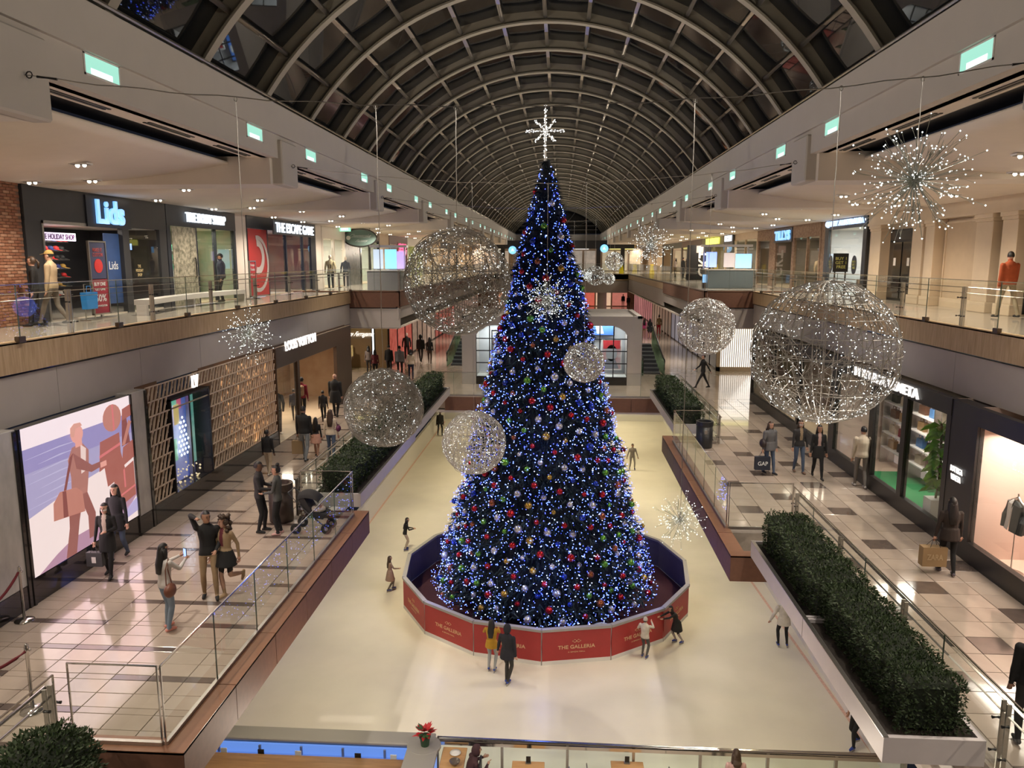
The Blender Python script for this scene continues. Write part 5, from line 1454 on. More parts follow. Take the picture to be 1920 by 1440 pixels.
# bright display window with neon baubles and a lit tree of crosses
t = thing('display_window', 'blue and green lit display window with a tree of small white crosses', 'display', (X, 20.1, -4.6))
put('back', MB().box(X - .6, X - .55, 19.0, 21.2, -4.55, -2.05), glow('disp_blue', (.02, .05, .30), .9), t)
put('pane', MB().box(X - .02, X - .01, 19.03, 21.17, -4.55, -2.05), PANE, t)
put('frame', MB().box(X - .6, X + .01, 18.98, 19.03, -4.6, -2.0).box(X - .6, X + .01, 21.17, 21.22, -4.6, -2.0).box(X - .6, X + .01, 18.98, 21.22, -4.62, -4.55).box(X - .6, X + .01, 18.98, 21.22, -2.05, -2.0), M['black'], t)
put('inner_post', MB().box(X - .5, X - .4, 20.75, 20.85, -4.55, -2.05), M['steel'], t)
for (a, b, c0, c1, cc, pw) in ((19.1, 19.35, -3.6, -2.3, (.02, .2, .9), 1.2), (19.5, 19.75, -4.1, -3.0, (.35, .02, .06), 1.0), (19.85, 20.1, -3.9, -3.3, (.02, .28, .14), 1.0), (20.9, 21.15, -4.2, -2.1, (.04, .25, .22), .8), (20.2, 20.45, -2.5, -2.1, (.4, .03, .10), 1.0), (19.7, 20.2, -2.35, -2.08, (.05, .35, .25), 1.0), (19.3, 19.8, -2.4, -2.2, (.5, .1, .12), .9)):
    put('colour_block', MB().box(X - .5, X - .47, a, b, c0, c1), glow('dblk_%d' % int(a * 100), cc, pw), t)
put('gold_block', MB().box(X - .46, X - .44, 19.98, 20.25, -2.9, -2.35), glow('gold_block', (.5, .36, .08), .9), t)
crosses = 0
for r in range(9):
    wv = 1 + r // 2
    for i in range(-wv, wv + 1):
        yc, zc_ = 20.35 + i * .085, -2.75 - r * .13
        if (i + r) % 2 == 0 and abs(i) <= 3:
            put('white_cross', MB().box(X - .42, X - .40, yc - .035, yc + .035, zc_ - .012, zc_ + .012).box(X - .42, X - .40, yc - .012, yc + .012, zc_ - .035, zc_ + .035), glow('cross_white', (.75, .85, 1), 3.0), t)
for i in range(50):
    put('gold_bead', MB().octa((X - rnd.uniform(.1, .5), rnd.uniform(19.1, 20.7), -4.5 + abs(rnd.gauss(0, .22))), rnd.uniform(.02, .04)), glow('bead_gold', (.75, .55, .25), .9), t) if i < 50 else None
wsign('white monogram letters on top of the display window', 'LV', 'L', X, 20.35, -1.72, .34, .34, WARML, ext=.03, off=.03)
wsign('white lit lettering on the lattice header of the leather goods shop', 'LOUIS VUITTON', 'L', X, 29.1, -1.55, 3.5, .36, WARML, ext=.03, off=.05)
# open entrance of the leather goods shop
t = store('open leather goods shop with mannequins under the lattice header', 'L', X, 26.4, 36.2, -5, -1.55, -2.25, mat('dark_bronze', (.10, .065, .045), .35, .4), mat('lv_wall', (.42, .27, .16), .5, color2=(.55, .40, .26), scale=1.3), None, 3.0, bays=((26.45, 28.6),), power=120, lcol=WARM)
for o in list(t.children):
    if o.name.startswith('pier') and o.dimensions.y > 4: bpy.data.objects.remove(o)
put('pier', rect(MB(), 'L', X, -.03, .12, 33.8, 36.2, -5, -2.25), MATS['dark_bronze'], t)
put('pier', rect(MB(), 'L', X, -.03, .12, 28.6, 28.85, -5, -2.25), MATS['dark_bronze'], t)
# ------------------------------------------------------------------ cross aisle at y = 46 on both sides
bz = struct('wall_aisle_left', MB().box(-17, -10.6, 46.2, 46.5, -5, -1.75), M['bronze'])
t = thing('display_window', 'bright white display window showing grey bags in the bronze wall', 'display', (-15.2, 46.2, -5))
put('surround', MB().box(-16.3, -14.1, 46.1, 46.2, -4.85, -2.15), M['tan'], t)
put('light_panel', MB().box(-16.1, -14.35, 46.06, 46.1, -4.6, -2.4), glow('disp_white', (.80, .87, 1), 1.15), t)
for i in range(3):
    x = -15.7 + i * .5
    put('pictured_bag', MB().prism([(x - .22, -4.3), (x + .26, -4.3), (x + .2, -3.2 - .1 * i), (x - .12, -3.1)], 46.03, 46.055, 'y'), mat('bag_print_%d' % i, (.15 + .1 * i, .16 + .1 * i, .22 + .1 * i), .5), t)
for (x, lab) in ((-13.7, 'tall narrow lit slot in the bronze wall'), (-11.45, 'tall door seam light in the bronze wall')):
    t = thing('light_slot', lab, 'light', (x, 46.2, -4.9))
    put('glow', MB().box(x - .05, x + .05, 46.15, 46.2, -4.5, -2.6), glow('slot_white', (.9, .95, 1), 2.2), t)
    put('frame', MB().box(x - .1, x - .05, 46.12, 46.2, -4.6, -2.5).box(x + .05, x + .1, 46.12, 46.2, -4.6, -2.5), M['black'], t)
t = thing('shop_sign', 'white script sign glowing on the bronze wall', 'sign', (-12.6, 46.1, -3.2))
text('lettering', 'Salvatore Ferragamo', (-12.55, 46.12, -2.95), 2.3, '-y', WARML, t, .38, .02, .01, italic=.3)
put('rail', MB().box(-13.7, -11.4, 46.15, 46.2, -3.16, -3.14), M['steel'], t)
t = thing('cove_light', 'yellow green cove light strip above the bronze wall', 'light', (-12, 46.1, -1.9))
put('strip', MB().box(-14.5, -9.5, 45.6, 46.1, -1.93, -1.86), glow('cove_yellow', (.75, .72, .12), 1.6), t)
put('housing', MB().box(-14.6, -9.4, 45.5, 46.2, -1.86, -1.80), M['white'], t)
# glowing striped shop across the aisle on the other side
t = thing('striped_light_wall', 'glowing white shop window with fine vertical stripes', 'storefront', (10.6, 46.2, -5))
put('light_panel', MB().box(9.5, 12.6, 46.2, 46.25, -4.75, -2.0), glow('stripe_white', (1, .94, .86), 1.25), t)
for i in range(26):
    x = 9.56 + i * .12
    put('stripe', MB().box(x, x + .035, 46.12, 46.2, -4.75, -2.0), mat('stripe_grey', (.62, .56, .48), .5), t)
put('surround', MB().box(9.3, 9.5, 46.1, 46.3, -5, -1.8).box(9.3, 12.8, 46.1, 46.3, -5, -4.75).box(9.3, 12.8, 46.1, 46.3, -2.0, -1.8), M['tan'], t)
lamp('stripe_lamp', 'AREA', (11, 46.0, -3.4), 22, (1, .94, .86), 3, (9, 38, -5), None, .6, 2.6)
t = thing('cove_light', 'yellow green cove light strip above the striped window', 'light', (10.5, 46, -1.9))
put('strip', MB().box(8.2, 11.5, 45.5, 46.0, -1.93, -1.86), glow('cove_yellow', (.75, .72, .12), 1.6), t)
put('housing', MB().box(8.1, 11.6, 45.4, 46.1, -1.86, -1.80), M['white'], t)

# ------------------------------------------------------------------ far shops of the middle floor
def far_store(label, side, x, y0, y1, c, fm, p=.35, sgn=None):
    t = thing('storefront', label, 'storefront', (x, (y0 + y1) / 2, -5))
    put('wall', rect(MB(), side, x, .0, .2, y0, y1, -5, -1.75), fm, t)
    n = max(2, int((y1 - y0) / 2))
    for k in range(n):
        a = y0 + (y1 - y0) * k / n
        put('window', rect(MB(), side, x, -.03, 0, a + .15, a + (y1 - y0) / n - .15, -4.9, -2.3), mat('fs_%s_%d' % (side, int(y0)), tuple(q * .3 for q in c), .35, emit=c, power=p * .6, color2=tuple((.25 if side == 'L' else .05) + .4 * q for q in c), scale=2.2), t)
        put('mullion', rect(MB(), side, x, -.06, 0, a - .04, a + .04, -5, -2.2), M['black'], t)
    put('header', rect(MB(), side, x, -.06, 0, y0, y1, -2.3, -1.75), fm, t)
    if sgn: put('lit_sign', rect(MB(), side, x, -.1, -.06, y0 + 1, y1 - 1, -2.15, -1.9), glow('fsign_%s%d' % (side, int(y0)), sgn, 1.4), t)
far_store('red lit clothes shop past the bronze wall', 'L', -10.6, 46.6, 54, (.75, .10, .07), mat('dark_red_front', (.25, .03, .03), .5), .55, (1, .8, .7))
far_store('warm lit shop past the red clothes shop', 'L', -10.6, 54, 64, (.62, .42, .30), M['dark'], .4)
far_store('second red lit shop far along the bronze wall side', 'L', -10.6, 64, 76, (.70, .12, .09), M['dark'], .45)
far_store('dim shop at the far end of the bronze wall side', 'L', -10.6, 76, 98, (.4, .34, .28), M['tan'], .35)
far_store('dark framed watch shop past the striped window', 'R', 9.4, 46.6, 53, (.30, .27, .24), M['black2'], .3)
far_store('navy framed shop with pale goods far past the striped window', 'R', 9.4, 53, 66, (.42, .42, .50), mat('navy_front', (.02, .025, .05), .4), .4, (.9, .9, 1))
far_store('dark shop with warm windows far past the striped window', 'R', 9.4, 66, 80, (.38, .28, .20), M['black2'], .35)
far_store('pink lit shop at the far end past the striped window', 'R', 9.4, 80, 100, (.72, .25, .28), M['dark'], .5, (1, .6, .6))
t = thing('storefront', 'orange and red lit shop across the far end of the middle floor', 'storefront', (0, 110, -5))
for k in range(8):
    x = -9 + k * 2.3
    c = ((.9, .35, .15), (.7, .15, .1), (.9, .6, .4), (.6, .2, .15))[k % 4]
    put('window', MB().box(x + .1, x + 2.2, 110, 110.1, -4.9, -2.4), mat('fe_%d' % (k % 4), c, .4, emit=c, power=.7, color2=tuple(q * .35 for q in c), scale=1.6), t)
    put('column', MB().box(x - .1, x + .1, 109.8, 110.1, -5, -1.8), M['cream'], t)
put('header', MB().box(-9.2, 9.6, 109.9, 110.2, -2.4, -1.75), M['white'], t)
put('lit_strip', MB().box(-9, 9.4, 109.8, 109.9, -2.3, -2.0), glow('fe_strip', (1, .9, .75), 1.6), t)
for x, lab in ((4.4, 'white column under the far bridge near the shoppers'), (-5.5, 'white column under the far bridge on the red shop side')):
    t = thing('round_column', lab, 'column', (x, 84, -5), 'white columns under the bridge')
    put('shaft', MB().lathe([(.5, -5), (.5, -1.75)], (x, 84, 0), 16), M['white'], t, True)
    put('collar', MB().lathe([(.55, -5), (.55, -4.5), (.5, -4.45)], (x, 84, 0), 16), M['black2'], t)

# ------------------------------------------------------------------ lift pavilion in the middle of the deck, with escalators
LP_ = thing('lift_pavilion', 'pale portal framed pavilion with gridded shop windows behind the tree', 'pavilion', (-.5, 40.4, -5))
PAV = mat('pavilion_grey', (.46, .43, .40), .6, var=.03, scale=2)
x0, x1, yf, yb_, zt = -5.25, 4.25, 40.4, 46.5, -1.35
put('roof', MB().box(x0, x1, yf, yb_, zt - .5, zt - .12).box(x0, x1, yf, yf + .25, zt - .12, zt).box(x0, x1, yb_ - .25, yb_, zt - .12, zt).box(x0, x0 + .25, yf, yb_, zt - .12, zt).box(x1 - .25, x1, yf, yb_, zt - .12, zt), PAV, LP_)
put('pier', MB().box(x0, x0 + .75, yf, yb_, -5, zt - .5), PAV, LP_)
put('pier', MB().box(x1 - .75, x1, yf, yb_, -5, zt - .5), PAV, LP_)
put('pier', MB().box(-1.6, .6, yf + .05, yb_, -5, zt - .5), PAV, LP_)
for a, s in ((x0 + .75, 1), (x1 - .75, -1)):
    put('corner_bracket', MB().prism([(a, zt - .5), (a + s * .8, zt - .5), (a + s * .45, zt - .6), (a + s * .15, zt - .8), (a, zt - 1.05)], yf, yf + .3, 'y'), PAV, LP_)
for (a, b) in ((x0 + .75, -1.6), (.6, x1 - .75)):
    wn = put('window', MB().box(a, b, yf + .1, yf + .13, -4.6, zt - .5), PANE, LP_)
    nx = 4
    for i in range(nx + 1):
        q = a + (b - a) * i / nx
        put('glazing_bar', MB().box(q - .025, q + .025, yf + .05, yf + .15, -4.6, zt - .5), M['black'], wn)
    for z in (-4.6, -3.85, -3.2, -2.55):
        put('glazing_bar', MB().box(a, b, yf + .05, yf + .15, z - .025, z + .025), M['black'], wn)
    put('stall_riser', MB().box(a, b, yf + .02, yf + .2, -5, -4.6), M['black2'], LP_)
    put('room_back', MB().box(a, b, yf + 1.7, yf + 1.75, -5, zt - .5), mat('pav_back', (.62, .64, .66), .6), LP_)
    put('room_floor', MB().box(a, b, yf + .2, yf + 1.7, -4.62, -4.58), M['white'], LP_)
    lamp('pavilion_lamp', 'AREA', ((a + b) / 2, yf + .9, zt - .55), 70, (.95, .98, 1), 2.2, ((a + b) / 2, yf + .9, -5), None, .6, .8)
def pic(label, x, y, z, w_, h_, c, c2, shapes=()):
    t = thing('framed_picture', label, 'picture', (x, y, z - h_ / 2))
    put('canvas', MB().box(x - w_ / 2, x + w_ / 2, y, y + .05, z - h_ / 2, z + h_ / 2), c, t)
    put('frame', MB().box(x - w_ / 2 - .05, x - w_ / 2, y - .02, y + .05, z - h_ / 2, z + h_ / 2).box(x + w_ / 2, x + w_ / 2 + .05, y - .02, y + .05, z - h_ / 2, z + h_ / 2).box(x - w_ / 2 - .05, x + w_ / 2 + .05, y - .02, y + .05, z + h_ / 2, z + h_ / 2 + .05).box(x - w_ / 2 - .05, x + w_ / 2 + .05, y - .02, y + .05, z - h_ / 2 - .05, z - h_ / 2), c2, t)
    for pts, m in shapes:
        put('painted_shape', MB().prism([(x + a * w_, z + b * h_) for a, b in pts], y - .008, y, 'y'), m, t)
PR_, PG_, PB_ = mat('paint_red', (.55, .04, .05), .5), mat('paint_grey', (.35, .37, .4), .5), mat('paint_blue', (.05, .15, .5), .5)
pic('large grey portrait with a red ground in the pavilion window', 2.75, yf + 1.2, -3.5, 1.0, 1.6, mat('paint_pale', (.6, .6, .62), .5, color2=(.5, .2, .2), scale=2.2), M['white'],
    (([(-.45, .2), (.45, .2), (.45, .48), (-.45, .48)], PR_), ([(.3 * math.cos(q), .05 + .28 * math.sin(q)) for q in [i * PI / 8 for i in range(16)]], PG_), ([(-.4, -.48), (.4, -.48), (.2, -.15), (-.25, -.15)], mat('paint_mid', (.25, .26, .3), .5))))
pic('wide blue picture high in the pavilion window', 2.2, yf + 1.3, -2.15, 1.3, .6, PB_, M['black'], (([(-.2, -.4), (.1, -.4), (.0, .4), (-.25, .3)], PG_),))
pic('dark framed red figure picture in the pavilion window beside the lattice wall side', -3.35, yf + .9, -2.85, .7, 1.25, M['white'], M['black'], (([(-.1, -.4), (.1, -.4), (.16, .05), (.06, .35), (-.06, .35), (-.16, .05)], PR_),))
pic('bright blue abstract picture in the pavilion window', -2.3, yf + 1.0, -2.4, .8, .9, mat('paint_bluew', (.1, .25, .7), .5, color2=(.7, .75, .8), scale=3), M['white'])
t = thing('display_table', 'white display table with a red vase in the pavilion window', 'table', (-3.2, yf + .7, -4.58))
put('top', MB().box(-3.7, -2.6, yf + .5, yf + 1.0, -3.95, -3.9), M['white'], t)
for sx in (-3.65, -2.7):
    put('leg', MB().box(sx, sx + .05, yf + .55, yf + .95, -4.58, -3.95), M['white'], t)
one('vase', MB().lathe([(.08, -3.9), (.14, -3.8), (.16, -3.68), (.07, -3.58), (.05, -3.52)], (-3.3, yf + .75, 0), 12), PR_, 'small red vase on the display table in the pavilion', 'vase', smooth=True)
def escalator(label, x0_, x1_, y0_, y1_):
    t = thing('escalator', label, 'escalator', ((x0_ + x1_) / 2, y0_, -5))
    n = 8
    for i in range(n):
        put('step', MB().box(x0_ + .12, x1_ - .12, y0_ + (y1_ - y0_) * i / n, y0_ + (y1_ - y0_) * (i + 1) / n, -5.0 + .0, -4.9 + .16 * i), mat('esc_step', (.08, .08, .09), .4, .5), t)
    for x in (x0_, x1_):
        put('side_glass', MB().prism([(y0_ - .8, -4.95), (y0_ - .8, -4.0), (y0_, -4.0), (y1_, -2.7), (y1_, -4.95)], x - .02, x + .02, 'x'), glass('esc_glass', (.55, .72, .62)), t)
        put('hand_rail', MB().tube([(x, y0_ - .8, -4.6), (x, y0_ - .85, -4.1), (x, y0_, -3.97), (x, y1_, -2.67)], .04, 6), M['black'], t)
escalator('dark escalator with green glass beside the pavilion near the red shop', -7.0, -5.9, 47.5, 53)
escalator('dark escalator with green glass beside the pavilion near the striped window', 4.7, 5.9, 44.5, 50)

# ------------------------------------------------------------------ middle floor, handbag shop side
X = 9.0
BV = mat('shop_black', (.022, .020, .019), .35, var=.1, scale=4)
t = store('black framed handbag shop with lit shelves and a green carpet', 'R', X, 17.9, 25.6, -5, -1.55, -1.95, BV, mat('bv_wall', (.66, .52, .46), .6), mat('bv_floor', (.62, .48, .38), .4), 2.8, sill=.42,
      bays=((18.1, 20.15), (20.4, 22.2), (22.5, 25.3)), power=170, lcol=(1, .88, .78))
lamp('shop_lamp', 'AREA', (X + .9, 16.0, -2.1), 90, (1, .84, .74), 1.4, (X + 1.1, 16, -5), None, .6, 1.4)
bay = store('lit shop window with a dark jacket on a stand next to the handbag shop sign', 'R', X, 12.6, 16.9, -5, -1.55, -1.95, BV, mat('bv_wall2', (.64, .47, .40), .6), mat('bv_floor2', (.72, .56, .46), .5), 2.2, sill=.45, bays=((12.8, 16.75),), power=60, lcol=(1, .85, .75))
struct('wall_right', MB().box(X - .02, X + .3, 16.9, 17.9, -5, -1.55).box(X, X + .4, 4, 12.6, -5, -1.5), BV)
wsign('white lettering of the handbag shop on the black header', 'BOTTEGA VENETA', 'R', X, 21.6, -1.74, 4.2, .26, WARML, ext=.03, off=.07)
wsign('small white two line lettering on the black pier', 'BOTTEGA\nVENETA', 'R', X - .02, 17.42, -3.2, .52, .32, WARML, ext=.01, off=.03)
one('green_carpet', MB().box(X + .5, X + 2.6, 18.4, 24.0, -4.97, -4.955), mat('bright_green_carpet', (.02, .20, .07), .9), 'bright green carpet on the floor of the handbag shop', 'carpet')
def hbag(m, w_=.42, h_=.26, d_=.16):
    mb = MB().prism([(-w_ / 2, 0), (w_ / 2, 0), (w_ / 2 * .86, h_), (-w_ / 2 * .86, h_)], -d_ / 2, d_ / 2, 'x')
    for s in (-1, 1):
        mb.tube([(s * d_ * .3, w_ * .25 * math.cos(q), h_ + .13 * math.sin(q)) for q in [i * PI / 7 for i in range(8)]], .012, 5)
    return mb.mesh('handbag', m)
bagm = {k: hbag(mat('leather_' + k, c, .4)) for k, c in dict(tan=(.42, .26, .12), red=(.30, .015, .03), black=(.02, .02, .022), cream=(.62, .52, .38), blue=(.08, .20, .42), brown=(.13, .06, .035)).items()}
for i, y in enumerate((24.5, 22.6, 20.7)):
    t = thing('bag_shelf_unit', ('tall lit shelf unit beside the man in cream', 'middle lit shelf unit of the handbag shop', 'lit shelf unit behind the potted plant')[i], 'shelf', (X + 1.6, y, -4.97), 'lit shelf units of the handbag shop')
    put('back', MB().box(X + 1.95, X + 2.0, y - .75, y + .75, -4.97, -2.1), mat('shelf_back', (.78, .62, .56), .5, emit=(1, .8, .72), power=.25), t)
    for s in (-1, 1):
        put('upright', MB().box(X + 1.5, X + 1.95, y + s * .75 - .03, y + s * .75 + .03, -4.97, -2.1), M['steel'], t)
    for r in range(5):
        put('shelf', MB().box(X + 1.5, X + 1.95, y - .72, y + .72, -4.45 + r * .5, -4.41 + r * .5), M['white'], t)
        for k in range(2):
            cc = (('black', 'red', 'tan', 'cream', 'brown'), ('brown', 'black', 'cream', 'blue', 'tan'), ('cream', 'blue', 'red', 'black', 'tan'))[i][(r + k * 2) % 5]
            o = inst('handbag', bagm[cc], (X + 1.72, y - .33 + k * .66, -4.41 + r * .5), None)
            tag(o, '%s leather handbag on a lit shelf of the handbag shop' % cc, 'handbag', '%s handbags on shelves' % cc)
# potted plant in the window
pp_ = Vector((X + .40, 19.15, -4.97))
t = thing('potted_plant', 'tall leafy green plant in a white square pot in the shop window', 'plant', pp_)
put('pot', MB().prism([(pp_.x - .2, pp_.y - .2), (pp_.x + .2, pp_.y - .2), (pp_.x + .2, pp_.y + .2), (pp_.x - .2, pp_.y + .2)], -4.97, -4.3), M['white'], t)
put('stem', MB().tube([(pp_.x, pp_.y, -4.35), (pp_.x + .05, pp_.y, -3.4), (pp_.x, pp_.y + .03, -2.4)], .03, 6), mat('stem_brown', (.12, .09, .04), .7), t)
lfm = mat('plant_leaf', (.09, .26, .03), .4, color2=(.22, .42, .05), scale=5)
for i in range(46):
    z = -4.1 + 1.75 * (i / 46); a = i * 2.4; L = rnd.uniform(.32, .5)
    d = Vector((math.cos(a), math.sin(a), -.15)).normalized(); s_ = Vector((-d.y, d.x, 0)); p = Vector((pp_.x, pp_.y, z)); up = Vector((0, 0, 1))
    q = [p, p + d * L * .35 + s_ * .10 + up * .10, p + d * L * .35 - s_ * .10 + up * .10, p + d * L * .75 + s_ * .08 + up * .02, p + d * L * .75 - s_ * .08 + up * .02, p + d * L - up * .10]
    put('leaf', MB().add(q, [(0, 1, 3, 5), (0, 5, 4, 2)]), lfm, t)
# jacket on a stand
jp = Vector((X + .55, 16.05, -4.97))
t = thing('garment_stand', 'steel garment stand in the lit window', 'stand', jp)
put('pole', MB().tube([jp, jp + Vector((0, 0, 1.75))], .018, 6), M['steel'], t)
put('base', MB().lathe([(.24, 0), (.24, .03), (.05, .05)], jp, 16), M['steel'], t)
put('hanger', MB().tube([jp + Vector((0, -.24, 1.55)), jp + Vector((0, 0, 1.68)), jp + Vector((0, .24, 1.55))], .02, 6), M['steel'], t)
vs = []
prof = [(1.62, .10, .06), (1.52, .24, .10), (1.2, .22, .13), (.95, .26, .15)]
mb = MB()
for s, mm in ((-1, 0), (1, 1)):
    ring_ = []
    for (z, hw, dp) in prof:
        ring_.append([(jp.x - dp, jp.y + s * .02, jp.z + z), (jp.x - dp * .6, jp.y + s * hw, jp.z + z - .02), (jp.x + dp * .6, jp.y + s * hw, jp.z + z - .02), (jp.x + dp, jp.y + s * .02, jp.z + z)])
    for a, b in zip(ring_, ring_[1:]):
        mb.add(a + b, [(0, 1, 5, 4), (1, 2, 6, 5), (2, 3, 7, 6)], mm)
for s in (-1, 1):
    mb.tube([(jp.x, jp.y + s * .23, jp.z + 1.52), (jp.x - .05, jp.y + s * .31, jp.z + 1.2), (jp.x - .08, jp.y + s * .30, jp.z + .95)], [.07, .065, .055], 8)
one('hung_jacket', mb, [mat('jacket_dark', (.03, .035, .035), .7), mat('jacket_white', (.62, .60, .57), .7)], 'dark open jacket with white panel hung on the garment stand', 'jacket')
# dark glazed shop between the handbag shop and the cross aisle
far_dark = store('dark glass fronted shop between the handbag shop and the cross aisle', 'R', X, 25.6, 36.5, -5, -1.55, -2.0, BV, mat('dk_wall', (.30, .22, .17), .6), None, 2.6, sill=.4, bays=((25.8, 29.2), (29.4, 32.8), (33.0, 36.3)), power=40, lcol=WARM)
# ================================================================== people
# local frame: forward = -Y, the person's left = +X, z up, built for 1.75 m and scaled
SKIN = {'l': mat('skin_light', (.58, .34, .25), .55), 'm': mat('skin_mid', (.42, .23, .15), .55), 'd': mat('skin_deep', (.15, .075, .045), .55)}
HAIRM = {'k': mat('hair_black', (.010, .008, .008), .45, bump=.3, bscale=90), 'b': mat('hair_brown', (.05, .028, .016), .45, bump=.3, bscale=90), 'f': mat('hair_fair', (.30, .20, .10), .5, bump=.3, bscale=90)}
FEAT = mat('face_dark', (.02, .012, .01), .5)
LIPS = mat('lips', (.30, .10, .08), .5)
_cl = {}
def cloth(rgb):
    k = tuple(round(c, 3) for c in rgb)
    if k not in _cl:
        _cl[k] = mat('cloth_%d' % len(_cl), k, .85, var=.10, scale=7, bump=.12, bscale=50)
    return _cl[k]
def ik(a, b, l1, l2, hint):
    d = b - a; L = min(d.length, (l1 + l2) * .999)
    dn = d.normalized(); b = a + dn * L
    x = (l1 * l1 - l2 * l2 + L * L) / (2 * L)
    h = math.sqrt(max(0, l1 * l1 - x * x))
    hv = hint - dn * hint.dot(dn)
    if hv.length < 1e-5: hv = Vector((0, -1, 0))
    return a + dn * x + hv.normalized() * h, b
def loft(mb, rings, n=12):
    """rings: (centre, ax, ay) with ax, ay radius vectors"""
    vs, fs = [], []
    for c, ax, ay in rings:
        for k in range(n):
            t = 2 * PI * k / n
            vs.append(c + ax * math.cos(t) + ay * math.sin(t))
    for i in range(len(rings) - 1):
        for k in range(n):
            k2 = (k + 1) % n
            fs.append((i * n + k, i * n + k2, (i + 1) * n + k2, (i + 1) * n + k))
    fs.append(tuple(range(n - 1, -1, -1))); fs.append(tuple(range((len(rings) - 1) * n, len(rings) * n)))
    mb.add(vs, fs)
def limb(mb, pts, rs):
    rings = []
    P = [Vector(p) for p in pts]
    x, y, d = frame_of(P[-1] - P[0])
    for i, p in enumerate(P):
        rings.append((p, x * rs[i], y * rs[i]))
    d0, d1 = (P[1] - P[0]).normalized(), (P[-1] - P[-2]).normalized()
    rings.insert(0, (P[0] - d0 * rs[0] * .7, x * rs[0] * .5, y * rs[0] * .5))
    rings.append((P[-1] + d1 * rs[-1] * .7, x * rs[-1] * .5, y * rs[-1] * .5))
    loft(mb, rings, 10)
PEOPLE = []
def person(label, floor, uv=None, loc=None, h=1.7, face=180, top=(.02, .02, .022), legs=(.02, .02, .025), shoe=(.02, .02, .02), skin='l', hair='k', style='short',
           feet=None, la=None, ra=None, lean=0.0, hem=.86, skirt=None, tights=None, bulk=1.0, boots=None, look=0, skates=False, sleeve=1.0, inner=None, sit=None, group=None, fem=False, capc=None, mask=False, near=True, lh=None):
    if loc is None: loc = onZ(uv[0], uv[1], floor)
    PEOPLE.append(dict(locals()))
    return PEOPLE[-1]
WALK = ((.08, -.30, .08), (-.08, .27, .13))
STEP = ((.09, -.16, .08), (-.09, .14, .09))
WIDE = ((.15, -.05, .08), (-.15, .05, .08))
def build_person(P):
    mb = MB(); seg = []
    s = P['h'] / 1.75; bk = P['bulk']
    V = Vector
    hipz = P['sit'] if P['sit'] else .92
    lift = .055 if P['skates'] else 0
    lean = math.radians(P['lean'])
    def T(x, y, z):      # torso point with lean about the hips
        dz = z - .95
        return V((x, y - math.sin(lean) * dz, hipz + .03 + (math.cos(lean) * dz)))
    w = (.93 if P['fem'] else 1.0) * bk
    X_, Y_ = V((1, 0, 0)), V((0, 1, 0))
    # torso
    th = [(.86, .150, .108), (.95, .168 * (1.04 if P['fem'] else 1), .118), (1.06, .138 if P['fem'] else .150, .102), (1.18, .150, .110), (1.30, .172, .120), (1.40, .172, .105), (1.46, .120, .080), (1.50, .066, .062)]
    loft(mb, [(T(0, 0, z), X_ * rx * w, Y_ * ry * w) for z, rx, ry in th], 14)
    seg.append(('torso', T(0, 0, .95), T(0, 0, 1.42), .13 * w))
    hem = P['hem']
    if hem < .85 and not P['sit']:
        loft(mb, [(T(0, 0, 1.06), X_ * .165 * w, Y_ * .125 * w), (T(0, 0, .92), X_ * .19 * w, Y_ * .145 * w), (V((0, 0, hem)), X_ * .205 * w, Y_ * .165 * w), (V((0, 0, hem - .005)), X_ * .15, Y_ * .12)], 14)
        seg.append(('torso', T(0, 0, .95), V((0, 0, hem)), .17 * w))
    if P['skirt']:
        z1 = P['skirt']
        loft(mb, [(T(0, 0, 1.06), X_ * .14, Y_ * .11), (T(0, 0, .95), X_ * .185, Y_ * .15), (V((0, 0, z1)), X_ * .25, Y_ * .23), (V((0, 0, z1 - .005)), X_ * .2, Y_ * .18)], 14)
        seg.append(('skirt', T(0, 0, 1.0), V((0, 0, z1)), .19))
    # neck and head
    nk, hd = T(0, 0, 1.48), T(0, -.015, 1.635)
    limb(mb, [nk, nk.lerp(hd, .6)], [.056, .052])
    seg.append(('neck', nk, nk.lerp(hd, .6), .05))
    lk = math.radians(P['look'])
    hr = Matrix.Rotation(lk, 3, 'Z')
    hx, hy = hr @ X_, hr @ Y_
    hr_ = [(-.122, .030, .034, -.020), (-.105, .050, .058, -.014), (-.07, .062, .076, -.006), (-.03, .070, .088, 0), (.01, .075, .096, .004), (.05, .076, .098, .006), (.085, .064, .082, .006), (.108, .042, .055, .006), (.118, .015, .02, .006)]
    loft(mb, [(hd + V((0, 0, z)) + hy * oy, hx * rx, hy * ry) for z, rx, ry, oy in hr_], 14)
    seg.append(('head', hd + V((0, 0, -.06)), hd + V((0, 0, .06)), .08))
    # legs
    feet = P['feet'] or ((.10, -.02, .08), (-.10, .03, .08))
    foots = []
    for i, sx in ((0, 1), (1, -1)):
        hp = V((sx * .092 * w, 0, hipz))
        ft = V(feet[i]) + V((0, 0, lift))
        kn, ft = ik(hp, ft, .435, .42, V((sx * .08, -1, 0)))
        tr = .086 * (1.0 if not P['tights'] else .92) * (.94 + .06 * bk)
        limb(mb, [hp, hp.lerp(kn, .5), kn], [tr, tr * .86, tr * .66])
        limb(mb, [kn, kn.lerp(ft, .35), ft], [tr * .66, tr * .66, tr * .44])
        seg.append(('thigh', hp, kn, tr * .8)); seg.append(('calf', kn, ft, tr * .55))
        lifted = ft.z > .2
        d = V((sx * .10, -1, 0)).normalized() if not lifted else V((0, -.35, -1)).normalized()
        toe = ft + d * .15 + V((0, 0, -.045 if not lifted else 0)); heel = ft - d * .045 + V((0, 0, -.035 if not lifted else 0))
        limb(mb, [heel, ft + d * .05 + V((0, 0, -.03)), toe], [.036, .042, .030])
        seg.append(('foot', heel, toe, .04)); foots.append((ft, d))
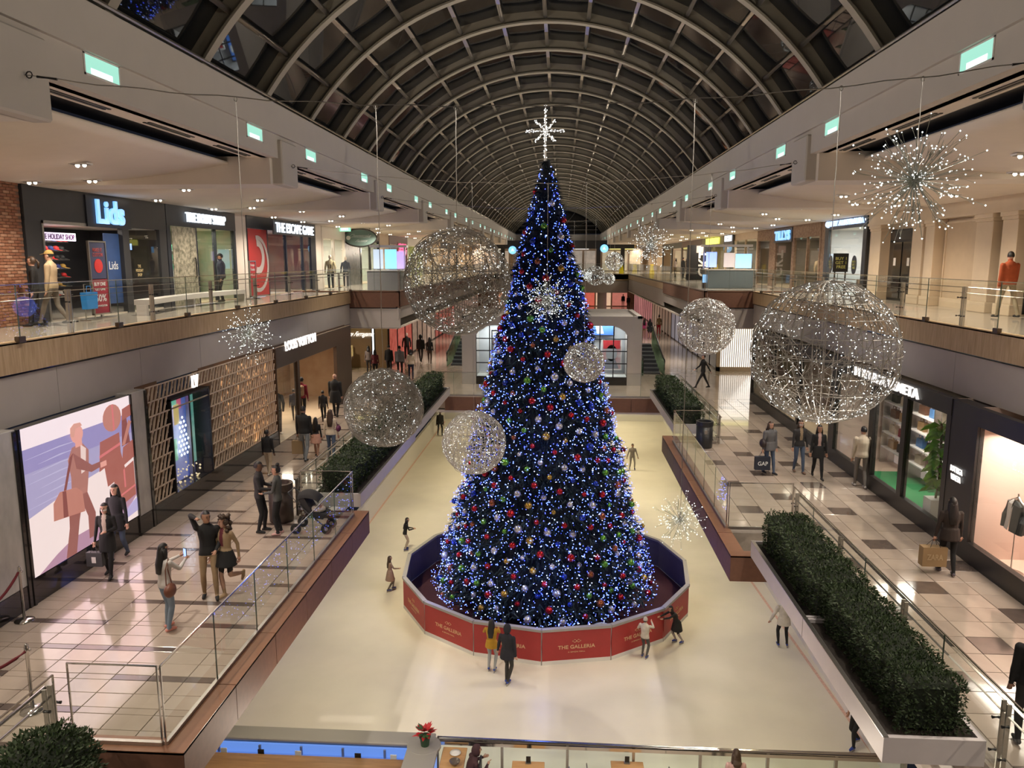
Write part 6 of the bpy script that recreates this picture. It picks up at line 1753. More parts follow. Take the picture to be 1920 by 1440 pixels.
    # arms
    hands = []
    for key, sx in (('la', 1), ('ra', -1)):
        sh = T(sx * .178 * w, .0, 1.415)
        tg = P[key]
        tg = V(tg) if tg else V((sx * (.245 + .04 * (bk - 1)), -.05, .80))
        if not P[key] and (P['sit']): tg = V((sx * .2, -.32, hipz + .18))
        hint = V((sx * .5, 1, -.25))
        el, wr = ik(sh, tg, .285, .26, hint)
        ar = .052 * (.6 + .4 * bk) * P['sleeve'] * (.88 if P['fem'] else 1)
        limb(mb, [sh, sh.lerp(el, .5), el], [ar * 1.15, ar, ar * .86])
        limb(mb, [el, el.lerp(wr, .4), wr], [ar * .88, ar * .84, ar * .60])
        seg.append(('arm', sh, el, ar)); seg.append(('arm', el, wr.lerp(el, .03), ar * .8))
        dr = (wr - el).normalized()
        hc = wr + dr * .05
        seg.append(('hand', wr + dr * .035, wr + dr * .12, .03))
        limb(mb, [wr, wr + dr * .075], [.030, .034])
        hands.append((wr, dr, sx))
    P['_hands'] = [(a.copy(), b.copy()) for a, b, c in hands]
    P['_hd'], P['_seg'], P['_s'] = hd, seg, s
    P['_foots'] = foots; P['_T'] = T; P['_hx'], P['_hy'] = hx, hy; P['_w'] = w
    return mb
def segd(p, a, b):
    ab = b - a; t = max(0, min(1, (p - a).dot(ab) / max(1e-9, ab.dot(ab))))
    return (p - a - ab * t).length, t
def hair_parts(P):
    """list of (name, MB, material)"""
    hd, hx, hy, T = P['_hd'], P['_hx'], P['_hy'], P['_T']
    st = P['style']; hm = HAIRM[P['hair']]
    out = []
    U = Vector((0, 0, 1))
    def shell(rx, ry, rz, keep, up=.01, lump=0):
        nu, nv = 18, 12
        vs, fs = [], []
        for j in range(nv + 1):
            for i in range(nu):
                a, b = 2 * PI * i / nu, PI * j / nv - PI / 2
                k = 1 + lump * math.sin(i * 5.1 + j * 3.7)
                vs.append((math.cos(a) * math.cos(b) * k, math.sin(a) * math.cos(b) * k, math.sin(b) * k))
        for j in range(nv):
            for i in range(nu):
                i2 = (i + 1) % nu
                q = (j * nu + i, j * nu + i2, (j + 1) * nu + i2, (j + 1) * nu + i)
                c = [sum(vs[k][m] for k in q) / 4 for m in range(3)]
                if keep(*c): fs.append(q)
        return MB().add([hd + hx * (x * rx) + hy * (y * ry + .008) + U * (z * rz + up) for x, y, z in vs], fs)
    if st in ('short', 'long', 'bun', 'pony', 'bob'):
        out.append(('hair', shell(.084, .108, .122, lambda x, y, z: not (y < -.10 and z < .42) and z > (-.55 if st != 'short' else -.30) and not (abs(x) > .75 and z < -.25 and st == 'short')), hm))
    if st in ('long', 'bob', 'curly'):
        L = {'long': 1.18, 'bob': 1.42, 'curly': 1.34}[st]
        mb = MB()
        k = 1.0 if st != 'curly' else 1.35
        z0 = hd.z + .05
        b1 = T(0, .125 * P['_w'], L)
        if st == 'curly':
            for i in range(70):
                a = rnd.random() * 2 * PI; zz = rnd.uniform(-.24, .13)
                if math.sin(a) < -.35 and zz < .05: continue
                r = .095 if zz > -.02 else .12
                mb.ico(hd + hx * (math.cos(a) * r) + hy * (math.sin(a) * r + .02) + U * zz, rnd.uniform(.03, .055))
        else:
            loft(mb, [(hd + hy * .045 + U * .06, hx * .07, hy * .05), (hd + hy * .065 - U * .04, hx * .088 * k, hy * .055), (hd + hy * .075 - U * .13, hx * .10 * k, hy * .05), (b1.lerp(hd + hy * .08, .4), hx * .105 * k, hy * .04), (b1, hx * .07 * k, hy * .02)], 12)
            for sx in (-1, 1):
                loft(mb, [(hd + hx * sx * .070 + hy * .02 + U * .03, hx * .018, hy * .05), (hd + hx * sx * .082 + hy * .015 - U * .08, hx * .022, hy * .05), (hd + hx * sx * .092 + hy * .03 - U * .20, hx * .02, hy * .04)], 8)
        out.append(('hair_length', mb, hm))
        if st == 'curly':
            out.append(('hair', shell(.086, .112, .124, lambda x, y, z: not (y < -.10 and z < .42) and z > -.5, lump=.05), hm))
    if st == 'bun': out.append(('hair_bun', MB().sphere(hd + hy * .05 + U * .145, .048, 10, 6), hm))
    if st == 'pony':
        mb = MB(); loft(mb, [(hd + hy * .10 + U * .05, hx * .03, hy * .03), (hd + hy * .17 - U * .02, hx * .04, hy * .035), (hd + hy * .15 - U * .18, hx * .02, hy * .02)], 8)
        out.append(('pony_tail', mb, hm))
    cc = cloth(P['capc']) if P['capc'] else cloth(P['top'])
    if st == 'cap':
        out.append(('hair', shell(.082, .106, .118, lambda x, y, z: not (y < -.05 and z < .42) and -.35 < z < .4), hm))
        mb = shell(.089, .112, .126, lambda x, y, z: z > .22)
        loft(mb, [(hd - hy * .09 + U * .045, hx * .07, U * .008), (hd - hy * .17 + U * .030, hx * .05, U * .006)], 10)
        out.append(('cap', mb, cc))
    if st == 'beanie':
        out.append(('hair', shell(.082, .106, .118, lambda x, y, z: y > -.2 and -.45 < z < .3), hm))
        out.append(('beanie', shell(.090, .114, .134, lambda x, y, z: z > .12), cc))
    if st == 'hood':
        out.append(('hood', shell(.105, .125, .150, lambda x, y, z: not (y < -.45 and z < .75) and z > -.92, up=0), cc))
    if P['mask']:
        out.append(('face_mask', shell(.074, .100, .10, lambda x, y, z: y < -.25 and -.75 < z < -.05, up=-.01), M['white']))
    return out
def build_people():
    tmp = []
    for P in PEOPLE:
        mb = build_person(P)
        me = mb.mesh('tmp', M['white'])
        o = bpy.data.objects.new('tmp', me); col.objects.link(o)
        r = o.modifiers.new('r', 'REMESH'); r.mode = 'VOXEL'; r.voxel_size = .017 if P['near'] else .026
        q = o.modifiers.new('s', 'SMOOTH'); q.factor = .5; q.iterations = 2
        tmp.append(o)
    dg = bpy.context.evaluated_depsgraph_get()
    dg.update()
    for P, o in zip(PEOPLE, tmp):
        me = bpy.data.meshes.new_from_object(o.evaluated_get(dg))
        me.name = 'person'
        me.materials.clear()
        top, leg, shoe = cloth(P['top']), cloth(P['legs']), cloth(P['shoe'])
        tig = cloth(P['tights']) if P['tights'] else SKIN[P['skin']]
        inner = cloth(P['inner']) if P['inner'] else top
        for m in (SKIN[P['skin']], top, leg, shoe, FEAT, tig, LIPS, inner, M['steel']): me.materials.append(m)
        seg, hem, T = P['_seg'], P['hem'], P['_T']
        mi = []
        hd = P['_hd']
        for f in me.polygons:
            c = f.center
            best, bk, bt = 9, None, 0
            for k, a, b, r in seg:
                d, t = segd(c, a, b)
                if d - r < best: best, bk, bt = d - r, k, t
            if bk in ('head',): i = 0
            elif bk == 'neck': i = 0 if c.z > T(0, 0, 1.505).z else 1
            elif bk == 'hand': i = 0
            elif bk == 'arm': i = 1
            elif bk == 'foot': i = 3
            elif bk == 'calf':
                i = 3 if (P['boots'] and bt > P['boots']) else (5 if P['skirt'] else 2)
            elif bk == 'skirt': i = 2 if c.z < T(0, 0, 1.03).z else 1
            else:
                hz = hem if (hem < .85 and not P['sit']) else T(0, 0, .95 - (.92 - hem) if hem < .95 else hem).z
                if bk == 'thigh' and P['skirt'] and c.z < P['skirt']: i = 5
                else: i = 1 if c.z > hz else 2
                if bk == 'torso' and i == 1 and P['inner'] and c.y < -.05 and abs(c.x) < .05 and c.z > T(0, 0, 1.1).z: i = 7
            mi.append(i)
        me.polygons.foreach_set('material_index', mi)
        # features, fingers, skate blades join the same skin
        ex = MB(); hx, hy = P['_hx'], P['_hy']; U = Vector((0, 0, 1))
        for sx in (-1, 1):
            ex.ico(hd + hx * sx * .030 - hy * .088 + U * .005, .0095, 4, 1.2, .7, .7)
            ex.box(*(lambda p: (p.x - .014, p.x + .014, p.y - .004, p.y + .006, p.z - .003, p.z + .004))(hd + hx * sx * .030 - hy * .093 + U * .028), 4)
            ex.ico(hd + hx * sx * .076 + hy * .008 - U * .01, .02, 0, .5, .8, 1.3)
        nz = hd - hy * .098 - U * .02
        ex.add([nz + U * .035, nz - hx * .014 - U * .012, nz + hx * .014 - U * .012, nz - hy * .022 - U * .008], [(0, 3, 1), (0, 2, 3), (1, 3, 2)], 0)
        mo = hd - hy * .086 - U * .058
        ex.ico(mo, .016, 6, 1.3, .4, .45)
        for k, (wr, dr) in enumerate(P['_hands']):
            sx = 1 if k == 0 else -1
            side = dr.cross(Vector((0, -1, 0)) if abs(dr.y) < .8 else Vector((0, 0, 1)))
            side = (side.normalized() if side.length > .01 else X_)
            pn = dr.cross(side).normalized()
            curl = pn * (-.5 if pn.y > 0 else .5)
            pb = wr + dr * .085
            for q, L in enumerate((.062, .072, .068, .052)):
                o0 = side * (.024 - q * .016)
                a = pb + o0; b = a + (dr + curl * .4).normalized() * L * .55; c = b + (dr * .7 + curl * 1.2).normalized() * L * .5
                ex.tube([a - dr * .02, a, b, c], [.009, .009, .0085, .006], 5, 0)
            a = wr + dr * .035 + side * .028
            ex.tube([a, a + (dr + side * .8 + curl * .3).normalized() * .035, a + (dr + side * .35 + curl * .6).normalized() * .062], [.011, .010, .007], 5, 0)
        if P['skates']:
            for ft, d in P['_foots']:
                z = ft.z - .135
                a, b = ft - d * .07, ft + d * .17
                n_ = Vector((-d.y, d.x, 0)) * .003
                ex.add([(a - n_) * 1, b - n_, b + n_, a + n_] + [(a - n_) - U * 0, b - n_, b + n_, a + n_], [(0, 1, 2, 3)], 8) if False else None
                vs = []
                for zz in (z, ft.z - .07):
                    for p in (a - n_, b - n_, b + n_, a + n_): vs.append((p.x, p.y, zz))
                ex.add(vs, [(0, 3, 2, 1), (4, 5, 6, 7), (0, 1, 5, 4), (1, 2, 6, 5), (2, 3, 7, 6), (3, 0, 4, 7)], 8)
        n0 = len(me.vertices); base = [tuple(v.co) for v in me.vertices]; pf = [tuple(p.vertices) for p in me.polygons]
        full = MB(); full.v = base + ex.v; full.f = pf + [tuple(i + n0 for i in f) for f in ex.f]; full.m = mi + ex.m
        mats = list(me.materials)
        fm = full.mesh('person', mats, True)
        bpy.data.meshes.remove(me)
        p = bpy.data.objects.new('person', fm); col.objects.link(p)
        p.location = P['loc']; p.rotation_euler.z = math.radians(P['face']); p.scale = (P['_s'],) * 3
        tag(p, P['label'], 'person', P['group'])
        P['_obj'] = p
        for nm, hmb, hm in hair_parts(P):
            ho = bpy.data.objects.new(nm, hmb.mesh(nm, hm, True)); col.objects.link(ho); ho.parent = p
    for o in tmp:
        me = o.data; bpy.data.objects.remove(o); bpy.data.meshes.remove(me)
X_ = Vector((1, 0, 0))
def hand_pos(P, k):
    wr, dr = P['_hands'][k]
    return Vector(P['loc']) + Matrix.Rotation(math.radians(P['face']), 3, 'Z') @ ((wr + dr * .09) * P['_s'])
BK, DK, NV, CR, KH, JN, LJ = (.012, .012, .013), (.030, .028, .030), (.02, .025, .05), (.62, .52, .40), (.30, .21, .12), (.07, .10, .16), (.20, .26, .33)
SK = (.03, .06, .30)
GW, GE, GI = 'shoppers on the middle floor', 'shoppers on the upper floor', 'skaters on the ice'
A_ = person('woman in white fluffy sweater and blue jeans holding up a phone', -5, (316, 1180), h=1.62, face=152, top=(.58, .55, .52), legs=LJ, shoe=(.70, .30, .24), style='long', feet=((.09, -.04, .08), (-.1, .06, .08)), la=(.12, -.42, 1.34), ra=(-.06, -.42, 1.30), fem=True, group=GW, skin='m', bulk=1.08)
B_ = person('man in black sweater and khaki trousers shading his eyes with one arm', -5, (396, 1120), h=1.78, face=20, top=BK, legs=KH, style='short', ra=(-.16, -.14, 1.66), la=(.16, -.20, 1.02), feet=((.12, -.10, .08), (-.12, .06, .08)), look=35, skin='m', group=GW)
C_ = person('woman with curly hair in tan jacket and black skirt kicking one foot back', -5, (428, 1118), h=1.66, face=-20, top=(.34, .24, .14), inner=(.12, .02, .03), legs=BK, skirt=.70, tights=(.42, .26, .19), shoe=(.34, .24, .14), boots=.72, style='curly', hair='b', feet=((.05, .42, .38), (-.03, -.06, .08)), ra=(-.22, -.18, .90), la=(.24, .12, .90), fem=True, look=-20, group=GW)
D_ = person('woman in black coat and pale scarf carrying a grey paper bag past the poster', -5, (207, 1080), h=1.6, face=8, top=BK, inner=(.55, .45, .38), legs=BK, style='long', hem=.62, feet=STEP, la=(.10, -.22, 1.15), ra=(-.26, -.06, .80), fem=True, group=GW, mask=True)
D2 = person('dark haired woman in black coat walking behind the woman with the pale scarf', -5, (226, 1048), h=1.72, face=5, top=(.016, .016, .02), legs=JN, style='long', hem=.70, feet=((.08, .2, .12), (-.08, -.22, .08)), fem=True, group=GW)
E_ = person('man in dark jacket facing a woman beside the brown bin', -5, (490, 998), h=1.78, face=100, top=DK, legs=BK, style='short', ra=(-.12, -.30, 1.10), la=(.14, -.30, 1.12), feet=((.1, -.06, .08), (-.1, .04, .08)), group=GW, skin='d')
F_ = person('woman with a hair bun in grey jacket talking beside the brown bin', -5, (524, 1002), h=1.72, face=-85, top=(.075, .078, .075), legs=BK, shoe=(.5, .3, .28), style='bun', ra=(-.12, -.28, 1.10), la=(.10, -.30, 1.08), feet=((.1, .0, .08), (-.1, .02, .08)), fem=True, look=10, group=GW, skin='m')
person('boy in black shirt and beige trousers walking along the lattice wall', -5, (504, 890), h=1.42, face=170, top=BK, legs=(.42, .34, .24), shoe=(.5, .48, .45), feet=STEP, group=GW, skin='d')
G_ = person('man in black jacket and grey jeans carrying a brown paper bag', -5, (572, 864), h=1.84, face=172, top=BK, legs=(.20, .22, .24), feet=STEP, bulk=1.15, group=GW)
person('girl with black top and pink shorts between two adults', -5, (594, 856), h=1.35, face=178, top=BK, legs=(.50, .27, .20), skirt=.62, style='long', feet=STEP, fem=True, group=GW, skin='m')
H_ = person('woman in cream sweater and jeans with a purple bag', -5, (622, 862), h=1.70, face=185, top=CR, legs=JN, style='long', hair='b', feet=STEP, fem=True, group=GW)
person('bald man in long black coat walking past the leather goods shop', -5, (630, 782), h=1.84, face=180, top=BK, legs=BK, style='bald', hem=.60, bulk=1.18, feet=STEP, group=GW)
person('child in black printed shirt outside the leather goods shop', -5, (607, 792), h=1.32, face=180, top=(.03, .028, .03), legs=BK, feet=STEP, group=GW, skin='m')
I_ = person('man in red sweater and dark cap with a tan backpack', -5, (568, 785), h=1.74, face=178, top=(.22, .015, .03), legs=BK, style='beanie', capc=BK, feet=STEP, group=GW)
person('child in dark blue jacket beside the man in the red sweater', -5, (553, 790), h=1.35, face=190, top=(.02, .03, .08), legs=DK, feet=STEP, group=GW)
person('boy in black shirt with white print crossing the aisle', -5, (651, 738), h=1.58, face=5, top=(.02, .02, .022), legs=BK, feet=WALK, group=GW, near=False)
person('man in pale yellow tracksuit standing before the bronze wall', -5, (655, 695), h=1.84, face=0, top=(.55, .46, .22), legs=(.50, .42, .22), skin='d', bulk=1.12, group=GW, near=False)
person('woman in grey coat beside the woman in maroon', -5, (692, 702), h=1.66, face=180, top=(.16, .13, .12), legs=DK, style='bob', fem=True, group=GW, near=False)
person('woman in maroon top behind the tangled wire sphere', -5, (704, 708), h=1.58, face=185, top=(.16, .03, .04), legs=DK, style='bob', fem=True, group=GW, near=False)
person('man in black jacket above the tangled wire sphere', -5, (730, 703), h=1.74, face=180, top=BK, legs=DK, group=GW, near=False)
person('man in grey camouflage hoodie walking past the deck corner', -5, (750, 708), h=1.8, face=180, top=(.26, .27, .30), legs=DK, bulk=1.15, group=GW, near=False)
person('woman in cream jacket and dark trousers at the deck corner', -5, (771, 712), h=1.7, face=190, top=CR, legs=NV, style='bob', fem=True, group=GW, near=False)
person('man in black coat walking beside a woman near the red shop', -5, (789, 680), h=1.8, face=180, top=BK, legs=BK, bulk=1.1, feet=WALK, style='hood', group=GW, near=False)
person('woman in black with dark brown trousers walking near the red shop', -5, (806, 682), h=1.7, face=180, top=BK, legs=(.05, .03, .02), style='long', feet=STEP, fem=True, group=GW, near=False)
J_ = person('man in black tracksuit striding past the glowing striped window', -5, (1317, 730), h=1.8, face=-80, top=BK, legs=BK, feet=((.07, -.42, .08), (-.07, .38, .10)), ra=(-.22, -.30, 1.0), la=(.24, .28, .95), group=GW, near=False)
K_ = person('woman in grey patterned poncho and jeans with a dark shopping bag', -5, (1440, 888), h=1.66, face=25, top=(.12, .12, .13), legs=JN, style='bob', hair='b', hem=.80, feet=STEP, bulk=1.15, fem=True, group=GW, ra=(-.30, -.05, .82), sleeve=1.3)
person('woman in black jacket and white mask with a tan shoulder bag', -5, (1496, 886), h=1.68, face=8, top=DK, inner=(.30, .22, .14), legs=JN, shoe=(.2, .12, .08), style='long', hair='b', feet=STEP, fem=True, group=GW, mask=True, bulk=1.08)
person('woman in black blazer and heeled boots walking arm in arm', -5, (1531, 898), h=1.68, face=-5, top=BK, inner=(.45, .30, .28), legs=BK, style='long', hem=.70, feet=WALK, fem=True, boots=.5, group=GW, skin='m')
person('man in cream jumper and grey trousers seen from behind at the handbag shop', -5, (1612, 914), h=1.82, face=178, top=(.55, .47, .37), legs=(.17, .155, .14), shoe=(.5, .48, .46), feet=STEP, group=GW, bulk=1.1, sleeve=1.15)
L_ = person('woman in dark brown jacket and black leggings with a tan shopping bag', -5, (1774, 1076), h=1.68, face=175, top=(.028, .018, .014), legs=BK, shoe=(.12, .10, .12), style='long', hem=.80, feet=STEP, fem=True, group=GW, la=(.30, .0, .84), bulk=1.15)
person('man in black jacket leaning at the chrome hand rail', -5, (1924, 1398), h=1.78, face=165, top=BK, legs=DK, group=GW, skin='m', bulk=1.1)
person('girl with a bright pink bag far along the shiny aisle', -5, (1207, 634), h=1.6, face=180, top=(.55, .05, .20), legs=(.3, .16, .1), style='long', fem=True, group=GW, near=False)
person('woman in black top and skirt far along the shiny aisle', -5, (1218, 635), h=1.68, face=180, top=BK, legs=BK, skirt=.65, style='bob', fem=True, feet=STEP, group=GW, near=False)
person('woman in tan top and bright red trousers far along the shiny aisle', -5, (1235, 628), h=1.75, face=180, top=(.42, .30, .16), legs=(.60, .02, .04), style='bun', fem=True, feet=STEP, group=GW, near=False)
person('shopper in black under the far bridge beside the white column', -5, (1168, 575), h=1.75, face=180, top=BK, legs=DK, group=GW, near=False)
person('shopper in dark coat under the far bridge near the pink shop', -5, (1178, 578), h=1.7, face=190, top=(.05, .05, .06), legs=DK, group=GW, near=False, bulk=1.15)
person('lone shopper in black before the orange lit far shop', -5, (1110, 566), h=1.75, face=170, top=BK, legs=BK, feet=WALK, group=GW, near=False)
# upper floor
person('man in beige hoodie and pale cap walking past the poster stand', 0, (105, 612), h=1.80, face=-75, top=(.42, .32, .20), legs=(.16, .14, .12), style='cap', capc=(.30, .20, .06), feet=WALK, bulk=1.1, group=GE, sleeve=1.15)
person('woman in black top looking round in front of the brick wall', 0, (72, 612), h=1.66, face=-60, top=BK, legs=DK, style='pony', hair='b', feet=STEP, fem=True, look=-20, group=GE)
person('large man in navy jacket and dark cap outside the cosmetics shop', 0, (418, 566), h=1.80, face=-60, top=(.014, .017, .035), legs=BK, style='cap', capc=BK, bulk=1.35, group=GE, skin='m')
person('person with dark hair behind the red escape room stand', 0, (479, 551), h=1.68, face=-90, top=(.10, .10, .12), legs=DK, group=GE, near=False)
person('man in orange sweater and khaki trousers walking past the broad pilaster', 0, (1884, 597), h=1.80, face=195, top=(.36, .075, .025), legs=(.34, .29, .20), bulk=1.28, feet=((.08, -.2, .08), (-.10, .30, .10)), group=GE, look=-25)
person('shopper in pink and white sweater on the upper floor by the kiosk', 0, (1266, 520), h=1.68, face=-90, top=(.50, .42, .42), legs=DK, style='long', fem=True, group=GE, near=False)
person('shopper in black on the upper floor between the kiosk and the banner', 0, (1280, 521), h=1.74, face=120, top=BK, legs=BK, group=GE, near=False)
person('shopper with a brown bob near the black banner', 0, (1287, 523), h=1.66, face=60, top=(.08, .05, .04), legs=DK, style='bob', hair='b', group=GE, near=False, fem=True)
# skaters
Q_ = person('woman in mustard sweater and grey leggings on blue skates by the ring', -10.2, (922, 1259), h=1.62, face=170, top=(.46, .25, .02), legs=(.32, .33, .34), shoe=SK, style='long', skates=True, fem=True, la=(.24, -.42, 1.2), ra=(-.10, -.46, 1.24), hem=.82, bulk=1.12, group=GI, skin='m')
person('tall skater in black hooded jacket and dark trousers on blue skates', -10.2, (951, 1283), h=1.78, face=160, top=(.016, .016, .024), legs=(.035, .032, .030), shoe=SK, style='hood', skates=True, hem=.78, la=(.34, -.12, .88), group=GI, bulk=1.05, feet=((.04, -.03, .08), (-.04, .05, .08)))
person('child in white sweater holding the ring rail on blue skates', -10.2, (1208, 1234), h=1.30, face=150, top=(.58, .53, .46), legs=(.08, .075, .07), shoe=SK, style='beanie', capc=(.5, .45, .4), skates=True, ra=(-.10, -.42, 1.40), la=(.22, -.30, 1.25), bulk=1.12, group=GI)
person('girl in black dress leaning over to grip the ring rail', -10.2, (1268, 1207), h=1.36, face=-62, top=BK, legs=BK, skirt=.58, tights=(.35, .3, .28), shoe=SK, style='long', skates=True, lean=28, ra=(-.14, -.72, 1.25), la=(.10, -.74, 1.25), feet=((.10, .22, .08), (-.12, .05, .08)), fem=True, group=GI, skin='m')
person('woman in wide white sweater and black leggings skating by the planter', -10.2, (1467, 1213), h=1.62, face=178, top=(.66, .62, .56), legs=BK, shoe=SK, style='bob', skates=True, hem=.80, bulk=1.22, feet=((.14, .0, .08), (-.14, .0, .08)), la=(.42, -.05, .92), ra=(-.42, -.05, .92), sleeve=1.35, fem=True, group=GI)
person('girl in patterned dress on blue skates beside the ring', -10.2, (732, 1108), h=1.32, face=120, top=(.32, .22, .17), legs=(.30, .20, .16), skirt=.56, tights=(.16, .14, .13), shoe=SK, style='long', hair='b', skates=True, ra=(-.1, -.38, 1.1), fem=True, group=GI, feet=STEP)
person('girl in black jacket behind the ring reaching for the rail', -10.2, (760, 1032), h=1.40, face=110, top=BK, legs=(.42, .36, .30), shoe=SK, style='long', skates=True, lean=10, ra=(-.12, -.42, 1.15), la=(.12, -.42, 1.12), fem=True, group=GI)
person('lone skater in black top far down the ice by the hedge', -10.2, (825, 818), h=1.75, face=180, top=BK, legs=BK, skates=True, feet=WIDE, group=GI, style='bald', skin='d', near=False, lean=18)
person('child in grey tracksuit skating alone behind the tree', -10.2, (1185, 881), h=1.52, face=5, top=(.30, .27, .25), legs=(.26, .24, .22), shoe=SK, skates=True, feet=WIDE, la=(.36, -.08, .85), ra=(-.36, -.08, .85), group=GI, near=False)
person('skater in black trousers and blue skates half under the end planter', -10.2, (1604, 1402), h=1.68, face=-60, top=(.40, .22, .17), legs=BK, shoe=SK, skates=True, feet=((.08, -.18, .08), (-.1, .2, .12)), group=GI, skin='m')
person('girl with brown hair in pink top at the chrome rink rail', -10.2, loc=(3.75, 14.85, -10.2), h=1.70, face=180, top=(.55, .36, .34), legs=DK, style='bob', hair='b', fem=True, group='diners at the bar')
# at the bar by the rink
ST_ = person('person in maroon hooded top sitting at the small bar table', -10.2, loc=(-1.92, 15.0, -10.2), h=1.68, face=115, top=(.045, .018, .024), legs=BK, style='hood', sit=.66, feet=((.1, -.36, .25), (-.1, -.36, .25)), la=(.15, -.42, 1.02), ra=(-.15, -.42, 1.02), lean=18, group='diners at the bar', skin='m')
build_people()

# ------------------------------------------------------------------ things people carry
def paper_bag(label, P, k, c, w_, h_, d_=.14, txt=None, tc=None, face='-y'):
    p = hand_pos(P, k)
    z1 = p.z - .16
    t = thing('shopping_bag', label, 'bag', (p.x, p.y, z1 - h_))
    put('body', MB().prism([(p.x - w_ / 2, p.y - d_ / 2), (p.x + w_ / 2, p.y - d_ / 2), (p.x + w_ / 2, p.y + d_ / 2), (p.x - w_ / 2, p.y + d_ / 2)], z1 - h_, z1), c, t)
    for s in (-1, 1):
        put('handle', MB().tube([(p.x - w_ * .22, p.y + s * d_ * .45, z1 - .01), (p.x - .02, p.y, p.z), (p.x + .02, p.y, p.z), (p.x + w_ * .22, p.y + s * d_ * .45, z1 - .01)], .006, 5), M['black'], t)
    if txt: text('print', txt, (p.x, p.y - d_ / 2 - .004, z1 - h_ * .5), w_ * .66, '-y', tc, t, h_ * .3, .002, .01)
paper_bag('grey paper bag with a white label held by the woman in the pale scarf', D_, 1, mat('bag_grey', (.06, .06, .065), .7), .34, .30, .12)
p = hand_pos(D_, 1)
put('label', MB().box(p.x - .05, p.x + .04, p.y - .066, p.y - .061, p.z - .38, p.z - .25), M['white'], [o for o in col.objects if o.name == 'shopping_bag'][0])
paper_bag('large brown paper bag held by the man in grey jeans', G_, 0, mat('bag_kraft', (.25, .17, .09), .8), .36, .44, .18)
paper_bag('dark blue shopping bag with white letters held by the woman in the poncho', K_, 1, mat('bag_navy', (.016, .022, .04), .6), .46, .42, .15, 'GAP', PW)
paper_bag('tan shopping bag with pale letters held by the woman in dark brown', L_, 0, mat('bag_tan', (.30, .20, .10), .8), .50, .42, .2, 'ZARA', mat('print_tan', (.45, .34, .2), .6))
p = (hand_pos(A_, 0) + hand_pos(A_, 1)) / 2 + Vector((.0, 0, .05))
t = thing('mobile_phone', 'mobile phone with lit blue screen held up by the woman in white', 'phone', tuple(p))
fa = math.radians(A_['face'])
put('case', MB().cbox(p, (.085, .012, .17), 0, fa), M['black'], t)
q = p + Matrix.Rotation(fa, 3, 'Z') @ Vector((0, .0075, 0))
put('screen', MB().cbox(q, (.072, .004, .15), 0, fa), glow('phone_screen', (.15, .35, .95), 1.6), t)
def shoulder_bag(label, P, sx, m, z=.98, size=.15, y=.0):
    R_ = Matrix.Rotation(math.radians(P['face']), 3, 'Z'); s = P['_s']
    o = Vector(P['loc'])
    f = lambda v: o + R_ @ (Vector(v) * s)
    c = f((sx * .27, y, z))
    t = thing('shoulder_bag', label, 'bag', tuple(c))
    put('body', MB().sphere(c, size, 12, 8, 0, .62, 1.0, .85), m, t, True)
    put('strap', MB().tube([f((sx * .25, y - .06, z + .10)), f((sx * .21, y - .02, 1.30)), f((sx * .16, 0, 1.49)), f((sx * .21, y + .03, 1.30)), f((sx * .25, y + .06, z + .10))], .010, 5), m, t)
shoulder_bag('brown leather shoulder bag of the woman with the phone', A_, -1, mat('leather_cognac', (.16, .055, .03), .45), .90, .15, .08)
shoulder_bag('purple bag on the shoulder of the woman in cream', H_, -1, mat('leather_purple', (.10, .012, .06), .5), 1.10, .13)
shoulder_bag('dark handbag on the arm of the woman in the patterned poncho', K_, -1, mat('leather_dark', (.03, .02, .02), .5), 1.05, .17)
R_ = Matrix.Rotation(math.radians(I_['face']), 3, 'Z')
c = Vector(I_['loc']) + R_ @ Vector((0, .21, 1.22))
t = thing('backpack', 'tan backpack on the man in the red sweater', 'backpack', tuple(c))
put('body', MB().bevbox(c.x - .17, c.x + .17, c.y - .1, c.y + .1, c.z - .23, c.z + .23, .06), mat('pack_tan', (.30, .19, .10), .7), t)
put('pocket', MB().bevbox(c.x - .12, c.x + .12, c.y - .15, c.y - .09, c.z - .18, c.z + .02, .03), MATS['pack_tan'], t)
# ================================================================== small furniture on the middle floor
def bin_(label, p, m, h=.95, r=.29):
    t = thing('litter_bin', label, 'bin', (p[0], p[1], -5))
    put('body', MB().lathe([(r * .96, -5), (r, -4.97), (r, -5 + h * .82)], (p[0], p[1], 0), 22), m, t, True)
    put('rim', MB().lathe([(r, -5 + h * .82), (r * 1.05, -5 + h * .84), (r * 1.05, -5 + h), (r * .80, -5 + h), (r * .74, -5 + h - .1), (.0, -5 + h - .12)], (p[0], p[1], 0), 22), m, t)
    put('label_plate', MB().cbox((p[0], p[1] - r - .003, -4.4), (.1, .012, .14)), M['steel'], t)
b1 = onZ(1322, 825, -5)
bin_('round black litter bin beside the short hedge', (5.12, 27.0), mat('bin_black', (.022, .023, .025), .35))
b2 = onZ(562, 970, -5)
bin_('brown litter bin beside the stroller', (b2.x - .38, b2.y - .25), mat('bin_brown', (.055, .038, .03), .45), 1.0, .30)
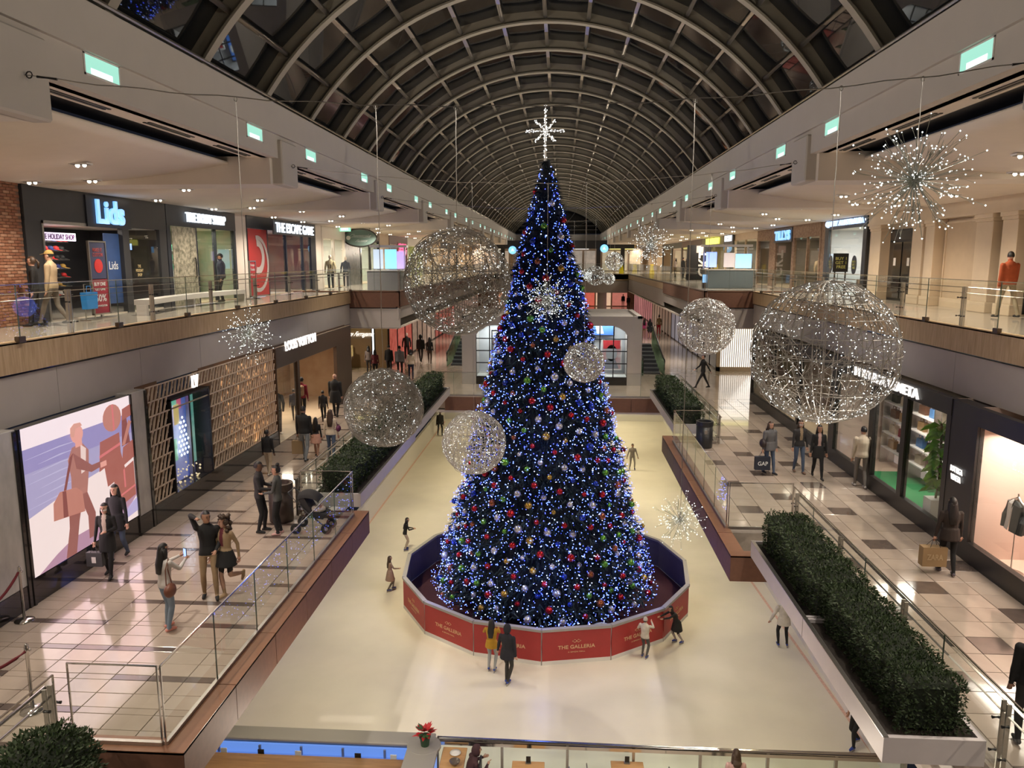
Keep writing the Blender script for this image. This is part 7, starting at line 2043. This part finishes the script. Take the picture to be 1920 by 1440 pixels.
# stroller
sp = Vector((-6.0, 17.75, -5))
t = thing('stroller', 'dark stroller with a pale blanket behind the glass of the brown deck', 'stroller', sp)
FRM = mat('stroller_frame', (.10, .10, .11), .35, .6); FAB = mat('stroller_fabric', (.022, .020, .022), .8)
put('frame', MB().tube([sp + Vector((-.55, -.22, 1.02)), sp + Vector((-.1, -.24, .55)), sp + Vector((.35, -.24, .18))], .016, 6).tube([sp + Vector((-.55, .22, 1.02)), sp + Vector((-.1, .24, .55)), sp + Vector((.35, .24, .18))], .016, 6)
    .tube([sp + Vector((-.55, -.22, 1.02)), sp + Vector((-.55, .22, 1.02))], .02, 6).tube([sp + Vector((-.1, -.24, .55)), sp + Vector((-.38, -.26, .14))], .014, 6).tube([sp + Vector((-.1, .24, .55)), sp + Vector((-.38, .26, .14))], .014, 6), FRM, t)
put('seat', MB().prism([(sp.x - .30, sp.z + .85), (sp.x - .12, sp.z + .42), (sp.x + .28, sp.z + .36), (sp.x + .36, sp.z + .48), (sp.x + .02, sp.z + .55), (sp.x - .18, sp.z + .92)], sp.y - .21, sp.y + .21, 'y'), FAB, t)
mb = MB(); n = 10; vs, fs = [], []
for i in range(n + 1):
    a = PI * .10 + PI * .62 * i / n
    for k in range(9):
        b = PI * k / 8
        vs.append((sp.x - .12 + .33 * math.cos(a), sp.y - .23 * math.cos(b), sp.z + .72 + .33 * math.sin(a) * (.55 + .45 * math.sin(b))))
for i in range(n):
    for k in range(8):
        fs.append((i * 9 + k, i * 9 + k + 1, i * 9 + 10 + k, i * 9 + 9 + k))
put('canopy', mb.add(vs, fs), FAB, t, True)
put('blanket', MB().sphere(sp + Vector((.08, 0, .56)), .2, 12, 8, 0, 1.1, .9, .45), mat('blanket_pale', (.50, .42, .38), .9, bump=.3, bscale=25), t, True)
for dx, dy in ((.36, -.22), (.36, .22), (-.38, -.26), (-.38, .26)):
    w_ = put('wheel', MB().lathe([(.11, -.02), (.13, -.015), (.13, .015), (.11, .02)], sp + Vector((dx, dy, .13)), 16, axis='y'), mat('tyre', (.02, .02, .02), .8), t)
    put('hub', MB().lathe([(.05, -.025), (.05, .025)], sp + Vector((dx, dy, .13)), 10, axis='y'), M['steel'], w_)
# rope stanchions by the poster
def stanchion(label, p):
    t = thing('rope_stanchion', label, 'stanchion', (p.x, p.y, -5), 'chrome rope stanchions')
    put('base', MB().lathe([(.17, -5), (.17, -4.985), (.08, -4.955), (.03, -4.94)], (p.x, p.y, 0), 24), M['chrome'], t, True)
    put('post', MB().lathe([(.026, -4.95), (.026, -4.08), (.034, -4.07), (.034, -4.0), (.026, -3.99), (.03, -3.96), (.0, -3.93)], (p.x, p.y, 0), 14), M['chrome'], t, True)
    put('ring', MB().tube([(p.x + .05 + .02 * math.cos(q), p.y, -4.03 + .02 * math.sin(q)) for q in [i * PI / 4 for i in range(8)]], .006, 5, closed=True), M['chrome'], t)
    return t
s1, s2 = onZ(22, 1163, -5), onZ(62, 1332, -5)
s1.x += .25
stanchion('chrome rope stanchion against the marble pier', s1)
stanchion('chrome rope stanchion beside the glass with the hand rail', s2)
for (a, b, lab) in ((s2, s2 + Vector((-1.7, -.5, 0)), 'maroon velvet rope hanging from the stanchion by the glass'), (s1, s1 + Vector((-.05, -1.6, 0)), 'maroon velvet rope hanging from the stanchion by the marble')):
    pts = []
    for i in range(15):
        q = i / 14
        p = a.lerp(b, q); pts.append((p.x, p.y - .03, -4.05 - .34 * 4 * q * (1 - q) * (1.0)))
    one('velvet_rope', MB().tube(pts, .024, 8), mat('velvet_maroon', (.14, .012, .02), .8, bump=.2, bscale=80), lab, 'rope', 'velvet ropes', smooth=True)
stanchion('chrome rope stanchion further along the marble wall', s1 + Vector((-.05, -1.6, 0)))
stanchion('chrome rope stanchion at the free end of the velvet rope', s2 + Vector((-1.7, -.5, 0)))

# ================================================================== recessed lamps in the upper ceiling
BULB = glow('downlight_bulb', (1, .86, .66), 9)
for k in range(0, 7):
    y = BAY0 + BAY * k
    for xs, s, wall, lab in ((XL, -1, W3L, 'cap shop'), (XR, 1, W3R, 'pilaster')):
        for j, (dx, dy) in enumerate(((3.6, 2.0), (3.2, 6.3), (5.6, 4.2), (5.7, 8.3), (4.4, 8.6))):
            x = xs + s * dx
            tt = 1 - (abs(x - (xs + s * .95)) / abs(wall + s * .1 - (xs + s * .95)))
            z = zleaf(max(0, tt)) - .004
            t = thing('recessed_downlight', 'recessed twin downlight in the white ceiling above the %s side' % lab, 'light', (x, y + dy, z), 'recessed downlights above the %s side' % lab)
            put('trim', MB().box(x - .2, x + .2, y + dy - .11, y + dy + .11, z - .012, z + .02), M['white'], t)
            put('recess', MB().box(x - .17, x + .17, y + dy - .085, y + dy + .085, z - .018, z - .011), M['black'], t)
            put('bulb', MB().ico((x - .07, y + dy, z - .03), .05).ico((x + .08, y + dy, z - .028), .045), BULB, t)

# ================================================================== bar and barrier at the near end of the rink
t = thing('rink_barrier', 'low glass rink barrier with a broad chrome hand rail', 'barrier', (2, 15.75, -10.2))
put('hand_rail', MB().tube([(-2.7, 15.75, -9.12), (7.6, 15.75, -9.12)], .06, 10).box(-2.7, 7.6, 15.70, 15.80, -9.24, -9.16), M['chrome'], t)
n = 7
for i in range(n):
    a = -2.7 + 10.3 * i / n
    put('pane', MB().box(a + .02, a + 10.3 / n - .02, 15.74, 15.76, -10.05, -9.2), GPANE, t, loc=(a, 15.75, -10.2))
    put('post', MB().box(a - .03, a + .03, 15.71, 15.79, -10.2, -9.16), M['steel'], t, loc=(a, 15.75, -10.2))
put('kick_board', MB().box(-2.7, 7.6, 15.70, 15.80, -10.2, -10.05), M['white'], t)
t = thing('bar_counter', 'long bar counter with blue lit upstand and wooden top beside the rink', 'bar', (-5, 15.2, -10.2))
put('grey_ledge', MB().bevbox(-9.5, -2.75, 15.45, 15.9, -9.16, -9.08, .02), mat('ledge_grey', (.26, .25, .24), .45), t)
put('rink_board', MB().box(-9.5, -2.75, 15.82, 15.9, -10.2, -9.16), M['white'], t)
put('blue_panel', MB().box(-9.5, -3.05, 15.40, 15.45, -9.42, -9.18), mat('bar_blue', (.03, .07, .3), .4, emit=(.16, .33, .85), power=.75), t)
put('blue_shelf', MB().box(-9.5, -3.05, 15.22, 15.45, -9.44, -9.40), mat('bar_blue2', (.03, .07, .3), .4, emit=(.16, .33, .85), power=.45), t)
for i in range(6):
    x = -8.6 + i * .95
    put('panel_divider', MB().box(x, x + .05, 15.36, 15.40, -9.42, -9.2), mat('bar_div', (.12, .16, .3), .4), t)
put('wooden_top', MB().bevbox(-9.5, -3.1, 14.62, 15.22, -9.36, -9.30, .01), mat('bar_wood', (.20, .11, .05), .4, color2=(.30, .17, .08), scale=5, stretch=(.3, 3, 3)), t)
put('bar_front', MB().box(-9.5, -3.1, 14.66, 14.72, -10.2, -9.36), M['dark'], t)
put('end_cap', MB().lathe([(.36, -9.16), (.38, -9.14), (.38, -9.09), (.36, -9.07), (.0, -9.07)], (-2.95, 15.45, 0), 20).box(-3.30, -2.62, 13.2, 15.45, -9.16, -9.08), MATS['ledge_grey'], t)
put('end_glow', MB().box(-2.70, -2.64, 13.2, 15.3, -9.7, -9.2), mat('bar_blue', (.03, .07, .3), .4, emit=(.16, .33, .85), power=.75), t)
for i, x in enumerate((-8.1, -7.45, -6.6, -5.75, -4.4, -3.6)):
    q = thing('menu_holder', ('black menu card with white print on the bar', 'clear napkin holder on the bar', 'small black menu card by the blue panel', 'clear menu holder at the middle of the bar', 'black price card on the bar', 'napkin holder near the poinsettia')[i], 'holder', (x, 15.25, -9.40), 'menu cards on the bar')
    put('card', MB().box(x - .07, x + .07, 15.24, 15.26, -9.38, -9.22), M['black'] if i % 2 == 0 else mat('clear_card', (.55, .6, .68), .2), q)
    put('stand', MB().box(x - .08, x + .08, 15.2, 15.3, -9.40, -9.38), M['steel'], q)
for i in range(5):
    x = -8.4 + i * .95
    q = thing('bar_stool', 'black topped bar stool tucked under the wooden bar', 'stool', (x, 14.3, -10.2), 'bar stools at the rink bar')
    put('seat', MB().lathe([(.18, -9.55), (.2, -9.52), (.2, -9.48), (.17, -9.46), (0, -9.46)], (x, 14.3, 0), 16), M['black'], q)
    put('column', MB().tube([(x, 14.3, -10.2), (x, 14.3, -9.55)], .03, 8), M['chrome'], q)
    put('base', MB().lathe([(.2, -10.2), (.2, -10.18), (.05, -10.16)], (x, 14.3, 0), 16), M['chrome'], q)
# poinsettia on the end of the bar
pc = Vector((-2.92, 15.42, -9.07))
t = thing('poinsettia', 'red poinsettia in a dark green pot at the end of the bar', 'plant', pc)
put('pot', MB().lathe([(.09, pc.z), (.12, pc.z + .2), (.13, pc.z + .2), (.13, pc.z + .23), (.0, pc.z + .22)], (pc.x, pc.y, 0), 14), mat('pot_green', (.02, .06, .03), .4), t)
RL = mat('bract_red', (.42, .012, .02), .55, var=.15, scale=8); GL = mat('leaf_green', (.03, .09, .025), .5)
for i in range(44):
    a = i * 2.4; el = rnd.uniform(-.2, .9); L = rnd.uniform(.14, .22)
    d = Vector((math.cos(a) * math.cos(el), math.sin(a) * math.cos(el), math.sin(el))); sd = Vector((-math.sin(a), math.cos(a), 0))
    p0 = pc + Vector((0, 0, .30)) + d * .08
    vs = [p0, p0 + d * L * .4 + sd * .05, p0 + d * L, p0 + d * L * .4 - sd * .05, p0 + d * L * .4 + Vector((0, 0, .015))]
    put('bract' if i > 10 else 'leaf', MB().add(vs, [(0, 1, 4), (1, 2, 4), (2, 3, 4), (3, 0, 4)]), RL if i > 10 else GL, t)
# cafe tables and chairs
TW = mat('table_wood', (.42, .23, .09), .4, color2=(.52, .32, .15), scale=6, stretch=(.4, 3, 3))
for i, (u, lab) in enumerate(((991, 'square wooden cafe table behind the rink rail beside the seated person'), (1175, 'square wooden cafe table behind the rink rail with a white menu'))):
    c = onZ(u, 1426, -9.45); c.y -= .42
    t = thing('cafe_table', lab, 'table', (c.x, c.y, -10.2), 'cafe tables')
    put('top', MB().bevbox(c.x - .36, c.x + .36, c.y - .40, c.y + .40, -9.49, -9.45, .008), TW, t)
    put('column', MB().tube([(c.x, c.y, -10.2), (c.x, c.y, -9.49)], .04, 8), M['black'], t)
    put('foot', MB().box(c.x - .28, c.x + .28, c.y - .04, c.y + .04, -10.2, -10.17).box(c.x - .04, c.x + .04, c.y - .28, c.y + .28, -10.2, -10.17), M['black'], t)
    q = thing('menu_holder', 'small card holder on the cafe table %s' % ('beside the seated person' if i == 0 else 'with the white menu'), 'holder', (c.x, c.y + .33, -9.45))
    put('card', MB().box(c.x - .05, c.x + .05, c.y + .32, c.y + .34, -9.43, -9.29), M['black'], q)
    put('stand', MB().box(c.x - .06, c.x + .06, c.y + .28, c.y + .38, -9.45, -9.43), M['steel'], q)
    for sx in (-1, 1):
        x = c.x + sx * .66
        q = thing('cafe_chair', 'pale metal cafe chair with a bent tube back beside the %s table' % ('seated person\'s' if i == 0 else 'white menu'), 'chair', (x, c.y, -10.2), 'metal cafe chairs')
        put('seat', MB().bevbox(x - .2, x + .2, c.y - .2, c.y + .2, -9.76, -9.73, .01), M['white'], q)
        put('backrest', MB().tube([(x + sx * .19, c.y - .19, -9.74), (x + sx * .24, c.y - .16, -9.38), (x + sx * .24, c.y + .16, -9.38), (x + sx * .19, c.y + .19, -9.74)], .013, 6), M['chrome'], q)
        for dx in (-.17, .17):
            for dy in (-.17, .17):
                put('leg', MB().tube([(x + dx, c.y + dy, -9.76), (x + dx * 1.15, c.y + dy * 1.15, -10.2)], .012, 6), M['chrome'], q)
one('white_menu', MB().box(*(lambda c: (c.x - .12, c.x + .12, c.y - .62, c.y - .42))(onZ(995, 1426, -9.45)), -9.449, -9.445), M['white'], 'white paper menu lying on the cafe table', 'menu')
c = Vector((-2.22, 15.25, -10.2))
t = thing('bar_table', 'small high wooden table with plates in front of the seated person', 'table', c)
put('top', MB().bevbox(c.x - .32, c.x + .22, c.y - .75, c.y + .38, -9.27, -9.23, .01), TW, t)
put('leg', MB().tube([(c.x, c.y, -10.2), (c.x, c.y, -9.27)], .04, 8), M['black'], t)
put('foot', MB().lathe([(.25, -10.2), (.25, -10.18), (.05, -10.16)], (c.x, c.y, 0), 16), M['black'], t)
one('plate', MB().lathe([(.05, -9.23), (.12, -9.21), (.125, -9.205), (.05, -9.215), (0, -9.215)], (c.x - .02, c.y + .15, 0), 16), M['white'], 'white plate on the small bar table', 'plate', smooth=True)
one('glass_bowl', MB().lathe([(.04, -9.23), (.1, -9.16), (.12, -9.12), (.11, -9.12), (.0, -9.2)], (c.x + .02, c.y - .25, 0), 16), mat('bowl_dark', (.1, .08, .07), .2), 'dark bowl on the small bar table', 'bowl', smooth=True)
ch = Vector((-1.86, 14.95, -10.2))
t = thing('bar_chair', 'dark high chair under the person in the maroon hooded top', 'chair', ch)
put('seat', MB().bevbox(ch.x - .2, ch.x + .2, ch.y - .2, ch.y + .2, -9.66, -9.60, .02), M['black'], t)
put('backrest', MB().bevbox(ch.x + .2, ch.x + .24, ch.y - .2, ch.y + .2, -9.45, -9.05, .015), M['black'], t)
for dx in (-.17, .17):
    for dy in (-.17, .17):
        put('leg', MB().tube([(ch.x + dx, ch.y + dy, -9.66), (ch.x + dx * 1.2, ch.y + dy * 1.2, -10.2)], .016, 6), M['black'], t)
# shop mannequins
def mannequin(label, p, m_top, m_leg, z, h=1.75, m_skin=None, group='mannequins', rz=0):
    t = thing('mannequin', label, 'mannequin', (p[0], p[1], z), group)
    k = h / 1.75
    x, y = p[0], p[1]
    sk = m_skin or mat('mannequin_skin', (.62, .55, .46), .4)
    put('head', MB().sphere((x, y, z + 1.62 * k), .1 * k, 12, 8, 0, .8, .95, 1.2), sk, t, True)
    mb = MB(); loft(mb, [(Vector((x, y, z + a * k)), Vector((r1 * k, 0, 0)), Vector((0, r2 * k, 0))) for a, r1, r2 in ((.84, .17, .13), (1.0, .16, .12), (1.2, .17, .12), (1.40, .19, .10), (1.48, .07, .06), (1.54, .05, .05))], 12)
    for s in (-1, 1):
        limb(mb, [(x + s * .19 * k, y, z + 1.38 * k), (x + s * .26 * k, y - .02, z + 1.1 * k), (x + s * .26 * k, y - .08, z + .84 * k)], [.06 * k, .05 * k, .035 * k])
    put('garment', mb, m_top, t, True)
    for s in (-1, 1):
        mb = MB(); limb(mb, [(x + s * .09 * k, y, z + .88 * k), (x + s * .1 * k, y - .02, z + .48 * k), (x + s * .1 * k, y, z + .08 * k)], [.09 * k, .065 * k, .045 * k])
        put('leg', mb, m_leg, t, True)
    put('stand', MB().lathe([(.2, z), (.2, z + .015), (.02, z + .03)], (x, y, 0), 16), M['steel'], t)
    return t
mannequin('mannequin in a dark coat in the leather goods shop entrance', (-10.75, 28.05), cloth((.03, .035, .04)), cloth(DK), -4.97, 1.85)
mannequin('mannequin in a black dress in the leather goods shop window', (-10.85, 27.3), cloth(BK), cloth(BK), -4.97, 1.78)
mannequin('mannequin with an orange cap in the leather goods shop window', (-10.7, 26.75), cloth((.05, .06, .15)), cloth((.06, .08, .18)), -4.97, 1.8, mat('mannequin_orange', (.6, .22, .06), .5))
mn = onZ(621, 542, 0)
t = mannequin('mannequin in a pale yellow number 13 shirt standing outside the white shop', (mn.x, mn.y), cloth((.55, .50, .32)), cloth(BK), 0, 1.85)
text('number', '13', (mn.x, mn.y - .14, 1.22), .18, '-y', M['black'], t, .2, .005, .01)
mannequin('mannequin with a yellow cap in the dark clothes shop', (W3R + 1.0, 40.6), cloth((.5, .45, .35)), cloth(DK), .03, 1.8, mat('mannequin_yellow', (.75, .45, .05), .5))
mannequin('mannequin in a tan jacket in the dark clothes shop', (W3R + 1.0, 42.6), cloth((.4, .3, .18)), cloth(DK), .03, 1.8)
mannequin('mannequin in dark clothes in the red lit shop', (-10.2, 50.2), cloth(BK), cloth(BK), -5, 1.8)
mannequin('mannequin in a dark vest beside the escape rooms', (-12.4, 44.0), cloth((.04, .05, .07)), cloth(BK), 0, 1.75)
